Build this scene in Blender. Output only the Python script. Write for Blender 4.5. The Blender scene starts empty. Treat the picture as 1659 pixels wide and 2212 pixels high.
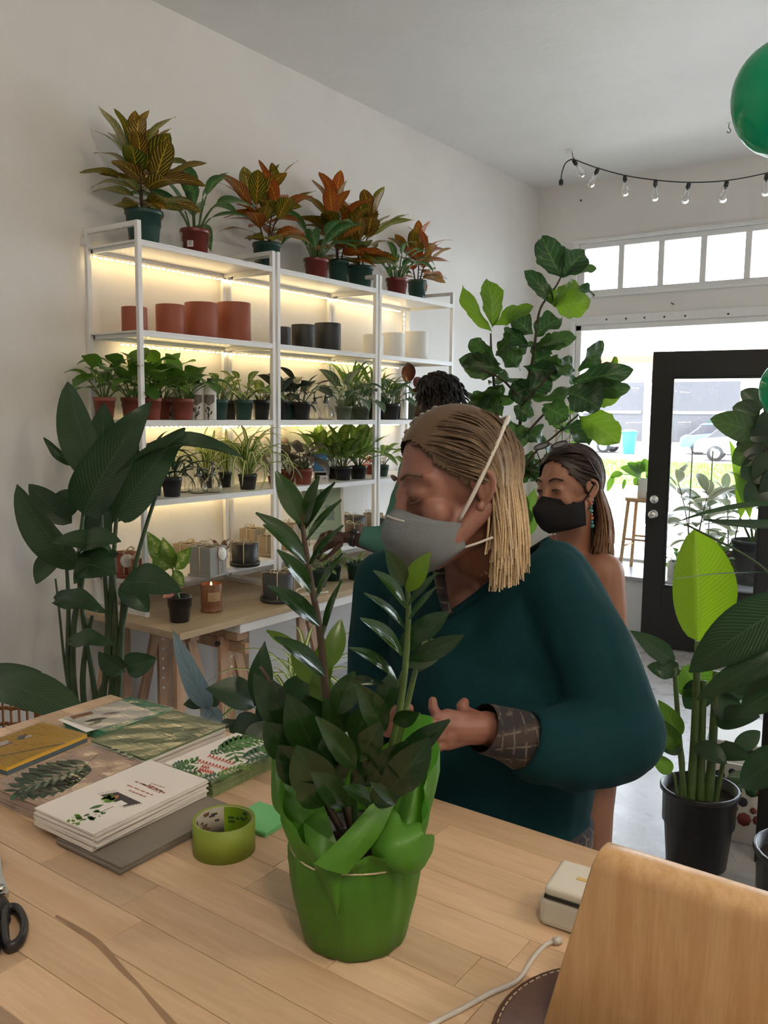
import bpy, bmesh, math, random
from mathutils import Vector, Matrix, Quaternion, noise

S = bpy.context.scene
COL = S.collection
PI = math.pi

# ---------------------------------------------------------------- camera
CAM = Vector((3.48, 0.0, 1.67))
YAW, PITCH, ROLL, FPX = -0.624948, 0.115584, 0.0100238, 1841.156
_f = Vector((math.sin(YAW) * math.cos(PITCH), math.cos(YAW) * math.cos(PITCH), -math.sin(PITCH)))
_r = Vector((math.cos(YAW), -math.sin(YAW), 0))
_d = _f.cross(_r)
_c, _s = math.cos(ROLL), math.sin(ROLL)
RX = _c * _r - _s * _d
DN = _s * _r + _c * _d
FW = _f
cam_data = bpy.data.cameras.new('camera')
cam = bpy.data.objects.new('camera', cam_data)
COL.objects.link(cam)
cam.matrix_world = Matrix(((RX.x, -DN.x, -FW.x, CAM.x), (RX.y, -DN.y, -FW.y, CAM.y), (RX.z, -DN.z, -FW.z, CAM.z), (0, 0, 0, 1)))
cam_data.sensor_fit = 'HORIZONTAL'
cam_data.sensor_width = 36.0
cam_data.lens = FPX / 1659 * 36
cam_data.clip_start = 0.05
cam_data.clip_end = 500
S.camera = cam

# ---------------------------------------------------------------- world, sun, exposure
W = bpy.data.worlds.new('sky')
S.world = W
W.use_nodes = True
bg = W.node_tree.nodes['Background']
bg.inputs[0].default_value = (0.80, 0.90, 1.0, 1)
bg.inputs[1].default_value = 8.0
sun_d = bpy.data.lights.new('sun', 'SUN')
sun_d.energy = 12.0
sun_d.color = (1.0, 0.93, 0.82)
sun_d.angle = 0.02
sun = bpy.data.objects.new('sun', sun_d)
COL.objects.link(sun)
sun.rotation_euler = (math.radians(48), 0, math.radians(-28))
S.view_settings.view_transform = 'Standard'
S.view_settings.look = 'None'
S.view_settings.gamma = 1.0
S.view_settings.use_curve_mapping = False
S.view_settings.exposure = 0.40

def portal(name, loc, rot, sx, sy):
    l = bpy.data.lights.new(name, 'AREA')
    l.shape = 'RECTANGLE'; l.size = sx; l.size_y = sy
    l.cycles.is_portal = True
    o = bpy.data.objects.new(name, l); COL.objects.link(o)
    o.location = loc; o.rotation_euler = rot
    return o
portal('daylight_display_window', (1.9, 7.24, 1.4), (math.radians(-90), 0, 0), 3.4, 2.1)
portal('daylight_transom', (1.9, 7.24, 2.91), (math.radians(-90), 0, 0), 3.4, 0.4)
portal('daylight_second_window', (5.0, 7.24, 1.6), (math.radians(-90), 0, 0), 1.8, 2.4)

# ---------------------------------------------------------------- helpers
def ray(px, py):
    return FW + RX * ((px - 829.5) / FPX) + DN * ((py - 1106) / FPX)
def at(px, py, d):
    return CAM + ray(px, py) * d
def on_x(px, py, x):
    r = ray(px, py); return CAM + r * ((x - CAM.x) / r.x)
def on_y(px, py, y):
    r = ray(px, py); return CAM + r * ((y - CAM.y) / r.y)
def on_z(px, py, z):
    r = ray(px, py); return CAM + r * ((z - CAM.z) / r.z)
def depth(p):
    return (Vector(p) - CAM).dot(FW)
def px2m(n, d):
    return n * d / FPX

class MB:
    def __init__(s):
        s.v = []; s.f = []; s.uv = []; s.sm = []
    def add(s, vs, fs, uvs=None, smooth=True):
        o = len(s.v)
        s.v += [tuple(p) for p in vs]
        s.uv += list(uvs) if uvs else [(0, 0)] * len(vs)
        for f in fs:
            s.f.append(tuple(i + o for i in f)); s.sm.append(smooth)
        return s
    def box(s, c, d, m=None, smooth=False):
        x, y, z = [a / 2 for a in d]
        vs = [Vector((sx * x, sy * y, sz * z)) for sx in (-1, 1) for sy in (-1, 1) for sz in (-1, 1)]
        if m is not None: vs = [m @ p for p in vs]
        vs = [p + Vector(c) for p in vs]
        return s.add(vs, [(0, 1, 3, 2), (4, 6, 7, 5), (0, 4, 5, 1), (2, 3, 7, 6), (0, 2, 6, 4), (1, 5, 7, 3)], smooth=smooth)
    def box2(s, a, b):
        return s.box([(p + q) / 2 for p, q in zip(a, b)], [abs(q - p) for p, q in zip(a, b)])
    def tube(s, pts, r, n=8, cap=True, up=None, flat=1.0, closed=False):
        pts = [Vector(p) for p in pts]; k = len(pts)
        rs = r if isinstance(r, (list, tuple)) else [r] * k
        vs = []; uv = []
        t0 = (pts[1] - pts[0]).normalized()
        u = Vector(up) if up else (Vector((0, 0, 1)) if abs(t0.z) < .9 else Vector((1, 0, 0)))
        for i, p in enumerate(pts):
            if closed: t = pts[(i + 1) % k] - pts[i - 1]
            else: t = pts[min(i + 1, k - 1)] - pts[max(i - 1, 0)]
            t.normalize()
            u = u - t * u.dot(t)
            if u.length < 1e-6: u = t.orthogonal()
            u.normalize(); w = t.cross(u)
            for j in range(n):
                a = 2 * PI * j / n
                vs.append(p + (w * math.cos(a) + u * math.sin(a) * flat) * rs[i]); uv.append((i / max(1, k - 1), j / n))
        fs = []
        for i in range(k if closed else k - 1):
            i2 = (i + 1) % k
            for j in range(n):
                j2 = (j + 1) % n
                fs.append((i * n + j, i * n + j2, i2 * n + j2, i2 * n + j))
        if cap and not closed:
            fs.append(tuple(range(n - 1, -1, -1))); fs.append(tuple((k - 1) * n + j for j in range(n)))
        return s.add(vs, fs, uv)
    def lathe(s, prof, n=28, c=(0, 0, 0), m=None, smooth=True):
        vs = []; uv = []; k = len(prof); c = Vector(c)
        for i, (r, z) in enumerate(prof):
            for j in range(n):
                a = 2 * PI * j / n
                p = Vector((r * math.cos(a), r * math.sin(a), z))
                if m is not None: p = m @ p
                vs.append(p + c); uv.append((i / (k - 1), j / n))
        fs = [(i * n + j, i * n + (j + 1) % n, (i + 1) * n + (j + 1) % n, (i + 1) * n + j) for i in range(k - 1) for j in range(n)]
        if prof[0][0] > 1e-5: fs.append(tuple(range(n - 1, -1, -1)))
        if prof[-1][0] > 1e-5: fs.append(tuple((k - 1) * n + j for j in range(n)))
        return s.add(vs, fs, uv, smooth)
    def grid(s, rows, uvs=None, closed=False, smooth=True):
        nu = len(rows); nv = len(rows[0])
        vs = [p for r in rows for p in r]
        uv = uvs or [(i / (nu - 1), j / (nv - 1)) for i in range(nu) for j in range(nv)]
        fs = []
        for i in range(nu - 1):
            for j in range(nv if closed else nv - 1):
                j2 = (j + 1) % nv
                fs.append((i * nv + j, i * nv + j2, (i + 1) * nv + j2, (i + 1) * nv + j))
        return s.add(vs, fs, uv, smooth)
    def ball(s, c, r, nu=10, nv=14, m=None):
        r = r if isinstance(r, (list, tuple)) else (r, r, r)
        rows = []
        for i in range(nu + 1):
            th = PI * i / nu
            row = []
            for j in range(nv):
                a = 2 * PI * j / nv
                p = Vector((r[0] * math.sin(th) * math.cos(a), r[1] * math.sin(th) * math.sin(a), r[2] * math.cos(th)))
                if m is not None: p = m @ p
                row.append(p + Vector(c))
            rows.append(row)
        return s.grid(rows, [(i / nu, j / nv) for i in range(nu + 1) for j in range(nv)], closed=True)
    def mesh(s, name, bevel=0.0, seg=2, off=None):
        me = bpy.data.meshes.new(name)
        vs = s.v if off is None else [(a[0] - off[0], a[1] - off[1], a[2] - off[2]) for a in s.v]
        me.from_pydata(vs, [], s.f)
        me.polygons.foreach_set('use_smooth', s.sm)
        ul = me.uv_layers.new(name='uv')
        li = [0] * len(me.loops); me.loops.foreach_get('vertex_index', li)
        flat = []
        for i in li: flat += s.uv[i]
        ul.data.foreach_set('uv', flat)
        if bevel:
            b = bmesh.new(); b.from_mesh(me)
            bmesh.ops.remove_doubles(b, verts=b.verts, dist=1e-6)
            bmesh.ops.recalc_face_normals(b, faces=b.faces)
            bmesh.ops.bevel(b, geom=list(b.edges), offset=bevel, segments=seg, profile=.5, affect='EDGES')
            b.to_mesh(me); b.free()
        me.update()
        return me
    def build(s, name, mat, parent=None, bevel=0.0, seg=2, world=False):
        off = None
        if world and parent is not None: off = parent.location if parent.parent is None else parent.parent.location
        return link(name, s.mesh(name, bevel, seg, off), mat, parent)

def link(name, me, mat, parent=None, M=None):
    o = bpy.data.objects.new(name, me); COL.objects.link(o)
    if mat is not None and not me.materials: me.materials.append(mat)
    if parent is not None: o.parent = parent
    if M is not None: o.matrix_basis = M
    return o
def tag(o, label, cat, group=None):
    o['label'] = label; o['category'] = cat
    if group: o['group'] = group
    return o
def thing(name, label, cat, loc=(0, 0, 0), rz=0, group=None):
    o = bpy.data.objects.new(name, None); COL.objects.link(o)
    o.empty_display_size = .05
    o.location = loc; o.rotation_euler = (0, 0, rz)
    return tag(o, label, cat, group)
def struct(o):
    o['kind'] = 'structure'; return o
def rotz(a): return Matrix.Rotation(a, 3, 'Z')
def rotm(x=0, y=0, z=0):
    return Matrix.Rotation(z, 3, 'Z') @ Matrix.Rotation(y, 3, 'Y') @ Matrix.Rotation(x, 3, 'X')
def frame(loc, xdir, zhint, sc=1.0):
    x = Vector(xdir).normalized(); z = Vector(zhint)
    z = z - x * z.dot(x)
    if z.length < 1e-5: z = x.orthogonal()
    z.normalize(); y = z.cross(x)
    M = Matrix(((x.x, y.x, z.x, 0), (x.y, y.y, z.y, 0), (x.z, y.z, z.z, 0), (0, 0, 0, 1)))
    return Matrix.Translation(Vector(loc)) @ M @ Matrix.Diagonal((sc, sc, sc, 1))
def bez(a, b, c, n):
    a, b, c = Vector(a), Vector(b), Vector(c)
    return [a * (1 - t) ** 2 + b * 2 * t * (1 - t) + c * t * t for t in [i / n for i in range(n + 1)]]
def smoothcurve(pts, n=6):
    P = [Vector(p) for p in pts]; out = []
    for i in range(len(P) - 1):
        p0 = P[max(i - 1, 0)]; p1 = P[i]; p2 = P[i + 1]; p3 = P[min(i + 2, len(P) - 1)]
        for k in range(n):
            t = k / n
            out.append(0.5 * ((2 * p1) + (p2 - p0) * t + (2 * p0 - 5 * p1 + 4 * p2 - p3) * t * t + (3 * p1 - p0 - 3 * p2 + p3) * t ** 3))
    out.append(P[-1]); return out

# ---------------------------------------------------------------- materials
class NT:
    def __init__(s, name):
        s.m = bpy.data.materials.new(name); s.m.use_nodes = True
        s.t = s.m.node_tree; s.n = s.t.nodes; s.b = s.n['Principled BSDF']; s.out = s.n['Material Output']
    def new(s, ty, **kw):
        n = s.n.new(ty)
        for k, v in kw.items(): setattr(n, k, v)
        return n
    def lk(s, a, b): s.t.links.new(a, b)
    def val(s, sock, v):
        if hasattr(v, 'is_output'): s.lk(v, sock)
        else: sock.default_value = v
    def math(s, op, a, b=0.0, c=None):
        n = s.new('ShaderNodeMath', operation=op)
        s.val(n.inputs[0], a); s.val(n.inputs[1], b)
        if c is not None: s.val(n.inputs[2], c)
        return n.outputs[0]
    def mix(s, fac, a, b):
        n = s.new('ShaderNodeMix', data_type='RGBA')
        s.val(n.inputs[0], fac)
        s.val(n.inputs[6], a if hasattr(a, 'is_output') else (*a, 1)); s.val(n.inputs[7], b if hasattr(b, 'is_output') else (*b, 1))
        return n.outputs[2]
    def coords(s, kind='Object', scale=(1, 1, 1)):
        c = s.new('ShaderNodeTexCoord'); m = s.new('ShaderNodeMapping')
        s.lk(c.outputs[kind], m.inputs[0]); m.inputs['Scale'].default_value = scale
        return m.outputs[0]
    def noise(s, vec, scale, detail=3, rough=.55, dist=0):
        n = s.new('ShaderNodeTexNoise'); s.lk(vec, n.inputs['Vector'])
        n.inputs['Scale'].default_value = scale; n.inputs['Detail'].default_value = detail
        n.inputs['Roughness'].default_value = rough; n.inputs['Distortion'].default_value = dist
        return n.outputs['Fac']
    def ramp(s, fac, p0, p1):
        n = s.new('ShaderNodeMapRange'); n.interpolation_type = 'SMOOTHSTEP'
        s.val(n.inputs[0], fac); n.inputs[1].default_value = p0; n.inputs[2].default_value = p1
        return n.outputs[0]
    def bump(s, h, strength=.2, dist=.01):
        n = s.new('ShaderNodeBump'); s.lk(h, n.inputs['Height'])
        n.inputs['Strength'].default_value = strength; n.inputs['Distance'].default_value = dist
        s.lk(n.outputs[0], s.b.inputs['Normal']); return n
    def rand(s):
        return s.new('ShaderNodeObjectInfo').outputs['Random']
    def base(s, c): s.val(s.b.inputs['Base Color'], c if hasattr(c, 'is_output') else (*c, 1))
    def rough(s, r): s.val(s.b.inputs['Roughness'], r)

def hexc(h):
    h = h.lstrip('#')
    c = [int(h[i:i + 2], 16) / 255 for i in (0, 2, 4)]
    return tuple(x / 12.92 if x <= .04045 else ((x + .055) / 1.055) ** 2.4 for x in c)
def plain(name, col, rough=.5, metal=0.0, var=.06, scale=30, bump=0.0, coat=0.0, spec=None, coords='Object'):
    """solid colour with a little procedural mottling"""
    t = NT(name); v = t.coords(coords)
    n = t.noise(v, scale, 3)
    dk = tuple(c * (1 - var) for c in col); lt = tuple(min(1, c * (1 + var)) for c in col)
    t.base(t.mix(n, dk, lt)); t.rough(rough); t.b.inputs['Metallic'].default_value = metal
    if coat: t.b.inputs['Coat Weight'].default_value = coat
    if spec is not None: t.b.inputs['Specular IOR Level'].default_value = spec
    if bump: t.bump(n, bump, .004)
    return t.m
def emit(name, col, strength):
    t = NT(name); t.base((0, 0, 0))
    t.b.inputs['Emission Color'].default_value = (*col, 1); t.b.inputs['Emission Strength'].default_value = strength
    return t.m
def glass(name, col=(1, 1, 1), rough=0.0, alpha=.12):
    """thin clear pane: mostly see-through with a mirror sheen"""
    t = NT(name); t.n.remove(t.b)
    tr = t.new('ShaderNodeBsdfTransparent'); tr.inputs[0].default_value = (*col, 1)
    gl = t.new('ShaderNodeBsdfGlossy'); gl.inputs['Roughness'].default_value = rough
    fr = t.new('ShaderNodeFresnel'); fr.inputs[0].default_value = 1.45
    ms = t.new('ShaderNodeMixShader')
    t.lk(t.math('ADD', t.math('MULTIPLY', fr.outputs[0], .8), alpha * .2), ms.inputs[0])
    t.lk(tr.outputs[0], ms.inputs[1]); t.lk(gl.outputs[0], ms.inputs[2]); t.lk(ms.outputs[0], t.out.inputs[0])
    return t.m
def wood(name, c1, c2, axis='X', scale=1.0, rough=.45, rnd=.35, knots=False):
    t = NT(name)
    sc = {'X': (1.2, 14, 14), 'Y': (14, 1.2, 14), 'Z': (14, 14, 1.2)}[axis]
    c = t.new('ShaderNodeTexCoord'); m = t.new('ShaderNodeMapping')
    m.inputs['Scale'].default_value = [a * scale for a in sc]
    r = t.rand()
    cx = t.new('ShaderNodeCombineXYZ'); t.lk(t.math('MULTIPLY', r, 37.0), cx.inputs[0]); t.lk(t.math('MULTIPLY', r, 71.0), cx.inputs[1])
    t.lk(cx.outputs[0], m.inputs['Location'])
    t.lk(c.outputs['Object'], m.inputs[0])
    n = t.noise(m.outputs[0], 2.2, 6, .62, .5)
    n2 = t.noise(m.outputs[0], 14, 3, .6, .2)
    g = t.math('ADD', t.math('MULTIPLY', n, .75), t.math('MULTIPLY', n2, .25))
    colr = t.mix(t.ramp(g, .3, .72), c2, c1)
    if knots:
        mk = t.new('ShaderNodeMapping'); mk.inputs['Scale'].default_value = (3.2, 7, 7); t.lk(cx.outputs[0], mk.inputs['Location']); t.lk(c.outputs['Object'], mk.inputs[0])
        vo = t.new('ShaderNodeTexVoronoi'); t.lk(mk.outputs[0], vo.inputs[0]); vo.inputs['Scale'].default_value = 1.0
        kf_ = t.math('SUBTRACT', 1.0, t.ramp(t.math('ADD', vo.outputs['Distance'], t.math('MULTIPLY', n2, .08)), .07, .16))
        colr = t.mix(t.math('MULTIPLY', kf_, .75), colr, tuple(a * .38 for a in c2))
    hs = t.new('ShaderNodeHueSaturation'); t.lk(colr, hs.inputs['Color'])
    t.lk(t.math('ADD', t.math('MULTIPLY', r, rnd), 1 - rnd * .55), hs.inputs['Value'])
    t.base(hs.outputs[0]); t.rough(rough); t.bump(n2, .06, .002)
    return t.m

def leafmat(name, c1, c2, vein, nv=12, vw=.25, slope=.55, mid=.07, edge=None, style='vein', trans=.3, rough=.38, vstr=1.0, rib=.12):
    """leaf: colour varies per leaf; midrib and side veins follow the leaf's own length and width"""
    t = NT(name)
    uvn = t.new('ShaderNodeUVMap'); sp = t.new('ShaderNodeSeparateXYZ'); t.lk(uvn.outputs[0], sp.inputs[0])
    u = sp.outputs[0]; v = t.math('ABSOLUTE', t.math('SUBTRACT', t.math('MULTIPLY', sp.outputs[1], 2.0), 1.0))
    r = t.rand()
    base = t.mix(t.ramp(r, .15, .85), c1, c2)
    ob = t.coords('Object')
    nz = t.noise(ob, 40, 3)
    if style == 'vein':
        ph = t.math('MULTIPLY', t.math('SUBTRACT', u, t.math('MULTIPLY', v, slope * .3)), nv * 1.0)
        ph = t.math('ADD', ph, t.math('MULTIPLY', nz, .35))
        fr = t.math('ABSOLUTE', t.math('SUBTRACT', t.math('FRACT', ph), .5))
        lat = t.math('SUBTRACT', 1.0, t.ramp(fr, vw * .35, vw * .7))
        lat = t.math('MULTIPLY', lat, t.math('SUBTRACT', 1.0, t.ramp(v, .72, .98)))
        md = t.math('SUBTRACT', 1.0, t.ramp(v, mid * .5, mid * 1.4))
        fac = t.math('MULTIPLY', t.math('MAXIMUM', lat, md), vstr)
        col = t.mix(fac, base, vein)
    elif style == 'stripe':      # pale lengthwise bands
        w = t.ramp(v, .35, .6)
        col = t.mix(w, vein, base)
        fac = w
    elif style == 'blotch':      # pale marbled centre, dark margin
        n2 = t.noise(ob, 28, 4, .7)
        ph = t.math('ABSOLUTE', t.math('SUBTRACT', t.math('FRACT', t.math('MULTIPLY', t.math('SUBTRACT', u, t.math('MULTIPLY', v, slope * .5)), nv)), .5))
        w = t.math('ADD', t.math('MULTIPLY', n2, .75), t.math('MULTIPLY', ph, .45))
        w = t.math('SUBTRACT', w, t.math('MULTIPLY', v, .22))
        fac = t.ramp(w, .40, .60)
        col = t.mix(fac, base, vein)
    else:                        # spots
        vo = t.new('ShaderNodeTexVoronoi'); t.lk(ob, vo.inputs[0]); vo.inputs['Scale'].default_value = 90
        fac = t.math('SUBTRACT', 1.0, t.ramp(vo.outputs[0], .22, .4))
        col = t.mix(fac, base, vein)
    if edge is not None:
        col = t.mix(t.ramp(v, .86, .97), col, edge)
    t.base(col); t.rough(rough); t.b.inputs['Specular IOR Level'].default_value = .45
    t.bump(t.math('ADD', fac, t.math('MULTIPLY', nz, .4)), rib, .003)
    tl = t.new('ShaderNodeBsdfTranslucent')
    hs = t.new('ShaderNodeHueSaturation'); hs.inputs['Hue'].default_value = .485; hs.inputs['Saturation'].default_value = 1.1; hs.inputs['Value'].default_value = 1.9
    t.lk(col, hs.inputs['Color']); t.lk(hs.outputs[0], tl.inputs[0])
    ms = t.new('ShaderNodeMixShader'); ms.inputs[0].default_value = trans
    t.lk(t.b.outputs[0], ms.inputs[1]); t.lk(tl.outputs[0], ms.inputs[2]); t.lk(ms.outputs[0], t.out.inputs[0])
    return t.m
def plaster(name, c, var=.05):
    t = NT(name); v = t.coords('Object')
    n = t.noise(v, 1.4, 5, .6); n2 = t.noise(v, 22, 4, .6); n3 = t.noise(v, 5, 4, .7, .6)
    lo = tuple(a * (1 - var) for a in c)
    col = t.mix(t.ramp(n, .35, .65), lo, c)
    col = t.mix(t.math('MULTIPLY', t.ramp(n3, .66, .74), .35), col, tuple(min(1, a * 1.06) for a in c))
    t.base(col); t.rough(.6)
    t.bump(t.math('ADD', t.math('MULTIPLY', n2, .5), n3), .22, .012)
    return t.m

M = {}
M['wall'] = plaster('white_plaster', (.80, .78, .75))
M['ceil'] = plaster('ceiling_plaster', (.82, .80, .77), .04)
M['trimw'] = plain('white_gloss_paint', (.80, .80, .79), .4)
M['wmetal'] = plain('white_powder_coat', (.80, .80, .80), .35, var=.02)
M['black'] = plain('black_paint', (.012, .012, .012), .45, var=.2)
M['chrome'] = plain('brushed_chrome', (.7, .7, .68), .22, 1.0)
M['glass'] = glass('window_glass')
M['blackplastic'] = plain('black_plastic', (.014, .014, .017), .32, var=.2)
M['greenplastic'] = plain('dark_green_plastic', (.018, .062, .052), .4, var=.12)
M['graygreen'] = plain('grey_green_plastic', (.10, .125, .085), .45, var=.12)
M['redpot'] = plain('glossy_red_plastic', (.16, .018, .014), .18, var=.1, coat=.4)
M['terraplastic'] = plain('terracotta_plastic', (.23, .055, .035), .5, var=.1)
M['terra'] = plain('terracotta_ceramic', (.29, .072, .035), .55, var=.08)
M['blackcer'] = plain('matte_black_ceramic', (.018, .017, .017), .5, var=.15)
M['whitecer'] = plain('matte_white_ceramic', (.78, .76, .72), .5, var=.03)
M['soil'] = plain('potting_soil', (.022, .015, .010), .95, var=.6, scale=120, bump=.6)
M['twine'] = plain('jute_twine', (.62, .52, .36), .8, var=.2, scale=200)
M['stemg'] = plain('green_stalk', (.075, .13, .03), .45, var=.25)
M['stemd'] = plain('dark_green_stalk', (.03, .06, .02), .45, var=.3)
M['bark'] = plain('brown_bark', (.06, .038, .024), .8, var=.4, scale=60, bump=.4)
M['paperw'] = plain('white_card_stock', (.84, .80, .76), .7, var=.03)
M['birch'] = wood('birch_veneer', hexc('c6b294'), hexc('b59c78'), 'Y', .8, .45, .05)
M['pine'] = wood('pine_legs', hexc('c2a183'), hexc('a27f63'), 'Z', 1, .55, .25)
# ================================================================ the room
WT = .14                      # wall thickness
H = 3.634
YF = 7.10                     # inner face of the front wall
XR, YB = 6.2, -3.6
m = MB(); m.box2((-WT, YB, -.02), (0, YF + WT, H)); struct(m.build('wall_left', M['wall']))
m = MB(); m.box2((XR, YB, -.02), (XR + WT, YF + WT, H)); struct(m.build('wall_right', M['wall']))
m = MB(); m.box2((-WT, YB - WT, -.02), (XR + WT, YB, H)); struct(m.build('wall_back', M['wall']))
m = MB(); m.box2((-WT, YB - WT, H), (XR + WT, YF + WT, H + .15)); struct(m.build('ceiling', M['ceil']))
WX0, WX1 = .40, 3.75          # display window and transom
TZ0, TZ1, WZ0, WZ1 = 2.70, 3.13, .40, 2.44
m = MB()
def fw(x0, x1, z0, z1): m.box2((x0, YF, z0), (x1, YF + WT, z1))
fw(0, WX0, -.02, H); fw(WX0, WX1, -.02, WZ0); fw(WX0, WX1, WZ1, TZ0); fw(WX0, WX1, TZ1, H)
fw(WX1, 4.1, -.02, H); fw(4.1, 5.9, -.02, .35); fw(4.1, 5.9, 2.85, H); fw(5.9, XR, -.02, H)
struct(m.build('wall_front', M['wall']))
# floor: polished concrete
t = NT('polished_concrete'); v = t.coords('Object')
n = t.noise(v, 1.3, 6, .65, .6); n2 = t.noise(v, 9, 5, .6, .4)
c = t.mix(t.ramp(n, .3, .7), (.44, .43, .43), (.55, .54, .55))
c = t.mix(t.math('MULTIPLY', t.ramp(n2, .52, .7), .5), c, (.62, .61, .61))
t.base(c); t.rough(t.math('ADD', t.math('MULTIPLY', n2, .25), .16)); t.bump(n2, .03, .004)
m = MB(); m.box2((-WT, YB - WT, -.12), (XR + WT, YF + WT, 0)); struct(m.build('floor', t.m))
m = MB(); m.box2((0, YB, 0), (.015, YF, .12)); struct(m.build('baseboard_left', M['trimw'], bevel=.003))
m = MB(); m.box2((.015, YF - .015, 0), (XR, YF, .12)); struct(m.build('baseboard_front', M['trimw'], bevel=.003))

# unseen globe lamps, added to brighten the ceiling, upper walls and counter
opal = emit('added_globe_glow', (1.0, .84, .66), 78.0)
for lab, x, y in (('added unseen globe lamp over the right side of the shop', 5.1, 1.3), ('added unseen globe lamp over the staff side of the counter', 4.2, -.35)):
    g = thing('added_globe_lamp', lab, 'lamp', (x, y, H), 0, 'added unseen globe lamps')
    MB().tube([(0, 0, 0), (0, 0, -.08)], .006, 8).build('cord', M['black'], g)
    MB().lathe([(0, 0), (.05, 0), (.05, -.02), (0, -.02)], 20).build('ceiling_rose', M['trimw'], g)
    MB().ball((0, 0, -.19), .12, 14, 22).build('globe', opal, g)
# transom window: frame, mullions, panes
w1 = bpy.data.objects.new('window_1', None); COL.objects.link(w1); struct(w1)
w1['label'] = 'long white transom window divided into square panes near ceiling'
def bar(parent, name, a, b, mat='trimw', bev=.004):
    q = MB(); q.box2(a, b); return q.build(name, M[mat], parent, bevel=bev)
y0, y1 = YF - .02, YF + .06
bar(w1, 'casing', (WX0 - .05, YF - .025, TZ1), (WX1, YF, TZ1 + .03)); bar(w1, 'casing', (WX0 - .05, YF - .025, TZ0 - .03), (WX1, YF, TZ0))
bar(w1, 'casing', (WX0 - .05, YF - .025, TZ0), (WX0, YF, TZ1))
bar(w1, 'sash', (WX0, y0 + .03, TZ1 - .045), (WX1, y1, TZ1)); bar(w1, 'sash', (WX0, y0 + .03, TZ0), (WX1, y1, TZ0 + .035))
bar(w1, 'sash', (WX0, y0 + .03, TZ0 + .035), (WX0 + .055, y1, TZ1 - .045))
pitch = .336; xs = [WX0 + .055 + pitch * i for i in range(11)]
for i, x in enumerate(xs[1:]):
    if x > WX1: break
    bar(w1, 'mullion', (x - .038, y0 + .03, TZ0 + .035), (x + .010, y1, TZ1 - .045))
for i in range(9):
    bar(w1, 'pane', (xs[i], YF + .03, TZ0 + .035), (xs[i + 1] - .038, YF + .034, TZ1 - .045), 'glass', 0)
# display window
w2 = bpy.data.objects.new('window_2', None); COL.objects.link(w2); struct(w2)
w2['label'] = 'large shop display window with white frame'
bar(w2, 'frame', (WX0 - .045, YF - .03, WZ0), (WX0, YF + .01, WZ1 + .05)); bar(w2, 'frame', (WX0, YF + .0, WZ0), (WX0 + .05, YF + .08, WZ1))
bar(w2, 'frame', (WX0, YF, WZ1 - .045), (WX1, YF + .08, WZ1)); bar(w2, 'frame', (WX0, YF, WZ0), (WX1, YF + .08, WZ0 + .05))
bar(w2, 'frame', (2.72, YF, WZ0), (2.78, YF + .08, WZ1))
bar(w2, 'pane', (WX0 + .05, YF + .035, WZ0 + .05), (2.72, YF + .04, WZ1 - .045), 'glass', 0); bar(w2, 'pane', (2.78, YF + .035, WZ0 + .05), (WX1, YF + .04, WZ1 - .045), 'glass', 0)
t1 = MB(); t1.box2((WX0 - .06, YF - .02, WZ1 + .005), (WX1, YF, WZ1 + .075)); tr = struct(t1.build('trim_1', M['trimw'], bevel=.004))
for i, px in enumerate((1310, 1352, 1392, 1435, 1480, 1573)):
    p = on_y(px, 690 - (px - 1310) * .045, YF - .02); q = MB(); q.ball(p, .008, 6, 8); q.build('screw', M['black'], tr)
p = on_y(1453, 656, YF); q = MB(); q.tube([p + Vector((-.012, -.004, .006)), p + Vector((.012, -.004, -.006))], .004, 6); q.build('screw', M['black'], tr)
p = on_y(1255, 433, YF); q = MB(); q.ball(p, .009, 6, 8); q.build('screw', M['black'], tr)
w3 = bpy.data.objects.new('window_3', None); COL.objects.link(w3); struct(w3); w3['label'] = 'second shop window right of the door'
bar(w3, 'frame', (4.1, YF, .35), (4.16, YF + .08, 2.85)); bar(w3, 'frame', (5.84, YF, .35), (5.9, YF + .08, 2.85)); bar(w3, 'pane', (4.16, YF + .035, .4), (5.84, YF + .04, 2.8), 'glass', 0)

# raised display ledge below the window
m = MB(); m.box2((.015, 6.42, 0), (2.9, YF - .015, .40)); o = struct(m.build('display_ledge', M['trimw'], bevel=.004))
o['label'] = 'raised white ledge under the display window'
m = MB(); m.box2((.005, 6.39, .401), (2.92, YF - .002, .43)); q = m.build('ledge_top', plain('grey_ledge_paint', (.42, .42, .46), .25), o, bevel=.004)

# black half-open shop door
dA = Vector((1.452, 6.03, 0)); dB = Vector((2.33, 6.14, 0)); dv = (dB - dA).normalized(); dn = Vector((-dv.y, dv.x, 0))
DW = (dB - dA).length; DH = 2.115
door = bpy.data.objects.new('door_1', None); COL.objects.link(door); struct(door)
door['label'] = 'black wooden shop door with large glass pane, standing open'
door.location = dA; door.rotation_euler = (0, 0, math.atan2(dv.y, dv.x))
def dbar(name, a, b, mat='black', bev=.004): return bar(door, name, a, b, mat, bev)
dbar('stile', (0, -.022, .01), (.135, .022, DH)); dbar('stile', (DW - .135, -.022, .01), (DW, .022, DH))
dbar('top_rail', (.135, -.022, DH - .175), (DW - .135, .022, DH)); dbar('bottom_rail', (.135, -.022, .01), (DW - .135, .022, .455))
for a, b in (((.135, -.016, .455), (.150, .016, DH - .175)), ((DW - .15, -.016, .455), (DW - .135, .016, DH - .175)), ((.15, -.016, .455), (DW - .15, .016, .47)), ((.15, -.016, DH - .19), (DW - .15, .016, DH - .175))):
    dbar('glazing_bead', a, b, 'black', .002)
dbar('pane', (.15, -.003, .47), (DW - .15, .003, DH - .19), 'glass', 0)
RXm = Matrix.Rotation(PI / 2, 3, 'X')
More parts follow.
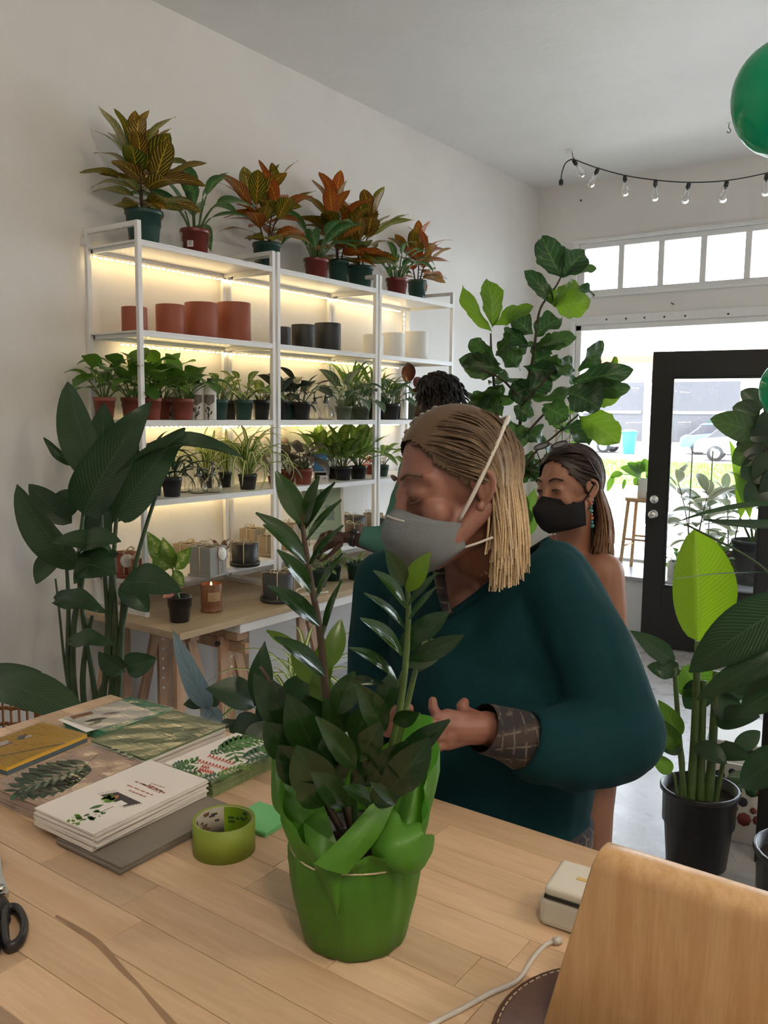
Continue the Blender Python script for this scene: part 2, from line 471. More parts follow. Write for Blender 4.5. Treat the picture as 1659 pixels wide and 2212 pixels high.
k = MB(); k.lathe([(.0, .022), (.031, .022), (.031, .032), (.026, .036), (.012, .038), (.012, .045), (.0, .045)], 20, (.055, 0, 1.08), RXm); o = k.build('deadbolt', M['chrome'], door)
k = MB(); k.lathe([(0, .022), (.033, .022), (.030, .03), (.013, .034), (.012, .052), (.022, .058), (.029, .07), (.028, .082), (.017, .09), (0, .091)], 20, (.055, 0, .975), RXm); k.build('knob', M['chrome'], door)
k = MB(); k.box2((-.003, -.012, 1.9), (0.0, .012, 1.99)); k.build('sensor', plain('red_plastic', (.6, .02, .03), .4), door)
k = MB(); k.box2((-.006, -.01, .90), (0.0, .01, 1.13)); k.build('latch_plate', M['chrome'], door)

# ================================================================ outside the shop
def ext(name, label, cat, m, mat, **kw): return tag(m.build(name, mat, **kw), label, cat)
m = MB(); m.box2((-70, 7.26, -.5), (70, 120, -.12)); o = struct(m.build('ground_street', plain('pale_asphalt', (.34, .33, .32), .85, scale=3, var=.12))); 
m = MB(); m.box2((-30, 7.26, -.12), (30, 21.5, -.10)); struct(m.build('pavement', plain('concrete_pavement', (.50, .49, .47), .85, scale=2, var=.1)))
m = MB(); m.box2((-40, 21.5, -.12), (10, 33, -.06)); gr = struct(m.build('lawn_ground', plain('lawn', (.10, .22, .035), .9, scale=6, var=.3, bump=.5)))
random.seed(5)
m = MB()
for i in range(5000):
    x = random.uniform(-12, 0); y = random.uniform(21.6, 32); h = random.uniform(.05, .16); a = random.uniform(0, 6.28); w = .02
    m.add([(x - w * math.cos(a), y - w * math.sin(a), -.06), (x + w * math.cos(a), y + w * math.sin(a), -.06), (x + random.uniform(-.05, .05), y, -.06 + h)], [(0, 1, 2)])
g = m.build('grass', plain('grass_blades', (.14, .30, .04), .8, var=.3)); g['kind'] = 'stuff'; g['label'] = 'sunlit grass strip across the pavement'; g['category'] = 'grass'
# shop building across the street
B = thing('storefront_building', 'pale single-storey building across the street with red fascia', 'building', (-14, 52, 0))
bw = plain('pale_stucco', (.72, .68, .62), .8); bd = plain('dark_shop_glass', (.05, .05, .06), .15); brd = plain('red_fascia', (.55, .09, .05), .6)
m = MB(); m.box2((-32, 0, -.12), (26, 10, 5.6)); m.build('wall', bw, B)
m = MB(); m.box2((-4, -.25, 4.9), (26, 0.0, 5.3)); m.build('fascia', brd, B)
for x0 in (-26, -20.5, -15, -9.4, -4.4, 1.2, 6.6, 11.6, 16.6):
    m = MB(); m.box2((x0, -.06, .1), (x0 + 3.9, -.001, 3.7)); wv = m.build('shop_window', bd, B)
    m = MB(); m.box2((x0 + .1, -.16, 1.8), (x0 + 3.8, -.07, 1.95)); m.build('rail', bw, wv)
def car(label, loc, rz, col, L=4.4, rack=False):
    c = thing('parked_car', label, 'car', loc, rz, 'cars parked across the street')
    body = [(-L / 2, .35), (-L / 2 + .05, .75), (-L / 2 + .25, .9), (-L * .18, 1.0), (L * .28, .95), (L / 2 - .1, .82), (L / 2, .6), (L / 2, .3)]
    def prism(prof, y0, y1, inset=0):
        q = MB(); n = len(prof)
        vs = [(x, y0, z) for x, z in prof] + [(x, y1, z) for x, z in prof]
        q.add(vs, [tuple(range(n - 1, -1, -1)), tuple(range(n, 2 * n))] + [(i, (i + 1) % n, n + (i + 1) % n, n + i) for i in range(n)], smooth=False); return q
    prism(body, -.85, .85).build('body', col, c, bevel=.05)
    cab = [(-L * .40, .93), (-L * .27, 1.42), (L * .05, 1.47), (L * .24, .95)]
    prism(cab, -.72, .72).build('windows', bd, c, bevel=.03)
    rf = [(-L * .30, 1.38), (-L * .26, 1.46), (L * .05, 1.50), (L * .09, 1.40)]
    prism(rf, -.74, .74).build('roof', col, c, bevel=.02)
    for x in (-L * .31, L * .31):
        for y in (-.8, .8):
            q = MB(); q.lathe([(0, -.1), (.31, -.1), (.33, 0), (.31, .1), (0, .1)], 18, (x, y, .31 - .12 + .12), Matrix.Rotation(PI / 2, 3, 'X')); w = q.build('wheel', M['blackplastic'], c)
            q = MB(); q.lathe([(0, -.11), (.19, -.11), (.19, .11), (0, .11)], 14, (x, y, .31), Matrix.Rotation(PI / 2, 3, 'X')); q.build('hub', M['chrome'], w)
    if rack:
        for y in (-.5, .5):
            q = MB(); q.box2((-1.0, y - .03, 1.52), (.6, y + .03, 1.60)); q.build('roof_rack', M['greenplastic'], c)
    return c
cw = plain('white_car_paint', (.7, .7, .72), .25, coat=.5); cb = plain('blue_car_paint', (.08, .16, .32), .25, coat=.5); cg = plain('grey_car_paint', (.22, .22, .24), .25, coat=.5)
car('blue car with roof rack seen through the door glass', (-6.9, 42, -.12), .3, cb, rack=True)
car('white car parked nearest to the door glass', (-4.6, 36.5, -.12), .2, cw)
car('grey car parked behind the fiddle leaf fig', (-13.4, 40, -.12), .1, cg)
car('white van at the right behind the dark leaves', (-1.2, 45, -.12), .1, cw, 5.0)
b = thing('recycling_bin', 'blue recycling bin standing across the street', 'bin', (-10.6, 39, -.12))
m = MB(); m.lathe([(.26, 0), (.34, .95), (.36, 1.0)], 14); m.build('body', plain('blue_bin', (.03, .22, .45), .4), b)
m = MB(); m.lathe([(.38, 1.0), (.38, 1.06), (.2, 1.14), (0, 1.15)], 14); m.build('lid', plain('blue_bin_lid', (.03, .2, .4), .4), b)
# ================================================================ people
def cv(a, b, c): return RX * a + DN * b + FW * c
def proj(p):
    q = Vector(p) - CAM; d = q.dot(FW); return (829.5 + q.dot(RX) / d * FPX, 1106 + q.dot(DN) / d * FPX, d)
def capsule(mb, a, ra, b, rb, n=14, flat=None):
    a, b = Vector(a), Vector(b); d = b - a; L = d.length
    if L < 1e-6: return
    d /= L; pts = []; rs = []
    for i in range(5): th = PI / 2 * (1 - i / 4); pts.append(a - d * ra * math.sin(th)); rs.append(max(ra * math.cos(th), .0004))
    for i in range(1, 4): pts.append(a + (b - a) * i / 4); rs.append(ra + (rb - ra) * i / 4)
    for i in range(5): th = PI / 2 * i / 4; pts.append(b + d * rb * math.sin(th)); rs.append(max(rb * math.cos(th), .0004))
    mb.tube(pts, rs, n)
def chain(mb, pts, rs):
    for i in range(len(pts) - 1): capsule(mb, pts[i], rs[i], pts[i + 1], rs[i + 1])
def ell(mb, c, F, L, U, r):
    M3 = Matrix((F, L, U)).transposed(); mb.ball(c, r, 14, 20, M3)
def blob(mb, voxel, smooth=6, name='blob', fac=.5, offset=None):
    """fuse overlapping shapes into one continuous surface"""
    me = mb.mesh(name + '_src'); o = bpy.data.objects.new(name + '_src', me); COL.objects.link(o)
    r = o.modifiers.new('r', 'REMESH'); r.mode = 'VOXEL'; r.voxel_size = voxel; r.use_smooth_shade = True
    s = o.modifiers.new('s', 'SMOOTH'); s.iterations = smooth; s.factor = fac
    bpy.context.view_layer.update()
    dg = bpy.context.evaluated_depsgraph_get()
    out = bpy.data.meshes.new_from_object(o.evaluated_get(dg)); out.name = name
    bpy.data.objects.remove(o); bpy.data.meshes.remove(me)
    for p in out.polygons: p.use_smooth = True
    return out
def inpoly(x, y, poly):
    c = False; n = len(poly); j = n - 1
    for i in range(n):
        (xi, yi), (xj, yj) = poly[i], poly[j]
        if (yi > y) != (yj > y) and x < (xj - xi) * (y - yi) / (yj - yi) + xi: c = not c
        j = i
    return c
def cut(me, test):
    b = bmesh.new(); b.from_mesh(me)
    bmesh.ops.delete(b, geom=[f for f in b.faces if test(f.calc_center_median(), f.normal)], context='FACES')
    bv = {}
    for e in b.edges:
        if e.is_boundary:
            a, c = e.verts; bv.setdefault(a, []).append(c); bv.setdefault(c, []).append(a)
    for it in range(14):
        new = {v: v.co * .5 + sum((n.co for n in ns), Vector()) / len(ns) * .5 for v, ns in bv.items() if len(ns) == 2}
        for v, co in new.items(): v.co = co
    b.to_mesh(me); b.free()
def shift(me, off):
    me.transform(Matrix.Translation(-Vector(off)))
def skin(name, c, c2):
    t = NT(name); v = t.coords('Object'); n = t.noise(v, 18, 4); n2 = t.noise(v, 160, 2)
    t.base(t.mix(n, c, c2)); t.rough(.48); t.bump(n2, .05, .002)
    t.b.inputs['Subsurface Weight'].default_value = .12; t.b.inputs['Subsurface Radius'].default_value = (.012, .005, .003); t.b.inputs['Subsurface Scale'].default_value = .5
    return t.m
def fabric(name, c, c2, sc=420, rough=.9):
    t = NT(name); v = t.coords('Object'); n = t.noise(v, sc, 2); n2 = t.noise(v, 7, 3)
    t.base(t.mix(t.math('ADD', t.math('MULTIPLY', n, .6), t.math('MULTIPLY', n2, .4)), c, c2)); t.rough(rough); t.b.inputs['Specular IOR Level'].default_value = .2
    t.bump(n, .35, .003); return t.m
def plaid(name):
    t = NT(name); c = t.coords('Object', (1, 1, 1)); sp = t.new('ShaderNodeSeparateXYZ'); t.lk(c, sp.inputs[0])
    nz = t.noise(c, 60, 3)
    def band(ax, f, w): return t.math('SUBTRACT', 1.0, t.ramp(t.math('ABSOLUTE', t.math('SUBTRACT', t.math('FRACT', t.math('ADD', t.math('MULTIPLY', ax, f), t.math('MULTIPLY', nz, .25))), .5)), w, w + .06))
    a = band(t.math('ADD', sp.outputs[0], sp.outputs[1]), 34, .04); b = band(sp.outputs[2], 42, .04); d = band(sp.outputs[2], 20, .22)
    col = t.mix(t.math('MULTIPLY', d, .6), (.018, .016, .02), (.055, .038, .030)); col = t.mix(t.math('MULTIPLY', t.math('MAXIMUM', a, b), t.ramp(nz, .4, .6)), col, (.12, .10, .08))
    t.base(col); t.rough(.9); return t.m
def hairmat(name, root, tip, k=1.0):
    t = NT(name); uvn = t.new('ShaderNodeUVMap'); sp = t.new('ShaderNodeSeparateXYZ'); t.lk(uvn.outputs[0], sp.inputs[0])
    n = t.noise(t.coords('Object'), 55, 3); n2 = t.noise(t.coords('Object'), 300, 2)
    f = t.math('ADD', t.ramp(sp.outputs[0], .30, .95), t.math('MULTIPLY', t.math('SUBTRACT', n, .5), .7))
    col = t.mix(f, root, tip); hs = t.new('ShaderNodeHueSaturation'); t.lk(col, hs.inputs['Color']); t.lk(t.math('ADD', t.math('MULTIPLY', n2, 1.0), .5), hs.inputs['Value'])
    t.base(hs.outputs[0]); t.rough(.42); t.b.inputs['Specular IOR Level'].default_value = .35
    return t.m
class Head:
    def __init__(s, px, py, d, yaw, pitch, roll=0.0, k=1.0):
        """yaw: 0 looks at the camera, +1.57 looks to image left"""
        s.c = at(px, py, d); f0 = cv(-math.sin(yaw), 0, -math.cos(yaw)); dn = cv(0, 1, 0)
        s.F = (f0 * math.cos(pitch) + dn * math.sin(pitch)).normalized(); s.U = (f0 * math.sin(pitch) - dn * math.cos(pitch)).normalized()
        if roll: s.U = Quaternion(s.F, roll) @ s.U
        s.L = s.U.cross(s.F); s.k = k
    def p(s, f, l, u): return s.c + (s.F * f + s.L * l + s.U * u) * s.k
    def skull(s, mb, neck, rn=.052):
        k = s.k; E = lambda f, l, u, r: ell(mb, s.p(f, l, u), s.F, s.L, s.U, tuple(a * k for a in r)); B = lambda f, l, u, r: mb.ball(s.p(f, l, u), r * k, 10, 14)
        E(-.012, 0, .045, (.096, .074, .094)); E(.042, 0, -.032, (.052, .054, .074)); E(.05, 0, .02, (.045, .060, .06))
        capsule(mb, s.p(.072, -.012, -.092), .022 * k, s.p(.072, .012, -.092), .022 * k); capsule(mb, s.p(.06, 0, -.09), .03 * k, s.p(.0, 0, -.055), .05 * k)
        for q in (-1, 1):
            B(.062, q * .040, -.022, .026); capsule(mb, s.p(.084, q * .012, .036), .012 * k, s.p(.066, q * .048, .034), .013 * k); capsule(mb, s.p(.05, q * .047, -.075), .018 * k, s.p(-.012, q * .060, -.03), .02 * k)
            E(.080, q * .031, .012, (.0155, .019, .0135))
        chain(mb, [s.p(.093, 0, .02), s.p(.103, 0, -.005), s.p(.115, 0, -.028)], [.010 * k, .0105 * k, .013 * k]); B(.100, .011, -.033, .010); B(.100, -.011, -.033, .010)
        capsule(mb, s.p(.088, -.016, -.062), .009 * k, s.p(.088, .016, -.062), .009 * k)
        capsule(mb, s.p(-.03, 0, -.03), rn * 1.02 * k, neck, rn * 1.08 * k)
    def ear(s, side, mat, root):
        mb = MB(); q = side; k = s.k
        rim = [s.p(-.004, q * .072, -.028), s.p(-.016, q * .083, -.012), s.p(-.024, q * .088, .008), s.p(-.018, q * .088, .026), s.p(-.004, q * .082, .032), s.p(.006, q * .076, .022), s.p(.004, q * .074, .006)]
        chain(mb, smoothcurve(rim, 2), [.0052 * k] * 14); ell(mb, s.p(-.010, q * .076, .004), s.F, s.L, s.U, (.014 * k, .006 * k, .026 * k)); mb.ball(s.p(-.001, q * .073, -.027), .0085 * k, 8, 10)
        chain(mb, [s.p(-.012, q * .080, -.008), s.p(-.013, q * .083, .012), s.p(-.004, q * .080, .02)], [.004 * k] * 3)
        me = blob(mb, .0022 * k, 2, 'ear'); shift(me, root.location); return link('ear', me, mat, root)
    def hair(s, root, mat, n=800, drop=(-.10, -.15), seed=1, rs=.0026, part=.018, ear_f=-.028, fr=.062, name='hair', out=.010, wild=.004, far_front=False, sweep=1.0, back=0.0):
        """strands rooted all over the scalp, combed away from the parting, round the ear and hanging down"""
        rnd = random.Random(seed); mb = MB(); k = s.k
        C0 = Vector((-.012, 0, .045)); R0 = Vector((.099, .077, .096))
        i = 0
        while i < n:
            th = math.acos(1 - 1.55 * rnd.random()); a = rnd.uniform(0, 2 * PI)
            q = Vector((math.sin(th) * math.cos(a), math.sin(th) * math.sin(a), math.cos(th)))
            p = Vector((C0.x + R0.x * q.x, C0.y + R0.y * q.y, C0.z + R0.z * q.z))
            lim = fr + .030 * max(0, min(1, (p.z - .07) / .06)) - max(0, (.06 - p.z) * .9)
            if p.x > lim or p.z < -.01: continue
            if p.z < .03 and p.x > ear_f: continue
            i += 1
            sd = 1 if p.y > part * (1 if p.x > -.04 else 0) else -1
            g = rnd.uniform(.005, .017); pts = [p.copy()]; cur = p.copy()
            for st in range(22):
                b_ = max(0, min(1, (cur.x - ear_f + .012) / .05))
                if cur.z > .085: d = Vector((-.45 - .5 * b_ * sweep, sd * 1.0, -.35))
                else: d = Vector((-.10 - 1.25 * b_ * sweep * (1.15 if cur.z < .06 else .8), sd * .15, -.8))
                if cur.x < -.09: d = Vector((0, sd * .25, -1))
                if sd < 0 and far_front and p.x > .03: d = Vector((.35, -.6, -.8))
                nn = Vector(((cur.x - C0.x) / R0.x ** 2, (cur.y - C0.y) / R0.y ** 2, (cur.z - C0.z) / R0.z ** 2)).normalized()
                d = d - nn * d.dot(nn); d.normalize()
                cur = cur + d * .0125
                e = Vector(((cur.x - C0.x) / R0.x, (cur.y - C0.y) / R0.y, (cur.z - C0.z) / R0.z)).length
                gg = min(1, st / 5) * g
                cur = C0 + (cur - C0) * ((1 + gg * 11) / e)
                pts.append(cur.copy())
                if cur.z < .0: break
            dz = drop[0] + (drop[1] - drop[0]) * rnd.random()
            f_, l_, u_ = pts[-1]
            if sd < 0: dz = max(dz, -.01) if f_ > -.085 else dz
            if u_ > dz:
                w1, w2 = rnd.uniform(-wild, wild), rnd.uniform(-wild, wild)
                gv = Vector((-s.F.z, -s.L.z, -s.U.z)); fl = u_ - dz
                for j in range(1, 6):
                    h = j / 5; pts.append(Vector((f_, l_, u_)) + gv * fl * h + Vector((w1 * h - .014 * h * (1 - h) - back * math.sin(h * 2.2), (sd * out + w2) * h, 0)))
            m_ = len(pts); r0 = rs * k * rnd.uniform(.75, 1.25)
            mb.tube([s.p(*v) - Vector(root.location) for v in pts], [r0 * (.45 + .55 * math.sin(PI * (.1 + .8 * q_ / (m_ - 1)))) for q_ in range(m_)], 4, cap=False)
        return mb.build(name, mat, root)
    def on(s, f, l, u, k=1.14):
        e = Vector(((f + .012) / .099, l / .077, (u - .045) / .096)).length; return s.p(-.012 + (f + .012) * k / e, l * k / e, .045 + (u - .045) * k / e)
    def haircap(s, root, mat, fr=.058, low=-.06, g=.004):
        rows = []; uv = []; nu, nv = 60, 100
        mb = MB(); V = []
        for i in range(nu + 1):
            th = PI * i / nu
            for j in range(nv):
                a = 2 * PI * j / nv
                V.append((-.012 + (.099 + g) * math.sin(th) * math.cos(a), (.077 + g) * math.sin(th) * math.sin(a), .045 + (.096 + g) * math.cos(th)))
        F_ = []
        for i in range(nu):
            for j in range(nv):
                q = (i * nv + j, i * nv + (j + 1) % nv, (i + 1) * nv + (j + 1) % nv, (i + 1) * nv + j)
                c = [sum(V[x][e] for x in q) / 4 for e in range(3)]
                lim = fr + .030 * max(0, min(1, (c[2] - .07) / .06)) - max(0, (.06 - c[2]) * .9)
                if c[0] < lim and c[2] > low: F_.append(q)
        mb.add([s.p(*v) - Vector(root.location) for v in V], F_, [(.1, 0)] * len(V))
        return mb.build('hair_roots', mat, root)
def tube_thing(root, name, mat, pts, r, n=8, sm=4, flat=1.0):
    P = smoothcurve(pts, sm) if len(pts) > 2 else [Vector(p) for p in pts]
    rr = r if not isinstance(r, (list, tuple)) else [r[0] + (r[1] - r[0]) * i / (len(P) - 1) for i in range(len(P))]
    return MB().tube([p - Vector(root.location) for p in P], rr, n, flat=flat).build(name, mat, root)
def hand(mb, wrist, knuckles, fingers, thumb, r=.0088):
    """palm block from wrist to four knuckles, then bent finger chains"""
    for kx in knuckles: capsule(mb, wrist, .019, kx, .0125)
    for i in range(3): capsule(mb, knuckles[i], .0125, knuckles[i + 1], .012)
    for kx, f in zip(knuckles, fingers): chain(mb, [kx] + f, [r * 1.12, r * 1.0, r * .92, r * .8][:len(f) + 1])
    chain(mb, thumb, [.015, .0115, .010, .0085][:len(thumb)])

# ---------------------------------------------------------------- woman in the teal sweater
SK1 = skin('fair_skin', (.205, .088, .064), (.255, .114, .082))
teal = fabric('teal_knit', (.001, .021, .026), (.002, .036, .043))
PL = plaid('dark_plaid')
jean = fabric('dark_jeans', (.012, .018, .035), (.02, .03, .05))
wb = at(1050, 1700, 1.62)
wl = Vector((wb.x, wb.y, 0))
W1 = thing('person', 'woman in teal v-neck sweater and grey mask, looking down at counter', 'person', wl)
hd = Head(985, 1062, 1.42, 1.19, .21)
nb = at(1048, 1235, 1.60)
Ls, Le, Lc, Lw = at(1195, 1268, 1.53), at(1335, 1580, 1.46), at(1170, 1612, 1.40), at(1052, 1572, 1.36)
Rs, Re, Rw = at(845, 1268, 1.74), at(818, 1520, 1.74), at(842, 1562, 1.52)
X, Y, Z = Vector((1, 0, 0)), Vector((0, 1, 0)), Vector((0, 0, 1))
# skin: head, neck, upper chest
mb = MB(); hd.skull(mb, nb)
chest = at(1030, 1385, 1.63)
ell(mb, chest, X, Y, Z, (.175, .108, .20)); capsule(mb, Rs, .055, Ls, .055); capsule(mb, at(1040, 1245, 1.60), .075, at(1020, 1300, 1.60), .09)
me = blob(mb, .0042, 4, 'body'); shift(me, wl); link('body', me, SK1, W1)
hd.ear(1, SK1, W1)
# left hand (near), with bent fingers
mb = MB()
def a1(x, y, d): return at(x, y, d)
hand(mb, a1(1050, 1572, 1.36), [a1(966, 1548, 1.325), a1(958, 1568, 1.315), a1(958, 1588, 1.315), a1(966, 1604, 1.325)],
     [[a1(944, 1546, 1.315), a1(936, 1530, 1.315), a1(935, 1514, 1.318)], [a1(935, 1562, 1.30), a1(922, 1560, 1.305), a1(914, 1560, 1.31)], [a1(935, 1590, 1.30), a1(922, 1596, 1.31), a1(916, 1606, 1.325)], [a1(946, 1612, 1.31), a1(934, 1618, 1.318), a1(926, 1622, 1.33)]],
     [a1(1030, 1555, 1.36), a1(1005, 1540, 1.37), a1(998, 1526, 1.375), a1(1003, 1518, 1.38)])
capsule(mb, a1(1050, 1572, 1.36), .027, Lc, .033); capsule(mb, a1(985, 1575, 1.335), .024, a1(1035, 1574, 1.352), .026)
me = blob(mb, .0024, 3, 'left_hand'); shift(me, wl); link('left_hand', me, SK1, W1)
# right hand (behind the leaves), fingers meeting the other hand
mb = MB()
hand(mb, Rw, [a1(876, 1548, 1.47), a1(880, 1560, 1.46), a1(880, 1572, 1.46), a1(876, 1584, 1.47)],
     [[a1(893, 1550, 1.44), a1(903, 1556, 1.42), a1(909, 1562, 1.41)], [a1(898, 1562, 1.43), a1(908, 1568, 1.41), a1(914, 1574, 1.40)], [a1(896, 1576, 1.43), a1(905, 1582, 1.41), a1(910, 1588, 1.40)], [a1(890, 1590, 1.44), a1(898, 1595, 1.42), a1(903, 1600, 1.41)]],
     [a1(852, 1550, 1.50), a1(862, 1536, 1.47), a1(874, 1530, 1.45), a1(884, 1530, 1.44)])
capsule(mb, Rw, .026, Re, .035)
me = blob(mb, .0028, 3, 'right_hand'); shift(me, wl); link('right_hand', me, SK1, W1)
# sweater
mb = MB()
ell(mb, chest, X, Y, Z, (.196, .135, .225)); ell(mb, at(1052, 1640, 1.61), X, Y, Z, (.205, .150, .27)); capsule(mb, at(1035, 1480, 1.62), .15, at(1052, 1700, 1.61), .165)
capsule(mb, Rs, .076, Ls, .080); capsule(mb, at(1005, 1262, 1.64), .095, at(1095, 1235, 1.60), .085)
chain(mb, [Ls, at(1262, 1400, 1.50), Le], [.084, .082, .078]); chain(mb, [Le, at(1240, 1615, 1.43), Lc], [.080, .076, .066])
capsule(mb, at(1170, 1400, 1.56), .10, at(1215, 1500, 1.53), .08)
chain(mb, [Rs, at(825, 1400, 1.75), Re], [.076, .072, .07]); chain(mb, [Re, at(825, 1550, 1.62)], [.066, .055])
ell(mb, at(1050, 1760, 1.61), X, Y, Z, (.20, .15, .10))
sw = blob(mb, .0065, 9, 'sweater', .5)
hem = at(1050, 1812, 1.61).z
vpoly = [(966, 1328), (938, 1250), (925, 1175), (935, 1100), (1100, 1050), (1188, 1158)]
def swcut(c, n):
    x, y, d = proj(c)
    if c.z < hem: return True
    if (c - Lw).length < .085 and (c - Lc).dot(Lw - Lc) > .004: return True
    return inpoly(x, y, vpoly) and d < 1.66
cut(sw, swcut)
# folds in the knit
NRM = [0.0] * (len(sw.vertices) * 3); sw.vertices.foreach_get('normal', NRM)
for i_, v in enumerate(sw.vertices):
    p = v.co.copy(); w = noise.noise(Vector((p.x * 9, p.y * 9, p.z * 3.2))) * .010 + noise.noise(Vector((p.x * 20 + 5, p.y * 20, p.z * 8 + p.x * 9))) * .005
    v.co = p + Vector(NRM[i_ * 3:i_ * 3 + 3]) * w
shift(sw, wl); so = link('sweater', sw, teal, W1)
so.modifiers.new('thickness', 'SOLIDIFY').thickness = .004
def surf_pt(x, y, d0=1.2):
    loc, nrm, idx, dst = so_bvh.ray_cast(CAM, ray(x, y).normalized()); return loc
from mathutils.bvhtree import BVHTree
def bvh_of(me, off): return BVHTree.FromPolygons([v.co + Vector(off) for v in me.vertices], [tuple(p.vertices) for p in me.polygons])
so_bvh = bvh_of(sw, wl)
def edge_near(x, y, dx):
    for k in range(30):
        l = surf_pt(x + dx[0] * k * 2, y + dx[1] * k * 2)
        if l is not None: return l
cl = [edge_near(*q) for q in ((1180, 1165, (1, .4)), (1120, 1208, (.7, .6)), (1060, 1262, (.5, .8)), (1005, 1305, (.4, .9)), (967, 1332, (0, 1)))]
cl = [c for c in cl if c is not None]
if len(cl) > 2: tube_thing(W1, 'collar', teal, cl, .0065, 8)
cl2 = [edge_near(*q) for q in ((967, 1332, (0, 1)), (950, 1290, (-.8, .4)), (934, 1240, (-.9, .2)), (922, 1190, (-1, .1)))]
cl2 = [c for c in cl2 if c is not None]
if len(cl2) > 2: tube_thing(W1, 'collar', teal, cl2, .0065, 8)
# inner plaid shirt: strip at the neckline, cuff and hem
nlm = [at(944, 1200, 1.53), at(950, 1250, 1.515), at(960, 1300, 1.50), at(970, 1326, 1.49)]
tube_thing(W1, 'shirt_neckline', PL, nlm, (.012, .008), 8)
mb = MB(); P_ = [at(1190, 1614, 1.405), at(1150, 1608, 1.395), at(1100, 1588, 1.378), at(1042, 1572, 1.352)]
mb.tube([p - wl for p in smoothcurve(P_, 4)], [.060, .0595, .058, .056, .054, .051, .048, .046, .044, .042, .041, .040, .039], 18, cap=False); mb.build('shirt_cuff', PL, W1)
mb = MB(); hz = [at(1056, y, 1.61) for y in (1760, 1800, 1850)]
mb.lathe([(.185, 0), (.187, .10)], 30, (hz[2].x - wl.x, hz[2].y - wl.y, hz[2].z), Matrix.Diagonal((1.05, .80, 1))); mb.build('shirt_hem', PL, W1)
mb = MB(); hip = at(1050, 1840, 1.62)
ell(mb, Vector((hip.x, hip.y, .92)), X, Y, Z, (.175, .125, .16))
for s_ in (-1, 1):
    k0 = Vector((hip.x + s_ * .09, hip.y + .0, .86)); k1 = Vector((hip.x + s_ * .10, hip.y - .02, .48)); k2 = Vector((hip.x + s_ * .10, hip.y + .02, .08)); chain(mb, [k0, k1, k2], [.088, .062, .046])
me = blob(mb, .011, 4, 'jeans'); shift(me, wl); link('jeans', me, jean, W1)
for s_ in (-1, 1):
    mb = MB(); b = Vector((hip.x + s_ * .10, hip.y, .035)); capsule(mb, b + Vector((0, .05, .0)), .034, b + Vector((s_ * .02, -.15, -.005)), .028); me = blob(mb, .008, 2, 'shoe'); shift(me, wl); link('shoe', me, M['black'], W1)
# hair: blonde bob with brown roots
HB = hairmat('blonde_hair', (.088, .055, .032), (.56, .42, .25))
hd.haircap(W1, hairmat('hair_root', (.10, .062, .034), (.11, .07, .04)))
hd.hair(W1, HB, 2300, (-.10, -.170), 3, .0021, .018, out=.010, wild=.013)
# mask and straps
MG = fabric('grey_mask_fabric', (.135, .155, .168), (.17, .19, .20), 300)
def maskgeo(h, lim=1.0, depthF=.040, sharp=.9, lo=-.118, hi=-.004, edgeF=.034, wide=.060):
    rows = []
    for i in range(13):
        b = i / 12; row = []
        for j in range(17):
            a = (j / 16 * 2 - 1); c = math.cos(a * PI / 2)
            top = hi - .040 * abs(a) ** 1.1; bot = lo + .034 * abs(a) ** 1.5
            u = top + (bot - top) * b
            prof = math.sin(PI * min(1, max(0, .10 + .80 * b)) ** .92)
            face = .104 if b < .35 else .104 - (b - .35) * .035
            f = edgeF + (face - edgeF) * c ** .75 + depthF * (c ** sharp) * prof * (1 if 0 < i < 12 else .35)
            row.append(h.p(f, wide * 1.06 * math.sin(a * PI / 2), u))
        rows.append(row)
    return rows
rows = [[p - wl for p in r] for r in maskgeo(hd)]
mk = MB().grid(rows).build('face_mask', MG, W1); mk.modifiers.new('thickness', 'SOLIDIFY').thickness = .002
wire = [rows[1][j] + hd.F * .002 for j in range(5, 12)]; MB().tube(wire, .002, 6).build('nose_wire', plain('mask_wire', (.5, .5, .48), .4), mk)
edge = [rows[12][j] for j in range(17)]; MB().tube(edge, .0018, 6).build('mask_seam', plain('mask_seam', (.06, .12, .15), .7), mk)
SW = plain('white_elastic', (.55, .52, .47), .7)
tube_thing(W1, 'mask_strap', SW, [hd.p(.036, .066, -.040), hd.p(.012, .088, .0), hd.on(-.040, .085, .062, 1.18), hd.on(-.072, .055, .090, 1.19), hd.on(-.095, .028, .098, 1.20), hd.on(-.11, -.01, .10, 1.20)], .0034, 6)
tube_thing(W1, 'mask_strap', SW, [hd.p(.036, .062, -.085), hd.p(.015, .072, -.082), hd.p(-.010, .078, -.078)], .0022, 6)
BR = plain('brow_hair', (.10, .055, .035), .8)
for q in (-1, 1):
    tube_thing(W1, 'eyelashes', BR, [h_ for h_ in (hd.p(.0955, q * .017, .004), hd.p(.0960, q * .031, -.0010), hd.p(.0880, q * .046, .003))], .0021, 5)
    tube_thing(W1, 'eyebrow', BR, [hd.p(.0985, q * .014, .040), hd.p(.0945, q * .032, .046), hd.p(.080, q * .052, .040)], .0030, 6)
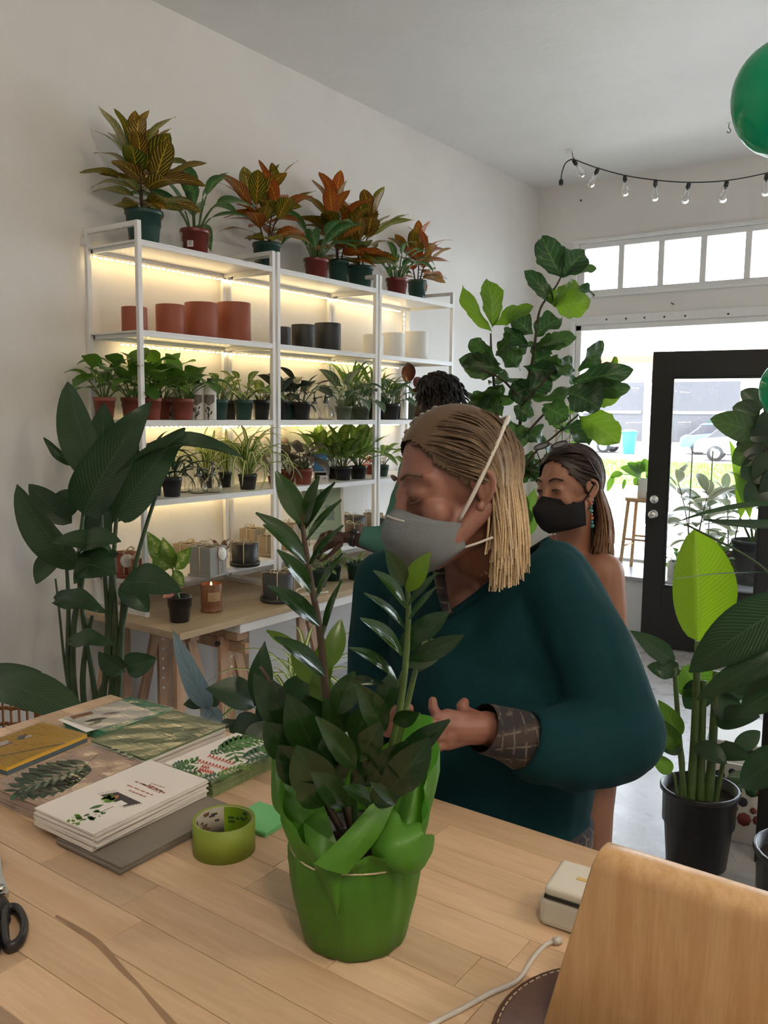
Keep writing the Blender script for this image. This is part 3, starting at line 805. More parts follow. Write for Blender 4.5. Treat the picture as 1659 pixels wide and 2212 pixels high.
# ---------------------------------------------------------------- woman in the black mask
SK2 = skin('tan_skin', (.235, .105, .062), (.29, .14, .085))
wb2 = at(1240, 1400, 2.62); wl2 = Vector((wb2.x, wb2.y, 0))
W2 = thing('person', 'woman in black mask with sunglasses pushed up on brown hair', 'person', wl2)
h2 = Head(1228, 1062, 2.55, .92, .10)
nb2 = at(1235, 1185, 2.62); L2s = at(1305, 1238, 2.52); R2s = at(1140, 1235, 2.80); ch2 = at(1225, 1330, 2.66)
mb = MB(); h2.skull(mb, nb2, .050); capsule(mb, R2s, .055, L2s, .058); ell(mb, ch2, X, Y, Z, (.155, .10, .20)); capsule(mb, nb2, .06, at(1230, 1240, 2.64), .085)
chain(mb, [L2s, at(1318, 1350, 2.52), at(1300, 1500, 2.50)], [.060, .050, .042]); chain(mb, [at(1300, 1500, 2.50), at(1230, 1560, 2.35)], [.042, .03])
chain(mb, [R2s, at(1120, 1350, 2.82), at(1120, 1480, 2.75), at(1180, 1540, 2.5)], [.055, .048, .040, .03])
hp2 = Vector((wl2.x, wl2.y, .88)); ell(mb, hp2, X, Y, Z, (.165, .12, .17)); capsule(mb, ch2, .12, hp2, .13)
for s_ in (-1, 1): chain(mb, [hp2 + Vector((s_ * .085, 0, -.03)), Vector((wl2.x + s_ * .09, wl2.y - .01, .47)), Vector((wl2.x + s_ * .09, wl2.y + .02, .07))], [.085, .058, .040])
for s_ in (-1, 1): capsule(mb, Vector((wl2.x + s_ * .09, wl2.y + .05, .035)), .032, Vector((wl2.x + s_ * .11, wl2.y - .15, .03)), .026)
me = blob(mb, .0058, 4, 'body'); shift(me, wl2); link('body', me, SK2, W2)
# hands clasped in front
for nm, w_, sx in (('left_hand', at(1230, 1560, 2.35), -1), ('right_hand', at(1180, 1540, 2.5), 1)):
    mb = MB(); dr = (RX * sx * .6 + Vector((0, -.8, -.1))).normalized(); up_ = Vector((0, 0, 1)); kn = [w_ + dr * .085 + up_ * (.027 - .018 * i) for i in range(4)]
    hand(mb, w_, kn, [[k + dr * .035 + RX * sx * .004, k + dr * .055 + RX * sx * .018, k + dr * .062 + RX * sx * .034] for k in kn], [w_ + up_ * .02 + dr * .02, w_ + up_ * .04 + dr * .05, w_ + up_ * .045 + dr * .075])
    me = blob(mb, .004, 3, nm); shift(me, wl2); link(nm, me, SK2, W2)
h2.ear(1, SK2, W2)
mb = MB(); ell(mb, ch2 - Vector((0, 0, .03)), X, Y, Z, (.162, .108, .17)); capsule(mb, ch2, .13, hp2, .14); ell(mb, hp2 - Vector((0, 0, .06)), X, Y, Z, (.185, .14, .18)); capsule(mb, hp2 - Vector((.04, 0, .08)), .15, hp2 - Vector((.05, 0, .26)), .17); capsule(mb, hp2 - Vector((-.04, 0, .08)), .15, hp2 - Vector((-.05, 0, .26)), .17)
me = blob(mb, .009, 5, 'dress'); topz = at(1230, 1262, 2.6).z; cut(me, lambda c, n: c.z > topz or c.z < .60); shift(me, wl2); link('dress', me, fabric('brown_print_dress', (.09, .045, .035), (.22, .13, .10), 60), W2)
tube_thing(W2, 'dress_strap', plain('strap_cloth', (.1, .05, .04), .8), [at(1270, 1270, 2.55), at(1262, 1215, 2.54), at(1250, 1195, 2.62)], .006, 6)
HB2 = hairmat('brown_hair', (.022, .013, .009), (.20, .105, .055))
h2.haircap(W2, hairmat('brown_root', (.022, .013, .009), (.03, .018, .012)))
h2.hair(W2, HB2, 900, (-.16, -.27), 7, .0034, .0, ear_f=-.035, out=.006, wild=.022, sweep=1.5, back=.030)
BK = fabric('black_mask_fabric', (.006, .006, .007), (.012, .012, .013), 300, .8)
def kf(h):
    R = []
    for i, (u, fo) in enumerate(((-.004, .112), (-.020, .134), (-.044, .152), (-.050, .152), (-.080, .138), (-.102, .116), (-.114, .092))):
        row = []
        for j in range(13):
            a = j / 12 * 2 - 1; k = 1 - abs(a); row.append(h.p(.020 + (fo + .004 - .020) * (k ** .70), .074 * (1 - k ** 1.5) * (1 if a > 0 else -1), u - (.024 * abs(a) if u > -.03 else -.022 * abs(a)) - .006 * abs(a)))
        R.append(row)
    return R
rows = [[p - wl2 for p in r] for r in kf(h2)]
mk = MB().grid(rows).build('face_mask', BK, W2); mk.modifiers.new('thickness', 'SOLIDIFY').thickness = .002
tube_thing(W2, 'mask_strap', BK, [h2.p(.024, .072, -.030), h2.p(.0, .082, .0), h2.p(-.015, .088, .022)], .0022, 6); tube_thing(W2, 'mask_strap', BK, [h2.p(.024, .064, -.062), h2.p(.0, .072, -.05), h2.p(-.015, .080, -.03)], .0022, 6)
EW = plain('eye_white', (.22, .20, .18), .3); EI = plain('dark_iris', (.012, .008, .006), .15)
BR2 = plain('dark_brow', (.02, .012, .008), .8)
for q in (-1, 1):
    mb = MB(); mb.ball(h2.p(.0840, q * .031, .0085) - wl2, .0078, 8, 12); ey = mb.build('eye', EW, W2)
    mb = MB(); mb.ball(h2.p(.0892, q * .0325, .0080) - wl2, .0044, 8, 10); mb.build('iris', EI, ey)
    tube_thing(W2, 'eyelashes', BR2, [h2.p(.0935, q * .019, .0105), h2.p(.0945, q * .032, .0130), h2.p(.086, q * .045, .0095)], .0024, 5)
    tube_thing(W2, 'eyebrow', BR2, [h2.p(.098, q * .014, .038), h2.p(.0945, q * .032, .045), h2.p(.080, q * .052, .038)], .0028, 6)
# earring
er = [h2.p(-.001, .080, -.036 - .011 * i) for i in range(7)]
for i, e in enumerate(er):
    MB().ball(e - wl2, .0062 if i % 2 == 0 else .0045, 6, 8).build('earring_bead', plain('bead_%d' % i, (.05, .22, .20) if i in (1, 2, 5, 6) else (.35, .12, .05), .4), W2)
# sunglasses resting on the hair
SG = thing('sunglasses', 'dark round sunglasses resting on the brown-haired woman', 'sunglasses', h2.p(.07, 0, .14))
sg0 = Vector(SG.location)
gm = plain('sunglass_frame', (.03, .018, .012), .3); gl_ = plain('sunglass_lens', (.05, .035, .03), .08, coat=.5)
for q in (-1, 1):
    c = h2.p(.066, q * .034, .142); e1_ = (h2.L).normalized(); e2_ = (h2.U * .42 + h2.F * -.9).normalized()
    ringp = [c + (e1_ * math.cos(a) * .027 + e2_ * math.sin(a) * .022) * 1.0 - sg0 for a in [2 * PI * i / 20 for i in range(20)]]
    MB().tube(ringp, .0022, 6, closed=True).build('rim', gm, SG)
    MB().add(ringp, [tuple(range(20))], smooth=False).build('lens', gl_, SG)
    MB().tube([p - sg0 for p in smoothcurve([h2.p(.062, q * .062, .140), h2.p(.02, q * .088, .105), h2.p(-.02, q * .092, .05), h2.p(-.035, q * .092, .022)], 4)], .002, 6).build('temple_arm', gm, SG)
MB().tube([p - sg0 for p in (h2.p(.070, -.009, .145), h2.p(.073, 0, .147), h2.p(.070, .009, .145))], .002, 6).build('bridge', gm, SG)
# ---------------------------------------------------------------- dark-haired person reaching over the table
SK3 = skin('dark_skin', (.050, .021, .014), (.065, .028, .019))
h3 = Head(945, 872, 4.15, 1.9, .18)
wb3 = at(960, 1250, 4.2); wl3 = Vector((wb3.x, wb3.y, 0))
W3 = thing('person', 'person with short dark curls and green sleeve reaching over the table', 'person', wl3)
nb3 = at(955, 962, 4.2); L3s = at(900, 1014, 4.05); R3s = at(1045, 1006, 4.35); ch3 = at(972, 1110, 4.22); wr3 = at(752, 1160, 4.02)
mb = MB(); h3.skull(mb, nb3, .056); capsule(mb, nb3, .07, ch3, .12)
el3 = at(840, 1185, 3.98)
chain(mb, [el3, wr3], [.045, .030])
kn = [at(712, 1150, 4.04), at(708, 1160, 4.02), at(708, 1171, 4.02), at(712, 1182, 4.03)]
hand(mb, wr3, kn, [[at(694, 1156, 4.06), at(686, 1172, 4.07), at(684, 1186, 4.06)], [at(690, 1166, 4.04), at(680, 1182, 4.05), at(678, 1196, 4.05)], [at(690, 1178, 4.03), at(682, 1192, 4.04), at(681, 1203, 4.05)], [at(698, 1190, 4.03), at(690, 1200, 4.04), at(688, 1208, 4.05)]], [at(735, 1176, 4.0), at(716, 1196, 3.99), at(702, 1206, 4.0), at(692, 1212, 4.01)], .0095)
me = blob(mb, .0062, 3, 'body'); shift(me, wl3); link('body', me, SK3, W3)
h3.ear(1, SK3, W3)
gs = fabric('sea_green_cotton', (.055, .165, .13), (.075, .20, .16), 200)
mb = MB(); capsule(mb, L3s, .085, R3s, .085); ell(mb, ch3, X, Y, Z, (.20, .13, .26)); ell(mb, Vector((ch3.x, ch3.y, 1.0)), X, Y, Z, (.19, .13, .22)); chain(mb, [L3s, at(872, 1100, 4.0), at(845, 1170, 3.98), at(775, 1158, 4.0)], [.085, .075, .068, .050])
sh3 = blob(mb, .009, 5, 'shirt'); d3 = (wr3 - el3).normalized(); pc = at(782, 1158, 4.0); cut(sh3, lambda c, n: (c - pc).dot(d3) > 0 and (c - pc).length < .14)
NRM = [0.0] * (len(sh3.vertices) * 3); sh3.vertices.foreach_get('normal', NRM)
for i_, v in enumerate(sh3.vertices): v.co = v.co + Vector(NRM[i_ * 3:i_ * 3 + 3]) * noise.noise(v.co * 14) * .008
shift(sh3, wl3); o = link('shirt', sh3, gs, W3); o.modifiers.new('thickness', 'SOLIDIFY').thickness = .003
mb = MB(); hp3 = Vector((ch3.x, ch3.y, .92)); ell(mb, hp3, X, Y, Z, (.17, .12, .15))
for s_ in (-1, 1): chain(mb, [hp3 + Vector((s_ * .09, 0, -.05)), Vector((ch3.x + s_ * .1, ch3.y, .48)), Vector((ch3.x + s_ * .1, ch3.y + .02, .08))], [.09, .065, .05])
me = blob(mb, .012, 3, 'trousers'); shift(me, wl3); link('trousers', me, jean, W3)
for s_ in (-1, 1):
    mb = MB(); capsule(mb, Vector((ch3.x + s_ * .1, ch3.y + .05, .04)), .038, Vector((ch3.x + s_ * .1 - .03, ch3.y - .16, .033)), .03); me = blob(mb, .009, 2, 'shoe'); shift(me, wl3); link('shoe', me, M['black'], W3)
wdir = (el3 - wr3).normalized(); wm = frame(wr3 + wdir * .03 - wl3, wdir, (0, 0, 1)).to_3x3() @ Matrix.Rotation(PI / 2, 3, 'Y')
wc_ = wr3 + wdir * .028 - wl3
MB().lathe([(.036, -.013), (.039, -.011), (.039, .011), (.036, .013)], 22, wc_, wm).build('watch_strap', M['blackplastic'], W3)
fc = wc_ + Vector((0, 0, .036)) - FW * .012; MB().box(fc, (.034, .03, .011), frame((0, 0, 0), wdir, Vector((0, 0, 1)) - FW * .4).to_3x3()).build('watch_face', M['black'], W3, bevel=.003)
rnd = random.Random(9); mb = MB()
for i in range(330):
    th = math.acos(1 - 1.35 * rnd.random()); a = rnd.uniform(0, 2 * PI)
    f, l, u = -.012 + .098 * math.sin(th) * math.cos(a), .078 * math.sin(th) * math.sin(a), .045 + .098 * math.cos(th)
    if f > .055 and u < .10: continue
    n_ = Vector((f + .012, l, u - .045)).normalized(); p = Vector((f, l, u)); side = n_.orthogonal().normalized(); s2 = n_.cross(side); ph = rnd.uniform(0, 6); L_ = rnd.uniform(.025, .05)
    pts = [h3.p(*(p + n_ * L_ * k / 5 + (side * math.cos(ph + k * 1.5) + s2 * math.sin(ph + k * 1.5)) * .006 + Vector((0, 0, -.002 * k * k)))) - wl3 for k in range(6)]
    mb.tube(pts, [.0062, .0065, .0062, .006, .005, .002], 5, cap=False)
mb.build('hair', plain('black_curls', (.010, .008, .008), .6, var=.4), W3)
h3.haircap(W3, plain('black_scalp', (.008, .007, .007), .8), g=.006)
# ================================================================ shelving
SX0, SX1 = .025, .405
SHELF = {1: 2.405, 2: 2.02, 3: 1.628, 4: 1.268, 5: .895}
TT = .74                       # trestle table top
BAYS = [(2.432, 3.292), (3.308, 4.182), (4.198, 5.055)]
PT = .022
names = ['nearest the bird of paradise', 'in the middle', 'nearest the fiddle leaf fig']
for bi, (ya, yb) in enumerate(BAYS):
    t = thing('shelving_unit', 'white metal shelving unit on the trestle table, ' + names[bi], 'shelf', (SX0, ya, TT), 0, 'white shelving units')
    L = yb - ya; D = SX1 - SX0; TOP = 2.485 - TT
    for x in (0, D - PT):
        for y in (0, L - PT):
            q = MB(); q.box2((x, y, 0), (x + PT, y + PT, TOP)); q.build('post', M['wmetal'], t, bevel=.002)
    for y in (0, L - PT):
        q = MB(); q.box2((PT, y, TOP - PT), (D - PT, y + PT, TOP)); q.build('top_rail', M['wmetal'], t, bevel=.002)
        q = MB(); q.box2((PT, y, 0), (D - PT, y + PT, PT)); q.build('foot_rail', M['wmetal'], t, bevel=.002)
    for k, z in SHELF.items():
        zz = z - TT
        q = MB(); q.box2((PT * .3, PT * .3, zz - .008), (D - .001, L - PT * .3, zz))
        b = q.build('shelf_board', M['wmetal'], t)
        q = MB()
        q.box2((PT, PT, zz - .026), (D - PT - .01, PT + .006, zz - .0085)); q.box2((PT, L - PT - .006, zz - .026), (D - PT - .01, L - PT, zz - .0085))
        q.box2((D - .016, PT, zz - .026), (D - .001, L - PT, zz - .0085)); q.box2((PT, PT, zz - .026), (PT + .01, L - PT, zz - .0085))
        q.build('shelf_lip', M['wmetal'], b)
    if bi == 0:
        q = MB(); q.box2((-.02, -.006, TOP - .07), (.03, 0, TOP - .035)); q.build('wall_bracket', M['wmetal'], t)
# warm LED strips under the shelves, along the wall side
led = emit('warm_led', (1.0, .74, .36), 34.0)
tape = plain('led_tape', (.75, .68, .5), .6)
where = {1: (2.46, 4.93, 'topmost'), 2: (2.60, 4.93, 'second'), 3: (2.46, 4.93, 'third'), 4: (2.46, 4.2, 'lowest')}
for k, (ya, yb, nm) in where.items():
    z = SHELF[k] - .03 - .008
    x = .052
    t = thing('led_strip', 'warm glowing LED strip under the %s shelf along wall' % ('top' if k == 1 else nm), 'light strip', (x, ya, z), 0, 'LED strips')
    q = MB(); q.box2((-.005, 0, .002), (.005, yb - ya, .004)); q.build('tape', tape, t)
    q = MB(); y = .01
    while y < yb - ya - .01:
        q.box((0, y, -.001), (.009, .011, .005)); y += .0305
    o = q.build('light_beads', led, t); o['kind'] = 'stuff'
# loose vertical strip end on the last back post
t = thing('led_strip', 'short vertical end of LED strip hanging by the last post', 'light strip', (.052, 4.955, 2.05), 0, 'LED strips')
q = MB(); q.box2((-.004, 0, 0), (.004, .003, .33)); q.build('tape', tape, t)
q = MB()
for i in range(10): q.box((.004, .004, .02 + i * .031), (.006, .006, .012))
o = q.build('light_beads', emit('warm_led_dim', (1.0, .74, .36), 18.0), t); o['kind'] = 'stuff'

# ================================================================ trestle table
tb = thing('tabletop_board', 'birch tabletop board carrying the white shelves', 'table', (0, 2.335, 0))
q = MB(); q.box2((.02, 0, TT - .03), (.745, 2.95, TT)); q.build('birch_top', M['birch'], tb, bevel=.002)
q = MB(); q.box2((.03, .36, TT - .075), (.735, 2.95, TT - .031)); q.build('white_underboard', M['wmetal'], tb, bevel=.002)
def trestle(label, y, adj, zt):
    t = thing('trestle', label, 'trestle', (.38, y, 0), 0, 'wooden trestles under the shelf table')
    for sx in (-1, 1):
        for sy in (-1, 1):
            a = Vector((sx * .33, sy * .115, .0)); b = Vector((sx * .23, sy * .03, zt - .03))
            d = b - a; mm = frame((a + b) / 2, d, (0, 1, 0)).to_3x3()
            q = MB(); q.box((a + b) / 2, (d.length, .022, .05), mm); q.build('leg', M['pine'], t, bevel=.002)
        q = MB(); q.box((sx * .31, 0, .14), (.03, .19, .04)); q.build('stretcher', M['pine'], t, bevel=.002)
        if adj:
            q = MB(); q.box((sx * .245, 0, zt - .26), (.02, .045, .50)); post = q.build('height_post', M['pine'], t, bevel=.002)
            q = MB()
            for i in range(6): q.lathe([(0, -.0115), (.007, -.0115), (.007, .0115), (0, .0115)], 10, (sx * .245, 0, zt - .13 - i * .05), Matrix.Rotation(PI / 2, 3, 'Y'))
            q.build('peg_holes', M['paperw'], post)
    if adj:
        q = MB(); q.box((0, 0, zt - .02), (.66, .07, .04)); q.build('beam', M['pine'], t, bevel=.002)
        q = MB(); q.box((0, .0, zt - .075), (.72, .03, .05)); q.build('beam', M['pine'], t, bevel=.002)
        q = MB(); q.lathe([(0, 0), (.012, 0), (.012, .012), (.006, .02), (0, .02)], 12, (.235, -.06, zt - .06), Matrix.Rotation(PI / 2, 3, 'X')); q.build('bolt', M['blackplastic'], t)
    else:
        q = MB(); q.box((0, 0, zt - .02), (.60, .05, .04)); q.build('beam', M['pine'], t, bevel=.002)
trestle('plain wooden trestle under the near end of table', 2.475, False, TT - .032)
trestle('adjustable wooden trestle with pegged holes', 2.735, True, TT - .077)
trestle('wooden trestle under the middle of the shelf table', 3.28, False, TT - .077)
trestle('wooden trestle under the far end of the table', 4.95, True, TT - .077)

# ================================================================ counter
ZC = 1.03
CX0, CX1, CY0, CY1 = 1.885, 3.75, .452, 1.158
ct = thing('counter', 'tall butcher block counter with mixed maple staves', 'counter', ((CX0 + CX1) / 2, (CY0 + CY1) / 2, 0))
stv = wood('maple_stave', hexc('dcc0a0'), hexc('c3a383'), 'X', .9, .40, .38, True)
# knots and figure on the staves
nt = stv.node_tree
random.seed(21)
rows = 11; rw = (CY1 - CY0) / rows
ox, oy = (CX0 + CX1) / 2, (CY0 + CY1) / 2
for r in range(rows):
    x = CX0
    while x < CX1 - .01:
        L = random.uniform(.16, .62)
        if CX1 - (x + L) < .12: L = CX1 - x
        q = MB(); q.box((0, 0, 0), (L - .0007, rw - .0007, .038))
        o = q.build('stave', stv, ct, bevel=.0006, seg=1)
        o.location = (x + L / 2 - ox, CY0 + (r + .5) * rw - oy, ZC - .019)
        x += L
# dark flame of grain running through the near staves
gp = [((120, 1978), 5), ((165, 2005), 9), ((215, 2040), 13), ((262, 2092), 11), ((300, 2130), 7), ((330, 2165), 10), ((372, 2212), 14), ((410, 2250), 8)]
q = MB(); rr = []
for (x, y), w in gp:
    w *= .5; a = on_z(x - w * .7, y + w, ZC + .00025); b = on_z(x + w * .7, y - w, ZC + .00025); rr.append([a - ct.location, b - ct.location])
rr = [list(c) for c in zip(smoothcurve([r_[0] for r_ in rr], 4), smoothcurve([r_[1] for r_ in rr], 4))]
q.grid(rr); q.build('grain_streak', plain('dark_grain', (.30, .19, .11), .45, var=.2, scale=40), ct)
q = MB(); q.box2((CX0 + .05 - ox, CY0 + .06 - oy, .08), (CX1 - .05 - ox, CY1 - .1 - oy, ZC - .039)); q.build('cabinet', plain('dark_cabinet', (.06, .05, .045), .6), ct, bevel=.004)
q = MB(); q.box2((CX0 + .08 - ox, CY0 + .1 - oy, 0), (CX1 - .08 - ox, CY1 - .14 - oy, .08)); q.build('plinth', M['black'], ct)
# ================================================================ leaf shapes
def leaf_geo(W=.3, a=.9, b=1.0, bend=.6, fold=.2, wave=0.0, nu=9, nv=4, heart=0.0, tip=0.0, scal=0.0, side=0.0, seed=0):
    """unit-length leaf, base at the origin, growing along +X, upper side +Z"""
    rnd = random.Random(seed)
    ph = rnd.uniform(0, 6.28)
    rows = []; uvs = []
    x = z = y = 0.0
    ds = 1.0 / nu
    for i in range(nu + 1):
        u = i / nu
        th = bend * (u ** 1.3) - bend * .25
        if i: x += math.cos(th) * ds; z -= math.sin(th) * ds; y += side * u * ds
        uu = min(max(u, 0.0), 1.0)
        w = max(math.sin(PI * uu ** a), 0.0) ** b * W / 2
        if heart: w = max(w, W / 2 * heart * (1 - u) ** .6)
        w = max(w, .004 if i in (0, nu) else 0)
        if scal: w *= 1 + scal * math.sin(u * 21 + ph)
        row = []
        for j in range(nv + 1):
            v = j / nv * 2 - 1
            lift = abs(v) * w * math.sin(fold) + wave * W * math.sin(u * 11 + ph + (1.5 if v > 0 else 0)) * abs(v) ** 1.5
            back = heart * .38 * W * abs(v) ** 1.4 * max(0, 1 - u * 3.2) if heart else 0
            row.append(Vector((x - back + math.sin(th) * lift, y + v * w * math.cos(fold), z + math.cos(th) * lift)))
            uvs.append((u, j / nv))
        rows.append(row)
    return rows, uvs
LEAFC = {}
def leafset(key, mat, n=4, **kw):
    k = (key, mat.name)
    if k not in LEAFC:
        out = []
        for i in range(n):
            kk = dict(kw)
            kk['bend'] = kw.get('bend', .6) * (.55 + .9 * i / max(1, n - 1))
            kk['side'] = kw.get('side', 0) + (-.12 + .24 * ((i * 7) % n) / n)
            rows, uv = leaf_geo(seed=i + 1, **kk)
            me = MB().grid(rows, uv).mesh(key + '_leaf'); me.materials.append(mat); out.append(me)
        LEAFC[k] = out
    return LEAFC[k]
def hero_leaf(root, p0, p1, W, mat, nrm=None, sag=.08, a=.9, b=1.0, fold=.25, wave=.0, nu=14, nv=6, scal=0, heart=0, name='leaf', roll=0.0, lean=None, curl=0.0):
    """leaf blade spanning two real points; sag bows it away from nrm"""
    p0 = Vector(p0); p1 = Vector(p1); ax = p1 - p0; L = ax.length
    n = Vector(nrm) if nrm is not None else -FW
    t = ax.normalized()
    n = (n - t * n.dot(t)); n = n.normalized() if n.length > 1e-4 else t.orthogonal().normalized()
    if roll: n = Quaternion(t, roll) @ n
    rnd = random.Random(int(abs(p0.x * 1e4) + abs(p1.z * 3e4)))
    ph = rnd.uniform(0, 6.28)
    mid = (p0 + p1) / 2 + n * sag * L * 2 + (Vector(lean) * L if lean is not None else Vector())
    rows = []; uvs = []
    pts = bez(p0, mid, p1, nu)
    for i, p in enumerate(pts):
        u = i / nu
        tt = (pts[min(i + 1, nu)] - pts[max(i - 1, 0)]).normalized()
        nn = (n - tt * n.dot(tt)).normalized()
        if curl: nn = Quaternion(tt, curl * u) @ nn
        s = nn.cross(tt)
        w = max(math.sin(PI * u ** a), 0) ** b * W / 2
        if heart: w = max(w, W / 2 * heart * (1 - u) ** .6)
        w = max(w, .0015)
        if scal: w *= 1 + scal * math.sin(u * 23 + ph) + scal * .6 * math.sin(u * 41 + ph * 2)
        row = []
        for j in range(nv + 1):
            v = j / nv * 2 - 1
            lift = abs(v) * w * math.sin(fold) + wave * W * math.sin(u * 12 + ph + (1.7 if v > 0 else 0)) * abs(v) ** 1.5
            back = heart * .38 * W * abs(v) ** 1.4 * max(0, 1 - u * 3.2) if heart else 0
            row.append(p + s * (v * w * math.cos(fold)) + nn * lift - tt * back - Vector(root.location)); uvs.append((u, j / nv))
        rows.append(row)
    return MB().grid(rows, uvs).build(name, mat, root)
def hero_stem(root, pts, r0, r1, mat, name='stem', n=7):
    P = smoothcurve(pts, 5) if len(pts) > 2 else [Vector(p) for p in pts]
    k = len(P)
    q = MB(); q.tube([p - Vector(root.location) for p in P], [r0 + (r1 - r0) * i / (k - 1) for i in range(k)], n)
    return q.build(name, mat, root)

# ---------------------------------------------------------------- foliage materials
LM = {
 'croton': leafmat('croton_leaf', (.050, .115, .018), (.13, .060, .020), (.70, .52, .07), 8, .22, 1.3, .06, trans=.16, rough=.3, vstr=.9),
 'croton2': leafmat('croton_leaf_orange', (.075, .12, .018), (.33, .070, .030), (.75, .42, .06), 8, .24, 1.3, .06, trans=.16, rough=.3, vstr=.85),
 'dieff': leafmat('dieffenbachia_leaf', (.035, .12, .03), (.06, .16, .045), (.26, .42, .16), 10, .5, 1.6, .05, style='blotch', trans=.2, rough=.3),
 'heartg': leafmat('round_green_leaf', (.045, .125, .022), (.085, .20, .03), (.13, .25, .06), 8, .18, .9, .05, trans=.3, rough=.35, vstr=.5),
 'varieg': leafmat('variegated_leaf', (.07, .15, .03), (.15, .22, .045), (.62, .62, .30), 5, .5, 1.2, .3, style='blotch', trans=.3, rough=.35),
 'darkvel': leafmat('dark_velvet_leaf', (.012, .022, .015), (.02, .035, .022), (.16, .21, .16), 6, .10, 1.1, .05, trans=.08, rough=.45, vstr=.6),
 'silver': leafmat('silver_veined_leaf', (.035, .085, .04), (.06, .12, .055), (.38, .46, .36), 6, .16, 1.2, .08, trans=.18, rough=.35, vstr=.8),
 'palm': leafmat('narrow_palm_leaf', (.06, .135, .028), (.10, .19, .04), (.18, .27, .07), 3, .05, 1, .08, trans=.3),
 'spider': leafmat('spider_plant_leaf', (.07, .15, .02), (.11, .19, .03), (.62, .66, .36), 3, .3, 1, .1, style='stripe', trans=.35),
 'aglao': leafmat('aglaonema_leaf', (.06, .14, .025), (.09, .19, .03), (.50, .56, .24), 9, .5, 1.6, .1, style='blotch', trans=.3, rough=.35),
 'begonia': leafmat('spotted_begonia_leaf', (.06, .050, .028), (.10, .045, .03), (.42, .45, .46), 6, .3, 1, .1, style='spots', trans=.2),
 'redleaf': leafmat('burgundy_leaf', (.055, .02, .012), (.10, .03, .015), (.16, .06, .04), 10, .1, 1, .05, trans=.2, vstr=.5),
 'pinkleaf': leafmat('pink_leaf', (.45, .14, .10), (.55, .22, .16), (.6, .35, .28), 8, .3, 1, .1, trans=.3),
 'bop': leafmat('bird_of_paradise_leaf', (.018, .048, .020), (.026, .062, .024), (.055, .10, .045), 24, .28, .9, .035, trans=.2, rough=.27, vstr=.6, rib=.55),
 'bopy': leafmat('young_bird_of_paradise_leaf', (.10, .20, .02), (.13, .24, .025), (.20, .30, .05), 26, .28, .9, .03, trans=.5, rough=.4, vstr=.5, rib=.5),
 'fig': leafmat('fiddle_fig_leaf', (.016, .048, .015), (.034, .082, .018), (.08, .14, .04), 6, .14, 1.0, .05, trans=.3, rough=.33, vstr=.6),
 'figy': leafmat('young_fiddle_fig_leaf', (.075, .155, .018), (.10, .19, .025), (.14, .23, .05), 6, .14, 1.0, .05, trans=.4, rough=.35, vstr=.6),
 'zz': leafmat('zz_leaf', (.010, .032, .009), (.020, .052, .012), (.035, .075, .028), 4, .05, 1, .05, trans=.12, rough=.13, vstr=.45),
 'zzy': leafmat('young_zz_leaf', (.06, .125, .015), (.085, .16, .018), (.09, .16, .03), 4, .05, 1, .05, trans=.25, rough=.25, vstr=.45),
 'alo': leafmat('silver_alocasia_leaf', (.17, .25, .29), (.22, .30, .34), (.04, .06, .07), 6, .05, 1.1, .02, trans=.12, rough=.35, vstr=.8),
 'dark': leafmat('dark_shade_leaf', (.012, .032, .014), (.02, .05, .018), (.03, .06, .02), 7, .1, 1, .04, trans=.2, rough=.35, vstr=.4),
 'rubber': leafmat('variegated_rubber_leaf', (.10, .14, .08), (.16, .18, .11), (.22, .23, .15), 6, .3, 1, .06, edge=(.70, .64, .42), trans=.45, rough=.35, vstr=.5),
 'green': leafmat('bright_green_leaf', (.06, .14, .02), (.09, .19, .03), (.14, .24, .06), 8, .15, 1, .05, trans=.45, rough=.4, vstr=.5),
}
SP = {
 'croton': dict(key='croton', mat='croton', W=.42, a=.95, b=.68, bend=.7, fold=.10, wave=.03),
 'croton2': dict(key='croton', mat='croton2', W=.42, a=.95, b=.68, bend=.7, fold=.10, wave=.03),
 'dieff': dict(key='dieff', mat='dieff', W=.36, a=.80, b=1.0, bend=1.2, fold=.3),
 'heartg': dict(key='heart', mat='heartg', W=.84, a=.75, b=.75, bend=.9, fold=.18, heart=.75, scal=.04),
 'varieg': dict(key='ovate', mat='varieg', W=.66, a=.75, b=.8, bend=.8, fold=.2, heart=.4),
 'darkvel': dict(key='shield', mat='darkvel', W=.72, a=.78, b=.8, bend=.8, fold=.15, heart=.7),
 'silver': dict(key='arrow', mat='silver', W=.62, a=.7, b=.9, bend=1.0, fold=.2, heart=.7),
 'palm': dict(key='narrow', mat='palm', W=.11, a=.8, b=1.0, bend=1.3, fold=.4),
 'spider': dict(key='strap', mat='spider', W=.055, a=.55, b=.6, bend=2.5, fold=.4, nu=12, nv=2),
 'aglao': dict(key='aglao', mat='aglao', W=.38, a=.85, b=.95, bend=.9, fold=.25, wave=.03),
 'begonia': dict(key='wing', mat='begonia', W=.46, a=.65, b=.95, bend=1.5, fold=.2, heart=.6, wave=.05),
 'redleaf': dict(key='ovlance', mat='redleaf', W=.42, a=.9, b=.85, bend=.8, fold=.25),
 'pinkleaf': dict(key='ovate', mat='pinkleaf', W=.6, a=.75, b=.8, bend=.8, fold=.2),
 'rubber': dict(key='rubber', mat='rubber', W=.46, a=.9, b=.75, bend=.7, fold=.22),
 'green': dict(key='ovate', mat='green', W=.55, a=.8, b=.8, bend=1.1, fold=.2, heart=.3),
 'prayer': dict(key='prayer', mat='green', W=.5, a=.9, b=.7, bend=1.0, fold=.15),
 'dracaena': dict(key='narrow', mat='dark', W=.13, a=.7, b=.9, bend=1.6, fold=.4),
 'dark': dict(key='ovate', mat='dark', W=.6, a=.75, b=.8, bend=.9, fold=.2, heart=.3),
}
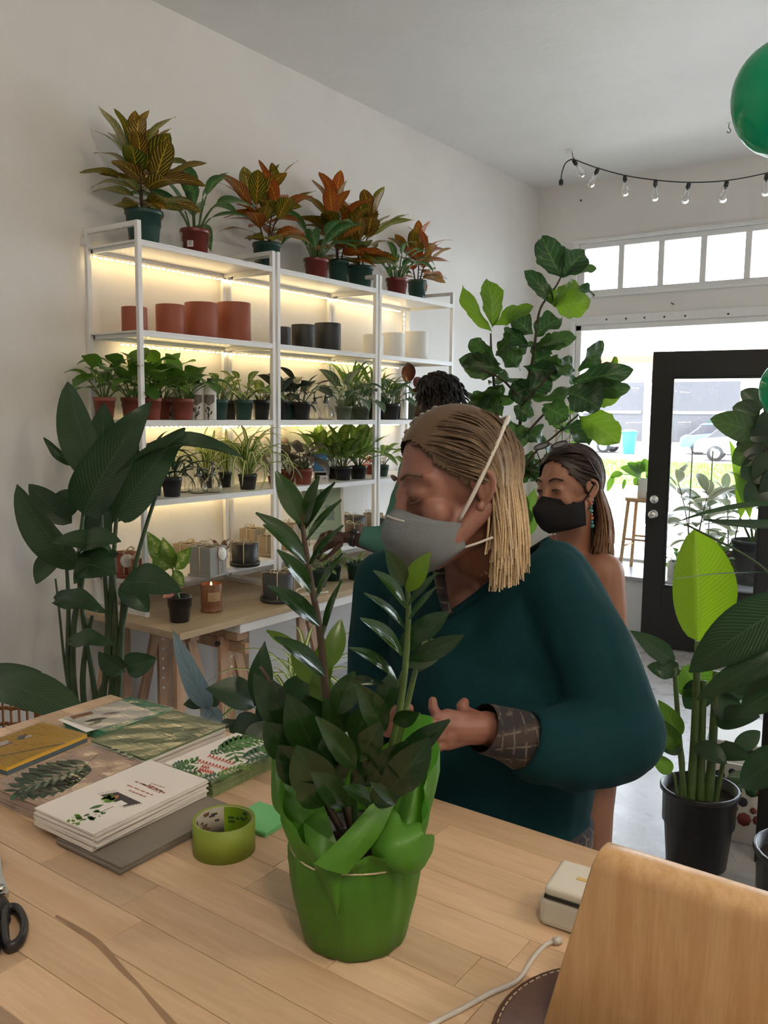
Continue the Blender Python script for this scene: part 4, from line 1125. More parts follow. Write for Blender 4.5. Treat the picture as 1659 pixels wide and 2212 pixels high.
def leafmeshes(sp):
    k = dict(SP[sp]); key = k.pop('key'); mat = LM[k.pop('mat')]
    return leafset(key, mat, **k)
def dirv(az, el): return Vector((math.cos(az) * math.cos(el), math.sin(az) * math.cos(el), math.sin(el)))
def clear_wall(root, d, reach):
    reach *= 1.12
    lim = -(root.location.x - .07) / reach
    if root.location.x < 1.2 and d.x < lim:
        d.x = lim
    return d
def rosette(root, sp, n, z0, L, pet, el=(.5, 1.3), seed=1, stem=None, droop=.55, r0=.02, sr=.0025, squash=(1, 1), az0=0.0):
    rnd = random.Random(seed); ms = leafmeshes(sp); st = MB()
    for i in range(n):
        f = i / max(1, n - 1)
        az = az0 + i * 2.399963 + rnd.uniform(-.3, .3)
        e = el[0] + (el[1] - el[0]) * f + rnd.uniform(-.12, .12)
        p = pet[0] + (pet[1] - pet[0]) * rnd.random()
        a = Vector((r0 * math.cos(az), r0 * math.sin(az), z0))
        d = dirv(az, e); d.x *= squash[0]; d.y *= squash[1]
        l = L[0] + (L[1] - L[0]) * rnd.random()
        clear_wall(root, d, p + l * .95 + r0)
        b = a + d * p
        mid = a + (d * .5 + Vector((0, 0, .18))) * p
        st.tube(bez(a, mid, b, 5), [sr * 1.3, sr * 1.2, sr * 1.1, sr, sr, sr * .8], 6)
        de = max(e - droop * (1.2 - f * .6), -.5)
        dl = dirv(az, de); dl.x *= squash[0]; dl.y *= squash[1]
        clear_wall(root, dl, p + l * .95 + r0)
        link('leaf', ms[rnd.randrange(len(ms))], None, root, frame(b, dl, Vector((0, 0, 1)) + dirv(az, 0) * -.2 + Vector((rnd.uniform(-.3, .3), rnd.uniform(-.3, .3), 0)), l))
    st.build('stems', stem or M['stemg'], root)
def bush(root, sp, n, z0, h, L, seed=1, stem=None, el=(-.1, 1.35), sr=.006, nst=1, spread=.0, squash=(1, 1), pet=.03, start=.12):
    """upright woody stems with leaves spiralling up them"""
    rnd = random.Random(seed); ms = leafmeshes(sp); st = MB()
    tips = []
    for k in range(nst):
        a = k * 2.4 + seed
        lean = Vector((math.cos(a), math.sin(a), 0)) * spread
        hh = h * (1 - .18 * (k % 3))
        tips.append((Vector((0, 0, z0)) + lean * .15, lean, hh))
        st.tube(bez((lean.x * .15, lean.y * .15, z0 - .02), (lean.x * .3, lean.y * .3, z0 + hh * .5), (lean.x, lean.y, z0 + hh), 6), [sr, sr, sr * .9, sr * .8, sr * .7, sr * .6, sr * .4], 7)
    for i in range(n):
        b0, lean, hh = tips[i % nst]
        f = (i // nst + .5) / math.ceil(n / nst)
        f2 = start + (1 - start) * f ** .8
        p = Vector((lean.x * f2, lean.y * f2, z0 + hh * f2))
        az = i * 2.399963 + rnd.uniform(-.4, .4)
        e = el[0] + (el[1] - el[0]) * f ** 1.4 + rnd.uniform(-.15, .15)
        d = dirv(az, e); d.x *= squash[0]; d.y *= squash[1]
        clear_wall(root, d, pet + L[1] * .95 + spread * .6)
        b = p + d * pet
        st.tube([p, b], sr * .35, 5)
        l = (L[0] + (L[1] - L[0]) * rnd.random()) * (.75 + .25 * math.sin(PI * min(1, f * 1.05)))
        link('leaf', ms[rnd.randrange(len(ms))], None, root, frame(b, d, Vector((0, 0, 1)) + dirv(az, 0) * -.35 + Vector((rnd.uniform(-.4, .4), rnd.uniform(-.4, .4), 0)), l))
    st.build('stems', stem or M['bark'], root)

# ---------------------------------------------------------------- pots
def pot(root, r, h, mat, kind='nursery', soil=True, n=26):
    if kind == 'nursery':
        rb = r * .76; rh = min(.18 * h, .02)
        prof = [(0, 0), (rb * .96, 0), (rb, .004), (r * .93, h - rh), (r * .965, h - rh), (r, h - rh * .8), (r, h - .003), (r * .985, h), (r * .93, h), (r * .91, h * .55), (0, h * .54)]
    elif kind == 'tall':
        rb = r * .72
        prof = [(0, 0), (rb * .96, 0), (rb, .004), (r * .95, h - .006), (r, h - .005), (r, h), (r * .94, h), (r * .92, h * .6), (0, h * .59)]
    else:
        prof = [(0, 0), (r * .97, 0), (r, .004), (r, h - .003), (r * .985, h), (r * .90, h), (r * .89, h * .35), (0, h * .34)]
    o = MB().lathe(prof, n).build('pot', mat, root)
    if soil:
        rs = random.Random(3); q = MB(); k = 18
        rows = []
        for i in range(4):
            rr = r * (.905 if kind != 'cyl' else .87) * i / 3
            rows.append([Vector((rr * math.cos(6.2832 * j / k), rr * math.sin(6.2832 * j / k), h * .86 + (rs.uniform(-.004, .004) if i < 3 else 0))) for j in range(k)])
        q.grid(rows, closed=True); q.build('soil', M['soil'], root)
    return o
def shelf_spot(px, py, x, z):
    p = on_x(px, py, x); return Vector((x, p.y, z))
def potted(name, label, cat, px, w, top, shelf, x, mat, kind='nursery', group=None, soil=True, rz=0):
    z = SHELF[shelf] if shelf else TT
    p = shelf_spot(px, top, x, z); d = depth(p)
    r = px2m(w, d) / 2; h = on_x(px, top, x).z - z
    h = max(h, r * .9)
    t = thing(name, label, cat, p, rz, group)
    pot(t, r, h, M[mat], kind, soil)
    return t, r, h
def potted_z(name, label, cat, px, w, top, bot, z, mat, kind='nursery', group=None, soil=True):
    """foot pixel known: put it where that pixel meets the surface z"""
    p = on_z(px, bot, z); d = depth(p); r = px2m(w, d) / 2
    p = p + Vector((-.6, .8, 0)) * r * .75
    q = CAM + (ray(px, top)) * depth(p); h = q.z - z
    t = thing(name, label, cat, (p.x, p.y, z), 0, group)
    pot(t, r, h, M[mat], kind, soil)
    return t, r, h
G1 = 'foliage plants along the top of the shelves'
def top_plant(kind, label, px, w, top, x, mat, seed, fol, Lr, n, name, sp=None):
    t, r, h = potted(name, label, 'plant', px, w, top, 1, x, mat, group=G1)
    if kind == 'croton': bush(t, sp or 'croton', n, h * .85, fol, Lr, seed, nst=3, spread=.08, el=(.0, 1.35), sr=.005, pet=.04, start=.05)
    else: rosette(t, sp or 'dieff', n, h * .85, Lr, (fol * .25, fol * .6), (.75, 1.4), seed, droop=.75, sr=.004)
    return t
top_plant('croton', 'large croton with yellow-veined leaves at the left end of top shelf', 310, 80, 456, .28, 'greenplastic', 3, .30, (.19, .27), 44, 'croton_plant')
td = top_plant('dieff', 'green dieffenbachia in red pot with white sticker on top shelf', 421, 66, 497, .24, 'redpot', 5, .33, (.20, .28), 13, 'dieffenbachia_plant')
top_plant('croton', 'croton with orange and red leaves above the second shelf post', 576, 62, 526, .25, 'greenplastic', 8, .28, (.19, .27), 44, 'croton_plant', 'croton2')
top_plant('dieff', 'drooping green plant in red pot above the black planters', 683, 57, 560, .27, 'redpot', 12, .26, (.20, .28), 13, 'dieffenbachia_plant')
top_plant('croton', 'croton in green pot directly behind the drooping plant', 731, 46, 563, .22, 'greenplastic', 15, .34, (.20, .28), 40, 'croton_plant', 'croton2')
top_plant('croton', 'croton with broad yellow leaves in green pot over third shelf frame', 778, 58, 576, .26, 'greenplastic', 19, .30, (.20, .28), 44, 'croton_plant')
top_plant('dieff', 'pale green bushy plant in red pot near the right end of top shelf', 857, 50, 602, .28, 'redpot', 23, .30, (.14, .20), 16, 'dieffenbachia_plant')
top_plant('croton', 'rightmost croton with orange leaves in green pot on top shelf', 901, 42, 606, .13, 'greenplastic', 27, .28, (.17, .24), 40, 'croton_plant', 'croton2')
rB = px2m(66, depth(td.location)) / 2; aB = math.atan2(CAM.y - td.location.y, CAM.x - td.location.x) - .35
q = MB(); q.grid([[Vector((rB * .90 * math.cos(aB + k * .22), rB * .90 * math.sin(aB + k * .22), z)) for k in (-1, 0, 1)] for z in (.045, .085)]); st1 = q.build('price_sticker', M['paperw'], td)
q = MB()
for k in range(3): q.tube([Vector((rB * .905 * math.cos(aB + e), rB * .905 * math.sin(aB + e), .055 + k * .007)) for e in (-.12, 0, .12)], .0012, 4)
q.build('barcode', M['black'], st1)
# ---- second shelf: cylinder planters
for grp, mat, word, items in (('terracotta cylinder planters', 'terra', 'terracotta', [(290, 54, 664, 'small terracotta cylinder planter behind the front post'), (367, 61, 659, 'terracotta cylinder planter, second from the left'), (434, 70, 655, 'terracotta cylinder planter, third from the left'), (505, 72, 655, 'largest terracotta cylinder planter at the right of its row')]),
                              ('black cylinder planters', 'blackcer', 'black', [(607, 42, 707, 'small black cylinder planter behind the doubled shelf posts'), (655, 51, 702, 'medium black cylinder planter between two others'), (708, 57, 699, 'largest black cylinder planter at the right of its row')]),
                              ('white cylinder planters', 'whitecer', 'white', [(806, 44, 723, 'small white cylinder planter behind the third shelf post'), (850, 50, 720, 'medium white cylinder planter between two others'), (899, 52, 717, 'largest white cylinder planter at the right of its row')])):
    for (px, w, top, lab) in items:
        t, r, h = potted('cylinder_planter', lab, 'planter', px, w, top, 2, .22, mat, 'cyl', grp, soil=False)
# ---- third shelf
G3 = 'small potted plants on the third shelf'
def p3(label, px, w, top, x, mat, sp, n, L, pet, el=(.5, 1.35), seed=1, name='potted_plant', droop=.7, kind='nursery', sh=3, grp=G3, r0=.012):
    t, r, h = potted(name, label, 'plant', px, w, top, sh, x, mat, kind, grp)
    rosette(t, sp, n, h * .85, L, pet, el, seed, droop=droop, sr=.0022, r0=min(r0, r * .5))
    return t
p3('broad-leaved plant in red pot at the left end of the third shelf', 225, 48, 858, .22, 'terraplastic', 'heartg', 13, (.08, .11), (.08, .17), seed=2)
p3('leafy plant in dark red pot behind the first shelf post', 286, 50, 858, .24, 'terraplastic', 'heartg', 16, (.09, .13), (.08, .20), seed=4)
p3('leafy plant in red pot just right of the first shelf post', 329, 40, 859, .30, 'terraplastic', 'heartg', 14, (.09, .12), (.08, .18), seed=6)
p3('leafy plant in red pot behind its neighbour right of first post', 351, 36, 861, .12, 'terraplastic', 'heartg', 12, (.09, .12), (.10, .22), seed=9)
p3('glossy round-leaved plant in red pot beside the white bottles', 394, 50, 861, .30, 'terraplastic', 'heartg', 13, (.09, .13), (.08, .18), seed=11)
p3('heart-leaved plant in green pot right of the white bottles', 474, 38, 863, .28, 'greenplastic', 'varieg', 12, (.06, .09), (.05, .13), seed=13)
p3('small plant in narrow black pot behind the variegated plants', 497, 28, 865, .12, 'blackplastic', 'varieg', 9, (.05, .08), (.05, .13), seed=15)
p3('cream variegated plant in green pot on the third shelf', 526, 42, 864, .28, 'greenplastic', 'varieg', 14, (.06, .09), (.06, .14), seed=17)
p3('bronze veined plant in black pot left of the doubled posts', 564, 40, 864, .26, 'blackplastic', 'varieg', 11, (.06, .10), (.05, .13), seed=19)
p3('dark-leaved plant in black pot behind the doubled posts', 603, 36, 862, .26, 'blackplastic', 'darkvel', 9, (.08, .11), (.05, .11), seed=21)
p3('dark velvet alocasia in grey pot right of the doubled posts', 622, 38, 867, .20, 'greenplastic', 'darkvel', 8, (.10, .13), (.06, .13), seed=22)
p3('dark velvet alocasia in black pot beside glass misters', 652, 40, 868, .29, 'blackplastic', 'darkvel', 9, (.10, .13), (.08, .16), seed=25)
p3('silver-veined alocasia in grey-green pot right of glass misters', 742, 38, 877, .31, 'graygreen', 'silver', 9, (.12, .16), (.08, .18), seed=28)
p3('small plant in grey-green pot behind two alocasias', 764, 30, 878, .22, 'graygreen', 'silver', 7, (.07, .1), (.06, .12), seed=29)
p3('veined alocasia in grey-green pot left of the third shelf post', 784, 32, 878, .31, 'graygreen', 'silver', 8, (.10, .14), (.08, .16), seed=31)
p3('tall arching palm behind the silver-veined alocasia', 757, 34, 874, .10, 'blackplastic', 'palm', 22, (.17, .26), (.06, .16), (.7, 1.45), seed=33, droop=.4)
p3('arching palm in black pot behind the third shelf post', 806, 30, 872, .12, 'blackplastic', 'palm', 22, (.17, .26), (.06, .16), (.7, 1.45), seed=34, droop=.4)
p3('small dark plant in black pot right of the third post', 827, 26, 874, .14, 'blackplastic', 'palm', 14, (.14, .20), (.05, .14), (.7, 1.4), seed=35, droop=.4)
p3('leafy green plant in black pot beside the galvanised can', 844, 42, 872, .28, 'blackplastic', 'silver', 10, (.10, .14), (.07, .13), seed=37)
p3('burgundy-leaved plant behind the galvanised can', 884, 34, 874, .14, 'graygreen', 'redleaf', 11, (.14, .19), (.08, .18), seed=39, droop=.5)
p3('leafy plant in grey pot beside the dark-haired person', 896, 28, 874, .26, 'graygreen', 'silver', 8, (.08, .11), (.06, .12), seed=41)
# ---- fourth shelf
G4 = 'potted plants on the fourth shelf'
def p4(label, px, w, top, x, mat, sp, n, L, pet, el=(.6, 1.4), seed=1, droop=.6, name='potted_plant', r0=.012):
    return p3(label, px, w, top, x, mat, sp, n, L, pet, el, seed, name, droop, sh=4, grp=G4, r0=r0)
p4('tall strappy plant in black pot behind bird of paradise leaves', 268, 40, 1030, .18, 'blackplastic', 'dracaena', 16, (.22, .32), (.03, .06), (.8, 1.45), seed=51, droop=.2)
p4('strappy plant in dark pot right of the first shelf post', 331, 40, 1034, .22, 'greenplastic', 'dracaena', 16, (.20, .28), (.03, .05), (.6, 1.4), seed=52, droop=.3)
p4('slender-leaved plant in black pot left of the glass misters', 371, 45, 1031, .32, 'blackplastic', 'dracaena', 15, (.16, .24), (.03, .06), (.6, 1.4), seed=53, droop=.3)
p4('striped spider plant behind the glass misters', 447, 34, 1022, .12, 'blackplastic', 'spider', 34, (.25, .38), (.01, .02), (.55, 1.45), seed=55, droop=0, name='spider_plant')
p4('plant in black pot between the spider plants', 486, 30, 1020, .13, 'blackplastic', 'spider', 24, (.22, .32), (.01, .02), (.7, 1.45), seed=56, droop=0, name='spider_plant')
p4('full striped spider plant spilling over the shelf edge', 535, 42, 1024, .31, 'blackplastic', 'spider', 48, (.28, .42), (.01, .02), (.35, 1.45), seed=57, droop=0, name='spider_plant')
p4('spotted red plant in red pot behind the spider plant', 592, 28, 1028, .16, 'terraplastic', 'begonia', 9, (.09, .13), (.06, .12), seed=58)
p4('spotted begonia in dark pot right of the doubled posts', 622, 36, 1014, .16, 'terraplastic', 'begonia', 11, (.12, .17), (.06, .13), seed=60, droop=.9)
p4('silvery spotted begonia in terracotta pot', 655, 42, 1012, .31, 'terraplastic', 'begonia', 12, (.12, .16), (.06, .12), seed=61, droop=1.0)
p4('yellow-green aglaonema behind the blue card', 692, 36, 1006, .13, 'blackplastic', 'aglao', 12, (.18, .24), (.06, .16), (.75, 1.45), seed=62, droop=.35)
p4('aglaonema in narrow black pot at the left of the pair', 722, 30, 1008, .18, 'blackplastic', 'aglao', 10, (.15, .20), (.05, .10), (.7, 1.4), seed=63, droop=.4)
p4('pale marbled aglaonema in black pot near the middle of its shelf', 741, 40, 1008, .29, 'blackplastic', 'aglao', 16, (.18, .25), (.06, .13), (.7, 1.45), seed=64, droop=.35)
p4('marbled aglaonema in black pot left of the third post', 774, 40, 1006, .29, 'blackplastic', 'aglao', 16, (.18, .25), (.06, .13), (.6, 1.45), seed=65, droop=.35)
p4('pink-leaved plant glowing in front of the light strip', 803, 34, 1004, .12, 'terraplastic', 'pinkleaf', 12, (.06, .09), (.02, .05), (.3, 1.2), seed=66)
p4('small plant in green pot right of the third post', 826, 30, 1004, .28, 'greenplastic', 'aglao', 10, (.12, .16), (.05, .10), seed=67)
# ================================================================ bottles, misters and small things on the shelves
def bottle(label, px, w, top, x, cap=True):
    p = shelf_spot(px, top, x, SHELF[3]); r = px2m(w, depth(p)) / 2; h = on_x(px, top, x).z - SHELF[3]
    t = thing('plant_food_bottle', label, 'bottle', p, math.radians(36), 'white plant food bottles')
    hb = h * .86
    MB().lathe([(0, 0), (r * .95, 0), (r, .004), (r, hb * .80), (r * .93, hb * .88), (r * .72, hb * .96), (r * .4, hb), (0, hb)], 26).build('bottle_body', M['whitecer'], t)
    MB().lathe([(0, hb), (r * .44, hb), (r * .44, h - .002), (r * .38, h), (0, h)], 18).build('cap', M['blackplastic'], t)
    # printed label: taupe panel with rings, dark plant silhouette below
    rows = [[Vector((r * 1.012 * math.cos(a), r * 1.012 * math.sin(a), hb * z)) for a in [(-2.5 + 1.9 * j / 12) for j in range(13)]] for z in (.40, .55, .70)]
    for j in range(13): rows[0][j].z += hb * .10 * abs(j - 6) / 6
    lb = MB().grid(rows).build('printed_label', plain('taupe_label', (.20, .16, .125), .6), t)
    q = MB()
    def pt(a, z, k=1.02): return Vector((r * k * math.cos(a), r * k * math.sin(a), hb * z))
    for z0, s in ((.66, .05), (.60, .07), (.55, .06), (.48, .055)):
        q.tube([pt(-1.95, z0), pt(-1.6, z0 - .0), pt(-1.25, z0)], .0012, 4)
    q.tube([pt(-1.6 + .28 * math.cos(k * PI / 8), .52 + .055 * math.sin(k * PI / 8)) for k in range(17)], .0013, 4)
    q.tube([pt(-1.85, .62), pt(-1.75, .58), pt(-1.6, .645), pt(-1.5, .58), pt(-1.35, .64)], .0014, 4)
    q.build('lettering', plain('label_ink', (.42, .38, .32), .6), lb)
    q = MB(); rnd = random.Random(int(px))
    for k in range(9):
        a = -1.65 + rnd.uniform(-.35, .35); z = .05 + .03 * k; da = rnd.choice((-1, 1)) * rnd.uniform(.15, .4)
        q.add([pt(a, z), pt(a + da, z + .03), pt(a + da * 1.3, z + .09), pt(a + da * .4, z + .07)], [(0, 1, 2, 3)])
    q.tube([pt(-1.65, .0), pt(-1.62, .2), pt(-1.66, .34)], .002, 5)
    q.build('leaf_print', plain('leaf_print_ink', (.035, .045, .03), .7), t)
bottle('white plant food bottle half hidden behind the red pot', 376, 26, 826, .14)
bottle('white plant food bottle, left of the capped one in front', 426, 27, 817, .27)
bottle('white plant food bottle with black cap at the right of its row', 453, 27, 817, .31)
clear = NT('clear_glass'); clear.base((1, 1, 1)); clear.rough(.02); clear.b.inputs['Transmission Weight'].default_value = 1.0; clear.b.inputs['IOR'].default_value = 1.33
M['clear'] = clear.m
M['dchrome'] = plain('dark_chrome', (.26, .26, .28), .16, 1.0)
def mister(label, px, w, top, x, shelf):
    z = SHELF[shelf]; p = shelf_spot(px, top, x, z); r = px2m(w, depth(p)) / 2; h = on_x(px, top, x).z - z
    t = thing('glass_mister', label, 'mister', p, math.radians(20), 'clear glass plant misters')
    hb = h * .56
    MB().lathe([(0, .001), (r * .8, .001), (r * .97, hb * .12), (r, hb * .3), (r * .86, hb * .58), (r * .5, hb * .84), (r * .34, hb * .95), (r * .34, hb), (r * .30, hb), (r * .30, hb * .95), (r * .46, hb * .82), (r * .82, hb * .56), (r * .95, hb * .3), (r * .92, hb * .13), (r * .76, .004), (0, .004)], 24).build('flask', M['clear'], t)
    pm = MB(); pm.lathe([(0, hb), (r * .42, hb), (r * .42, hb * 1.14), (r * .25, hb * 1.18), (r * .22, hb * 1.42), (r * .12, hb * 1.46), (r * .10, h * .97), (r * .26, h * .975), (r * .26, h), (0, h)], 16); pm.build('pump', M['dchrome'], t)
    MB().tube([(r * .15, 0, hb * 1.34), (r * .7, 0, hb * 1.42), (r * 1.15, 0, hb * 1.46)], [r * .11, r * .09, r * .13], 8).build('nozzle', M['dchrome'], t)
    MB().tube([(0, 0, hb), (0, 0, .012)], r * .05, 6).build('dip_tube', M['clear'], t)
mister('clear glass mister at the left of the pair on third shelf', 679, 30, 846, .24, 3)
mister('clear glass mister at the right of the pair on third shelf', 704, 32, 843, .31, 3)
mister('clear glass mister behind two others on fourth shelf', 398, 36, 1000, .20, 4)
mister('clear glass mister beside the black-potted plant, middle of three', 427, 42, 1000, .29, 4)
mister('clear glass mister at the right of three on fourth shelf', 458, 44, 997, .31, 4)
# galvanised can
p = shelf_spot(868, 836, .30, SHELF[3]); r = px2m(30, depth(p)) / 2; h = on_x(868, 836, .30).z - SHELF[3]
t = thing('galvanised_can', 'ribbed galvanised metal can beside dark-haired person', 'can', p)
prof = [(0, 0), (r, 0)]
for i in range(14): prof += [(r * (1.0 if i % 2 else .97), h * (.05 + .063 * i))]
prof += [(r, h * .97), (r * 1.02, h), (r * .95, h), (r * .92, .01), (0, .008)]
MB().lathe(prof, 24).build('can_body', M['chrome'], t)
MB().tube([Vector((r * math.cos(a), r * 1.05 * math.sin(a) * .2, h * .8 + r * 1.2 * math.sin(a))) for a in [i * PI / 10 for i in range(11)]], .002, 6).build('handle', M['chrome'], t)
# blue information card and small clear box, fourth shelf
p = shelf_spot(692, 990, .30, SHELF[4]); d = depth(p)
t = thing('card_holder', 'blue printed plant card in a small white easel', 'card', p, math.radians(42))
q = MB(); q.box((0, 0, .115), (.075, .002, .10), rotm(x=-.12)); q.build('card', plain('blue_card', (.03, .20, .42), .5), t)
q = MB()
for x in (-.037, .037): q.box((x, -.02, .035), (.006, .006, .06))
q.box((0, -.02, .062), (.08, .006, .006)); q.box((0, -.005, .003), (.08, .06, .006)); q.build('easel', M['whitecer'], t)
q = MB()
for k in range(3): q.box((-.005, -.003, .14 - k * .025), (.04 - k * .006, .002, .005), rotm(x=-.12))
q.build('lettering', plain('pale_ink', (.5, .62, .75), .6), t)
t = thing('price_label', 'white price label standing at the edge of the fourth shelf', 'label', shelf_spot(697, 1035, .37, SHELF[4]), math.radians(42))
q = MB(); q.box((0, 0, .024), (.062, .002, .046), rotm(x=-.1)); q.build('label_card', M['paperw'], t)
q = MB(); q.box((.01, -.0022, .032), (.018, .001, .004)); q.box((0, -.0012, .013), (.03, .001, .007)); q.build('lettering', plain('lilac_ink', (.25, .22, .45), .6), t)
# ================================================================ gift pots tied with twine, lower shelves
def twine_on(t, w, dpt, h, square, seed):
    rnd = random.Random(seed); q = MB(); e = .003
    a, b = w + e, dpt + e
    for ax in (0, 1):
        if ax: q.tube([(0, -b, .005), (0, -b, h + e), (0, 0, h + e * 1.5), (0, b, h + e), (0, b, .005)], .0026, 5)
        else: q.tube([(-a, 0, .005), (-a, 0, h + e), (0, 0, h + e * 1.2), (a, 0, h + e), (a, 0, .005)], .0026, 5)
    for k in range(4):
        ang = rnd.uniform(0, 6.28); c = Vector((math.cos(ang), math.sin(ang), 0))
        q.tube(smoothcurve([(0, 0, h + .004), c * w * .5 + Vector((0, 0, h + .022)), c * w * .85 + Vector((0, 0, h + .012)), c * w * .4 + Vector((.01, .01, h + .004))], 4), .0022, 5)
    q.build('twine', M['twine'], t)
def gift_pot(label, px, w, top, bot, z, mat, square=False, saucer=True, tagc=False, seed=1, x=None):
    p = on_z(px, bot, z)
    if x is not None: p = shelf_spot(px, top, x, z)
    d = depth(p); r = px2m(w, d) / 2
    if x is None: p = p + Vector((-.58, .81, 0)) * r * .6
    h = (CAM + ray(px, top) * depth(p)).z - z
    h = max(h, r * 1.1)
    t = thing('gift_planter', label, 'planter', (p.x, p.y, z), math.radians(98 if square else 40), 'planters tied with twine')
    mt = M[mat] if isinstance(mat, str) else mat
    s0 = .012 if saucer else 0
    if square:
        r *= .80
        q = MB(); wl = .012
        for a, b in (((-r, -r), (r, -r + wl)), ((-r, r - wl), (r, r)), ((-r, -r + wl), (-r + wl, r - wl)), ((r - wl, -r + wl), (r, r - wl))):
            q.box2((a[0], a[1], s0), (b[0], b[1], h))
        q.box2((-r + wl, -r + wl, s0), (r - wl, r - wl, s0 + .02)); q.build('pot', mt, t)
        if saucer: MB().box2((-r * 1.12, -r * 1.12, 0), (r * 1.12, r * 1.12, s0 - .0005)).build('saucer', mt, t, bevel=.002)
    else:
        MB().lathe([(0, s0), (r * .93, s0), (r * .95, s0 + .004), (r, h), (r * .9, h), (r * .86, s0 + .03), (0, s0 + .03)], 28).build('pot', mt, t)
        if saucer: MB().lathe([(0, 0), (r * 1.1, 0), (r * 1.14, .012), (r * 1.14, .02), (r * 1.06, .02), (r * 1.04, s0 - .001), (0, s0 - .001)], 28).build('saucer', mt, t)
    MB().lathe([(0, h - .012), (r * .88, h - .012), (r * .88, h - .006), (0, h - .004)], 16).build('paper_fill', plain('shred_' + str(seed), (.12, .08, .05), .9, var=.5, scale=80), t)
    twine_on(t, r, r, h, square, seed)
    if tagc:
        q = MB(); q.lathe([(0, 0), (.031, 0), (.031, .0015), (0, .0015)], 22, (r * .35, -r - .006, h - .035), rotm(x=PI / 2 - .15)); tg = q.build('round_tag', M['paperw'], t)
        q = MB()
        for k in range(3): q.box((r * .35, -r - .0085, h - .028 - k * .008), (.026 - k * .005, .001, .0018), rotm(x=-.15))
        q.build('lettering', plain('tag_ink_%d' % seed, (.35, .3, .25), .7), tg)
        MB().tube([(r * .35, -r - .004, h - .005), (r * .5, -r - .006, h * .5), (r * .52, -r - .004, .02)], .0018, 5).build('tag_string', M['twine'], t)
    return t
M['stone'] = plain('grey_stoneware', (.30, .30, .29), .7, var=.06)
M['sand'] = plain('sand_stoneware', (.36, .285, .195), .75, var=.08)
M['brown'] = plain('brown_stoneware', (.16, .10, .065), .7, var=.08)
M['charc'] = plain('charcoal_stoneware', (.05, .05, .053), .6, var=.12)
z5 = SHELF[5]
gift_pot('terracotta planter tied with twine, with round tag, behind bird of paradise', 272, 42, 1190, 1244, z5, 'terra', tagc=True, seed=2, x=.20)
gift_pot('low terracotta planter tied with twine beside the first post', 302, 34, 1206, 1252, z5, 'terra', seed=3, x=.32)
gift_pot('square grey planter with round white tag on lowest shelf', 446, 70, 1178, 1246, z5, 'stone', True, tagc=True, seed=4)
gift_pot('square sand planter tied with twine behind the grey one', 404, 52, 1172, 1222, z5, 'sand', True, saucer=False, seed=5, x=.10)
gift_pot('round charcoal planter with saucer on lowest shelf', 526, 58, 1172, 1224, z5, 'blackcer', seed=6)
gift_pot('square sand planter at the back left of the doubled posts', 546, 50, 1140, 1185, z5, 'sand', True, saucer=False, seed=7, x=.12)
gift_pot('round sand planter beside the doubled posts', 577, 34, 1156, 1204, z5, 'sand', seed=8, x=.30)
gift_pot('square sand planter right of the doubled posts', 628, 54, 1130, 1180, z5, 'sand', True, saucer=False, seed=9, x=.24)
gift_pot('round charcoal planter behind the picture frame', 762, 56, 1114, 1150, z5, 'charc', seed=10, x=.12)
gift_pot('round brown planter between picture frame and green sleeve', 765, 44, 1132, 1172, z5, 'brown', seed=11, x=.31)
gift_pot('sand planter near the far end of the lowest shelf', 806, 40, 1108, 1150, z5, 'sand', seed=12, x=.12)
gift_pot('charcoal planter near the far end of the lowest shelf', 828, 40, 1118, 1150, z5, 'charc', seed=13, x=.2)
gift_pot('round charcoal planter with saucer standing on the birch tabletop', 598, 68, 1236, 1302, TT, 'charc', seed=14)
# spiky air plant behind grey planter
t, r, h = potted('air_plant', 'reddish spiky plant behind the grey square planter', 'plant', 478, 26, 1196, 5, .14, 'brown', 'cyl')
rosette(t, 'redleaf', 9, h * .8, (.06, .10), (.005, .01), (.6, 1.4), 71, droop=0)
# framed print leaning on the lowest shelf
pA = shelf_spot(745, 1165, .34, z5)
t = thing('picture_frame', 'white framed green botanical print leaning on lowest shelf', 'picture', (pA.x, pA.y, z5), math.radians(48))
W_, H_ = .27, .36; R = rotm(x=-.22)
def fr(a, b): q = MB(); c = R @ Vector(((a[0] + b[0]) / 2 - W_ / 2, 0, (a[1] + b[1]) / 2)); q.box(c + Vector((0, .0, .004)), (abs(b[0] - a[0]), .022, abs(b[1] - a[1])), R); return q.build('frame_bar', M['whitecer'], t, bevel=.001)
fr((-W_ / 2, 0), (-W_ / 2 + .018, H_)); fr((W_ / 2 - .018, 0), (W_ / 2, H_)); fr((-W_ / 2 + .018, 0), (W_ / 2 - .018, .018)); fr((-W_ / 2 + .018, H_ - .018), (W_ / 2 - .018, H_))
q = MB(); q.box(R @ Vector((-W_ / 2, .002, H_ / 2)) + Vector((0, 0, .004)), (W_ - .036, .004, H_ - .036), R); pr = q.build('print', plain('pale_green_print', (.33, .43, .34), .6, var=.1, scale=9), t)
q = MB(); rnd = random.Random(4)
for k in range(7): q.box(R @ Vector((-W_ / 2 + rnd.uniform(-.05, .05), -.0006, .06 + k * .038)) + Vector((0, 0, .004)), (rnd.uniform(.04, .12), .001, .003), R)
q.box(R @ Vector((-W_ / 2 + .05, -.0006, .18)) + Vector((0, 0, .004)), (.05, .001, .09), R)
q.build('print_lines', plain('print_ink', (.16, .24, .22), .7), pr)
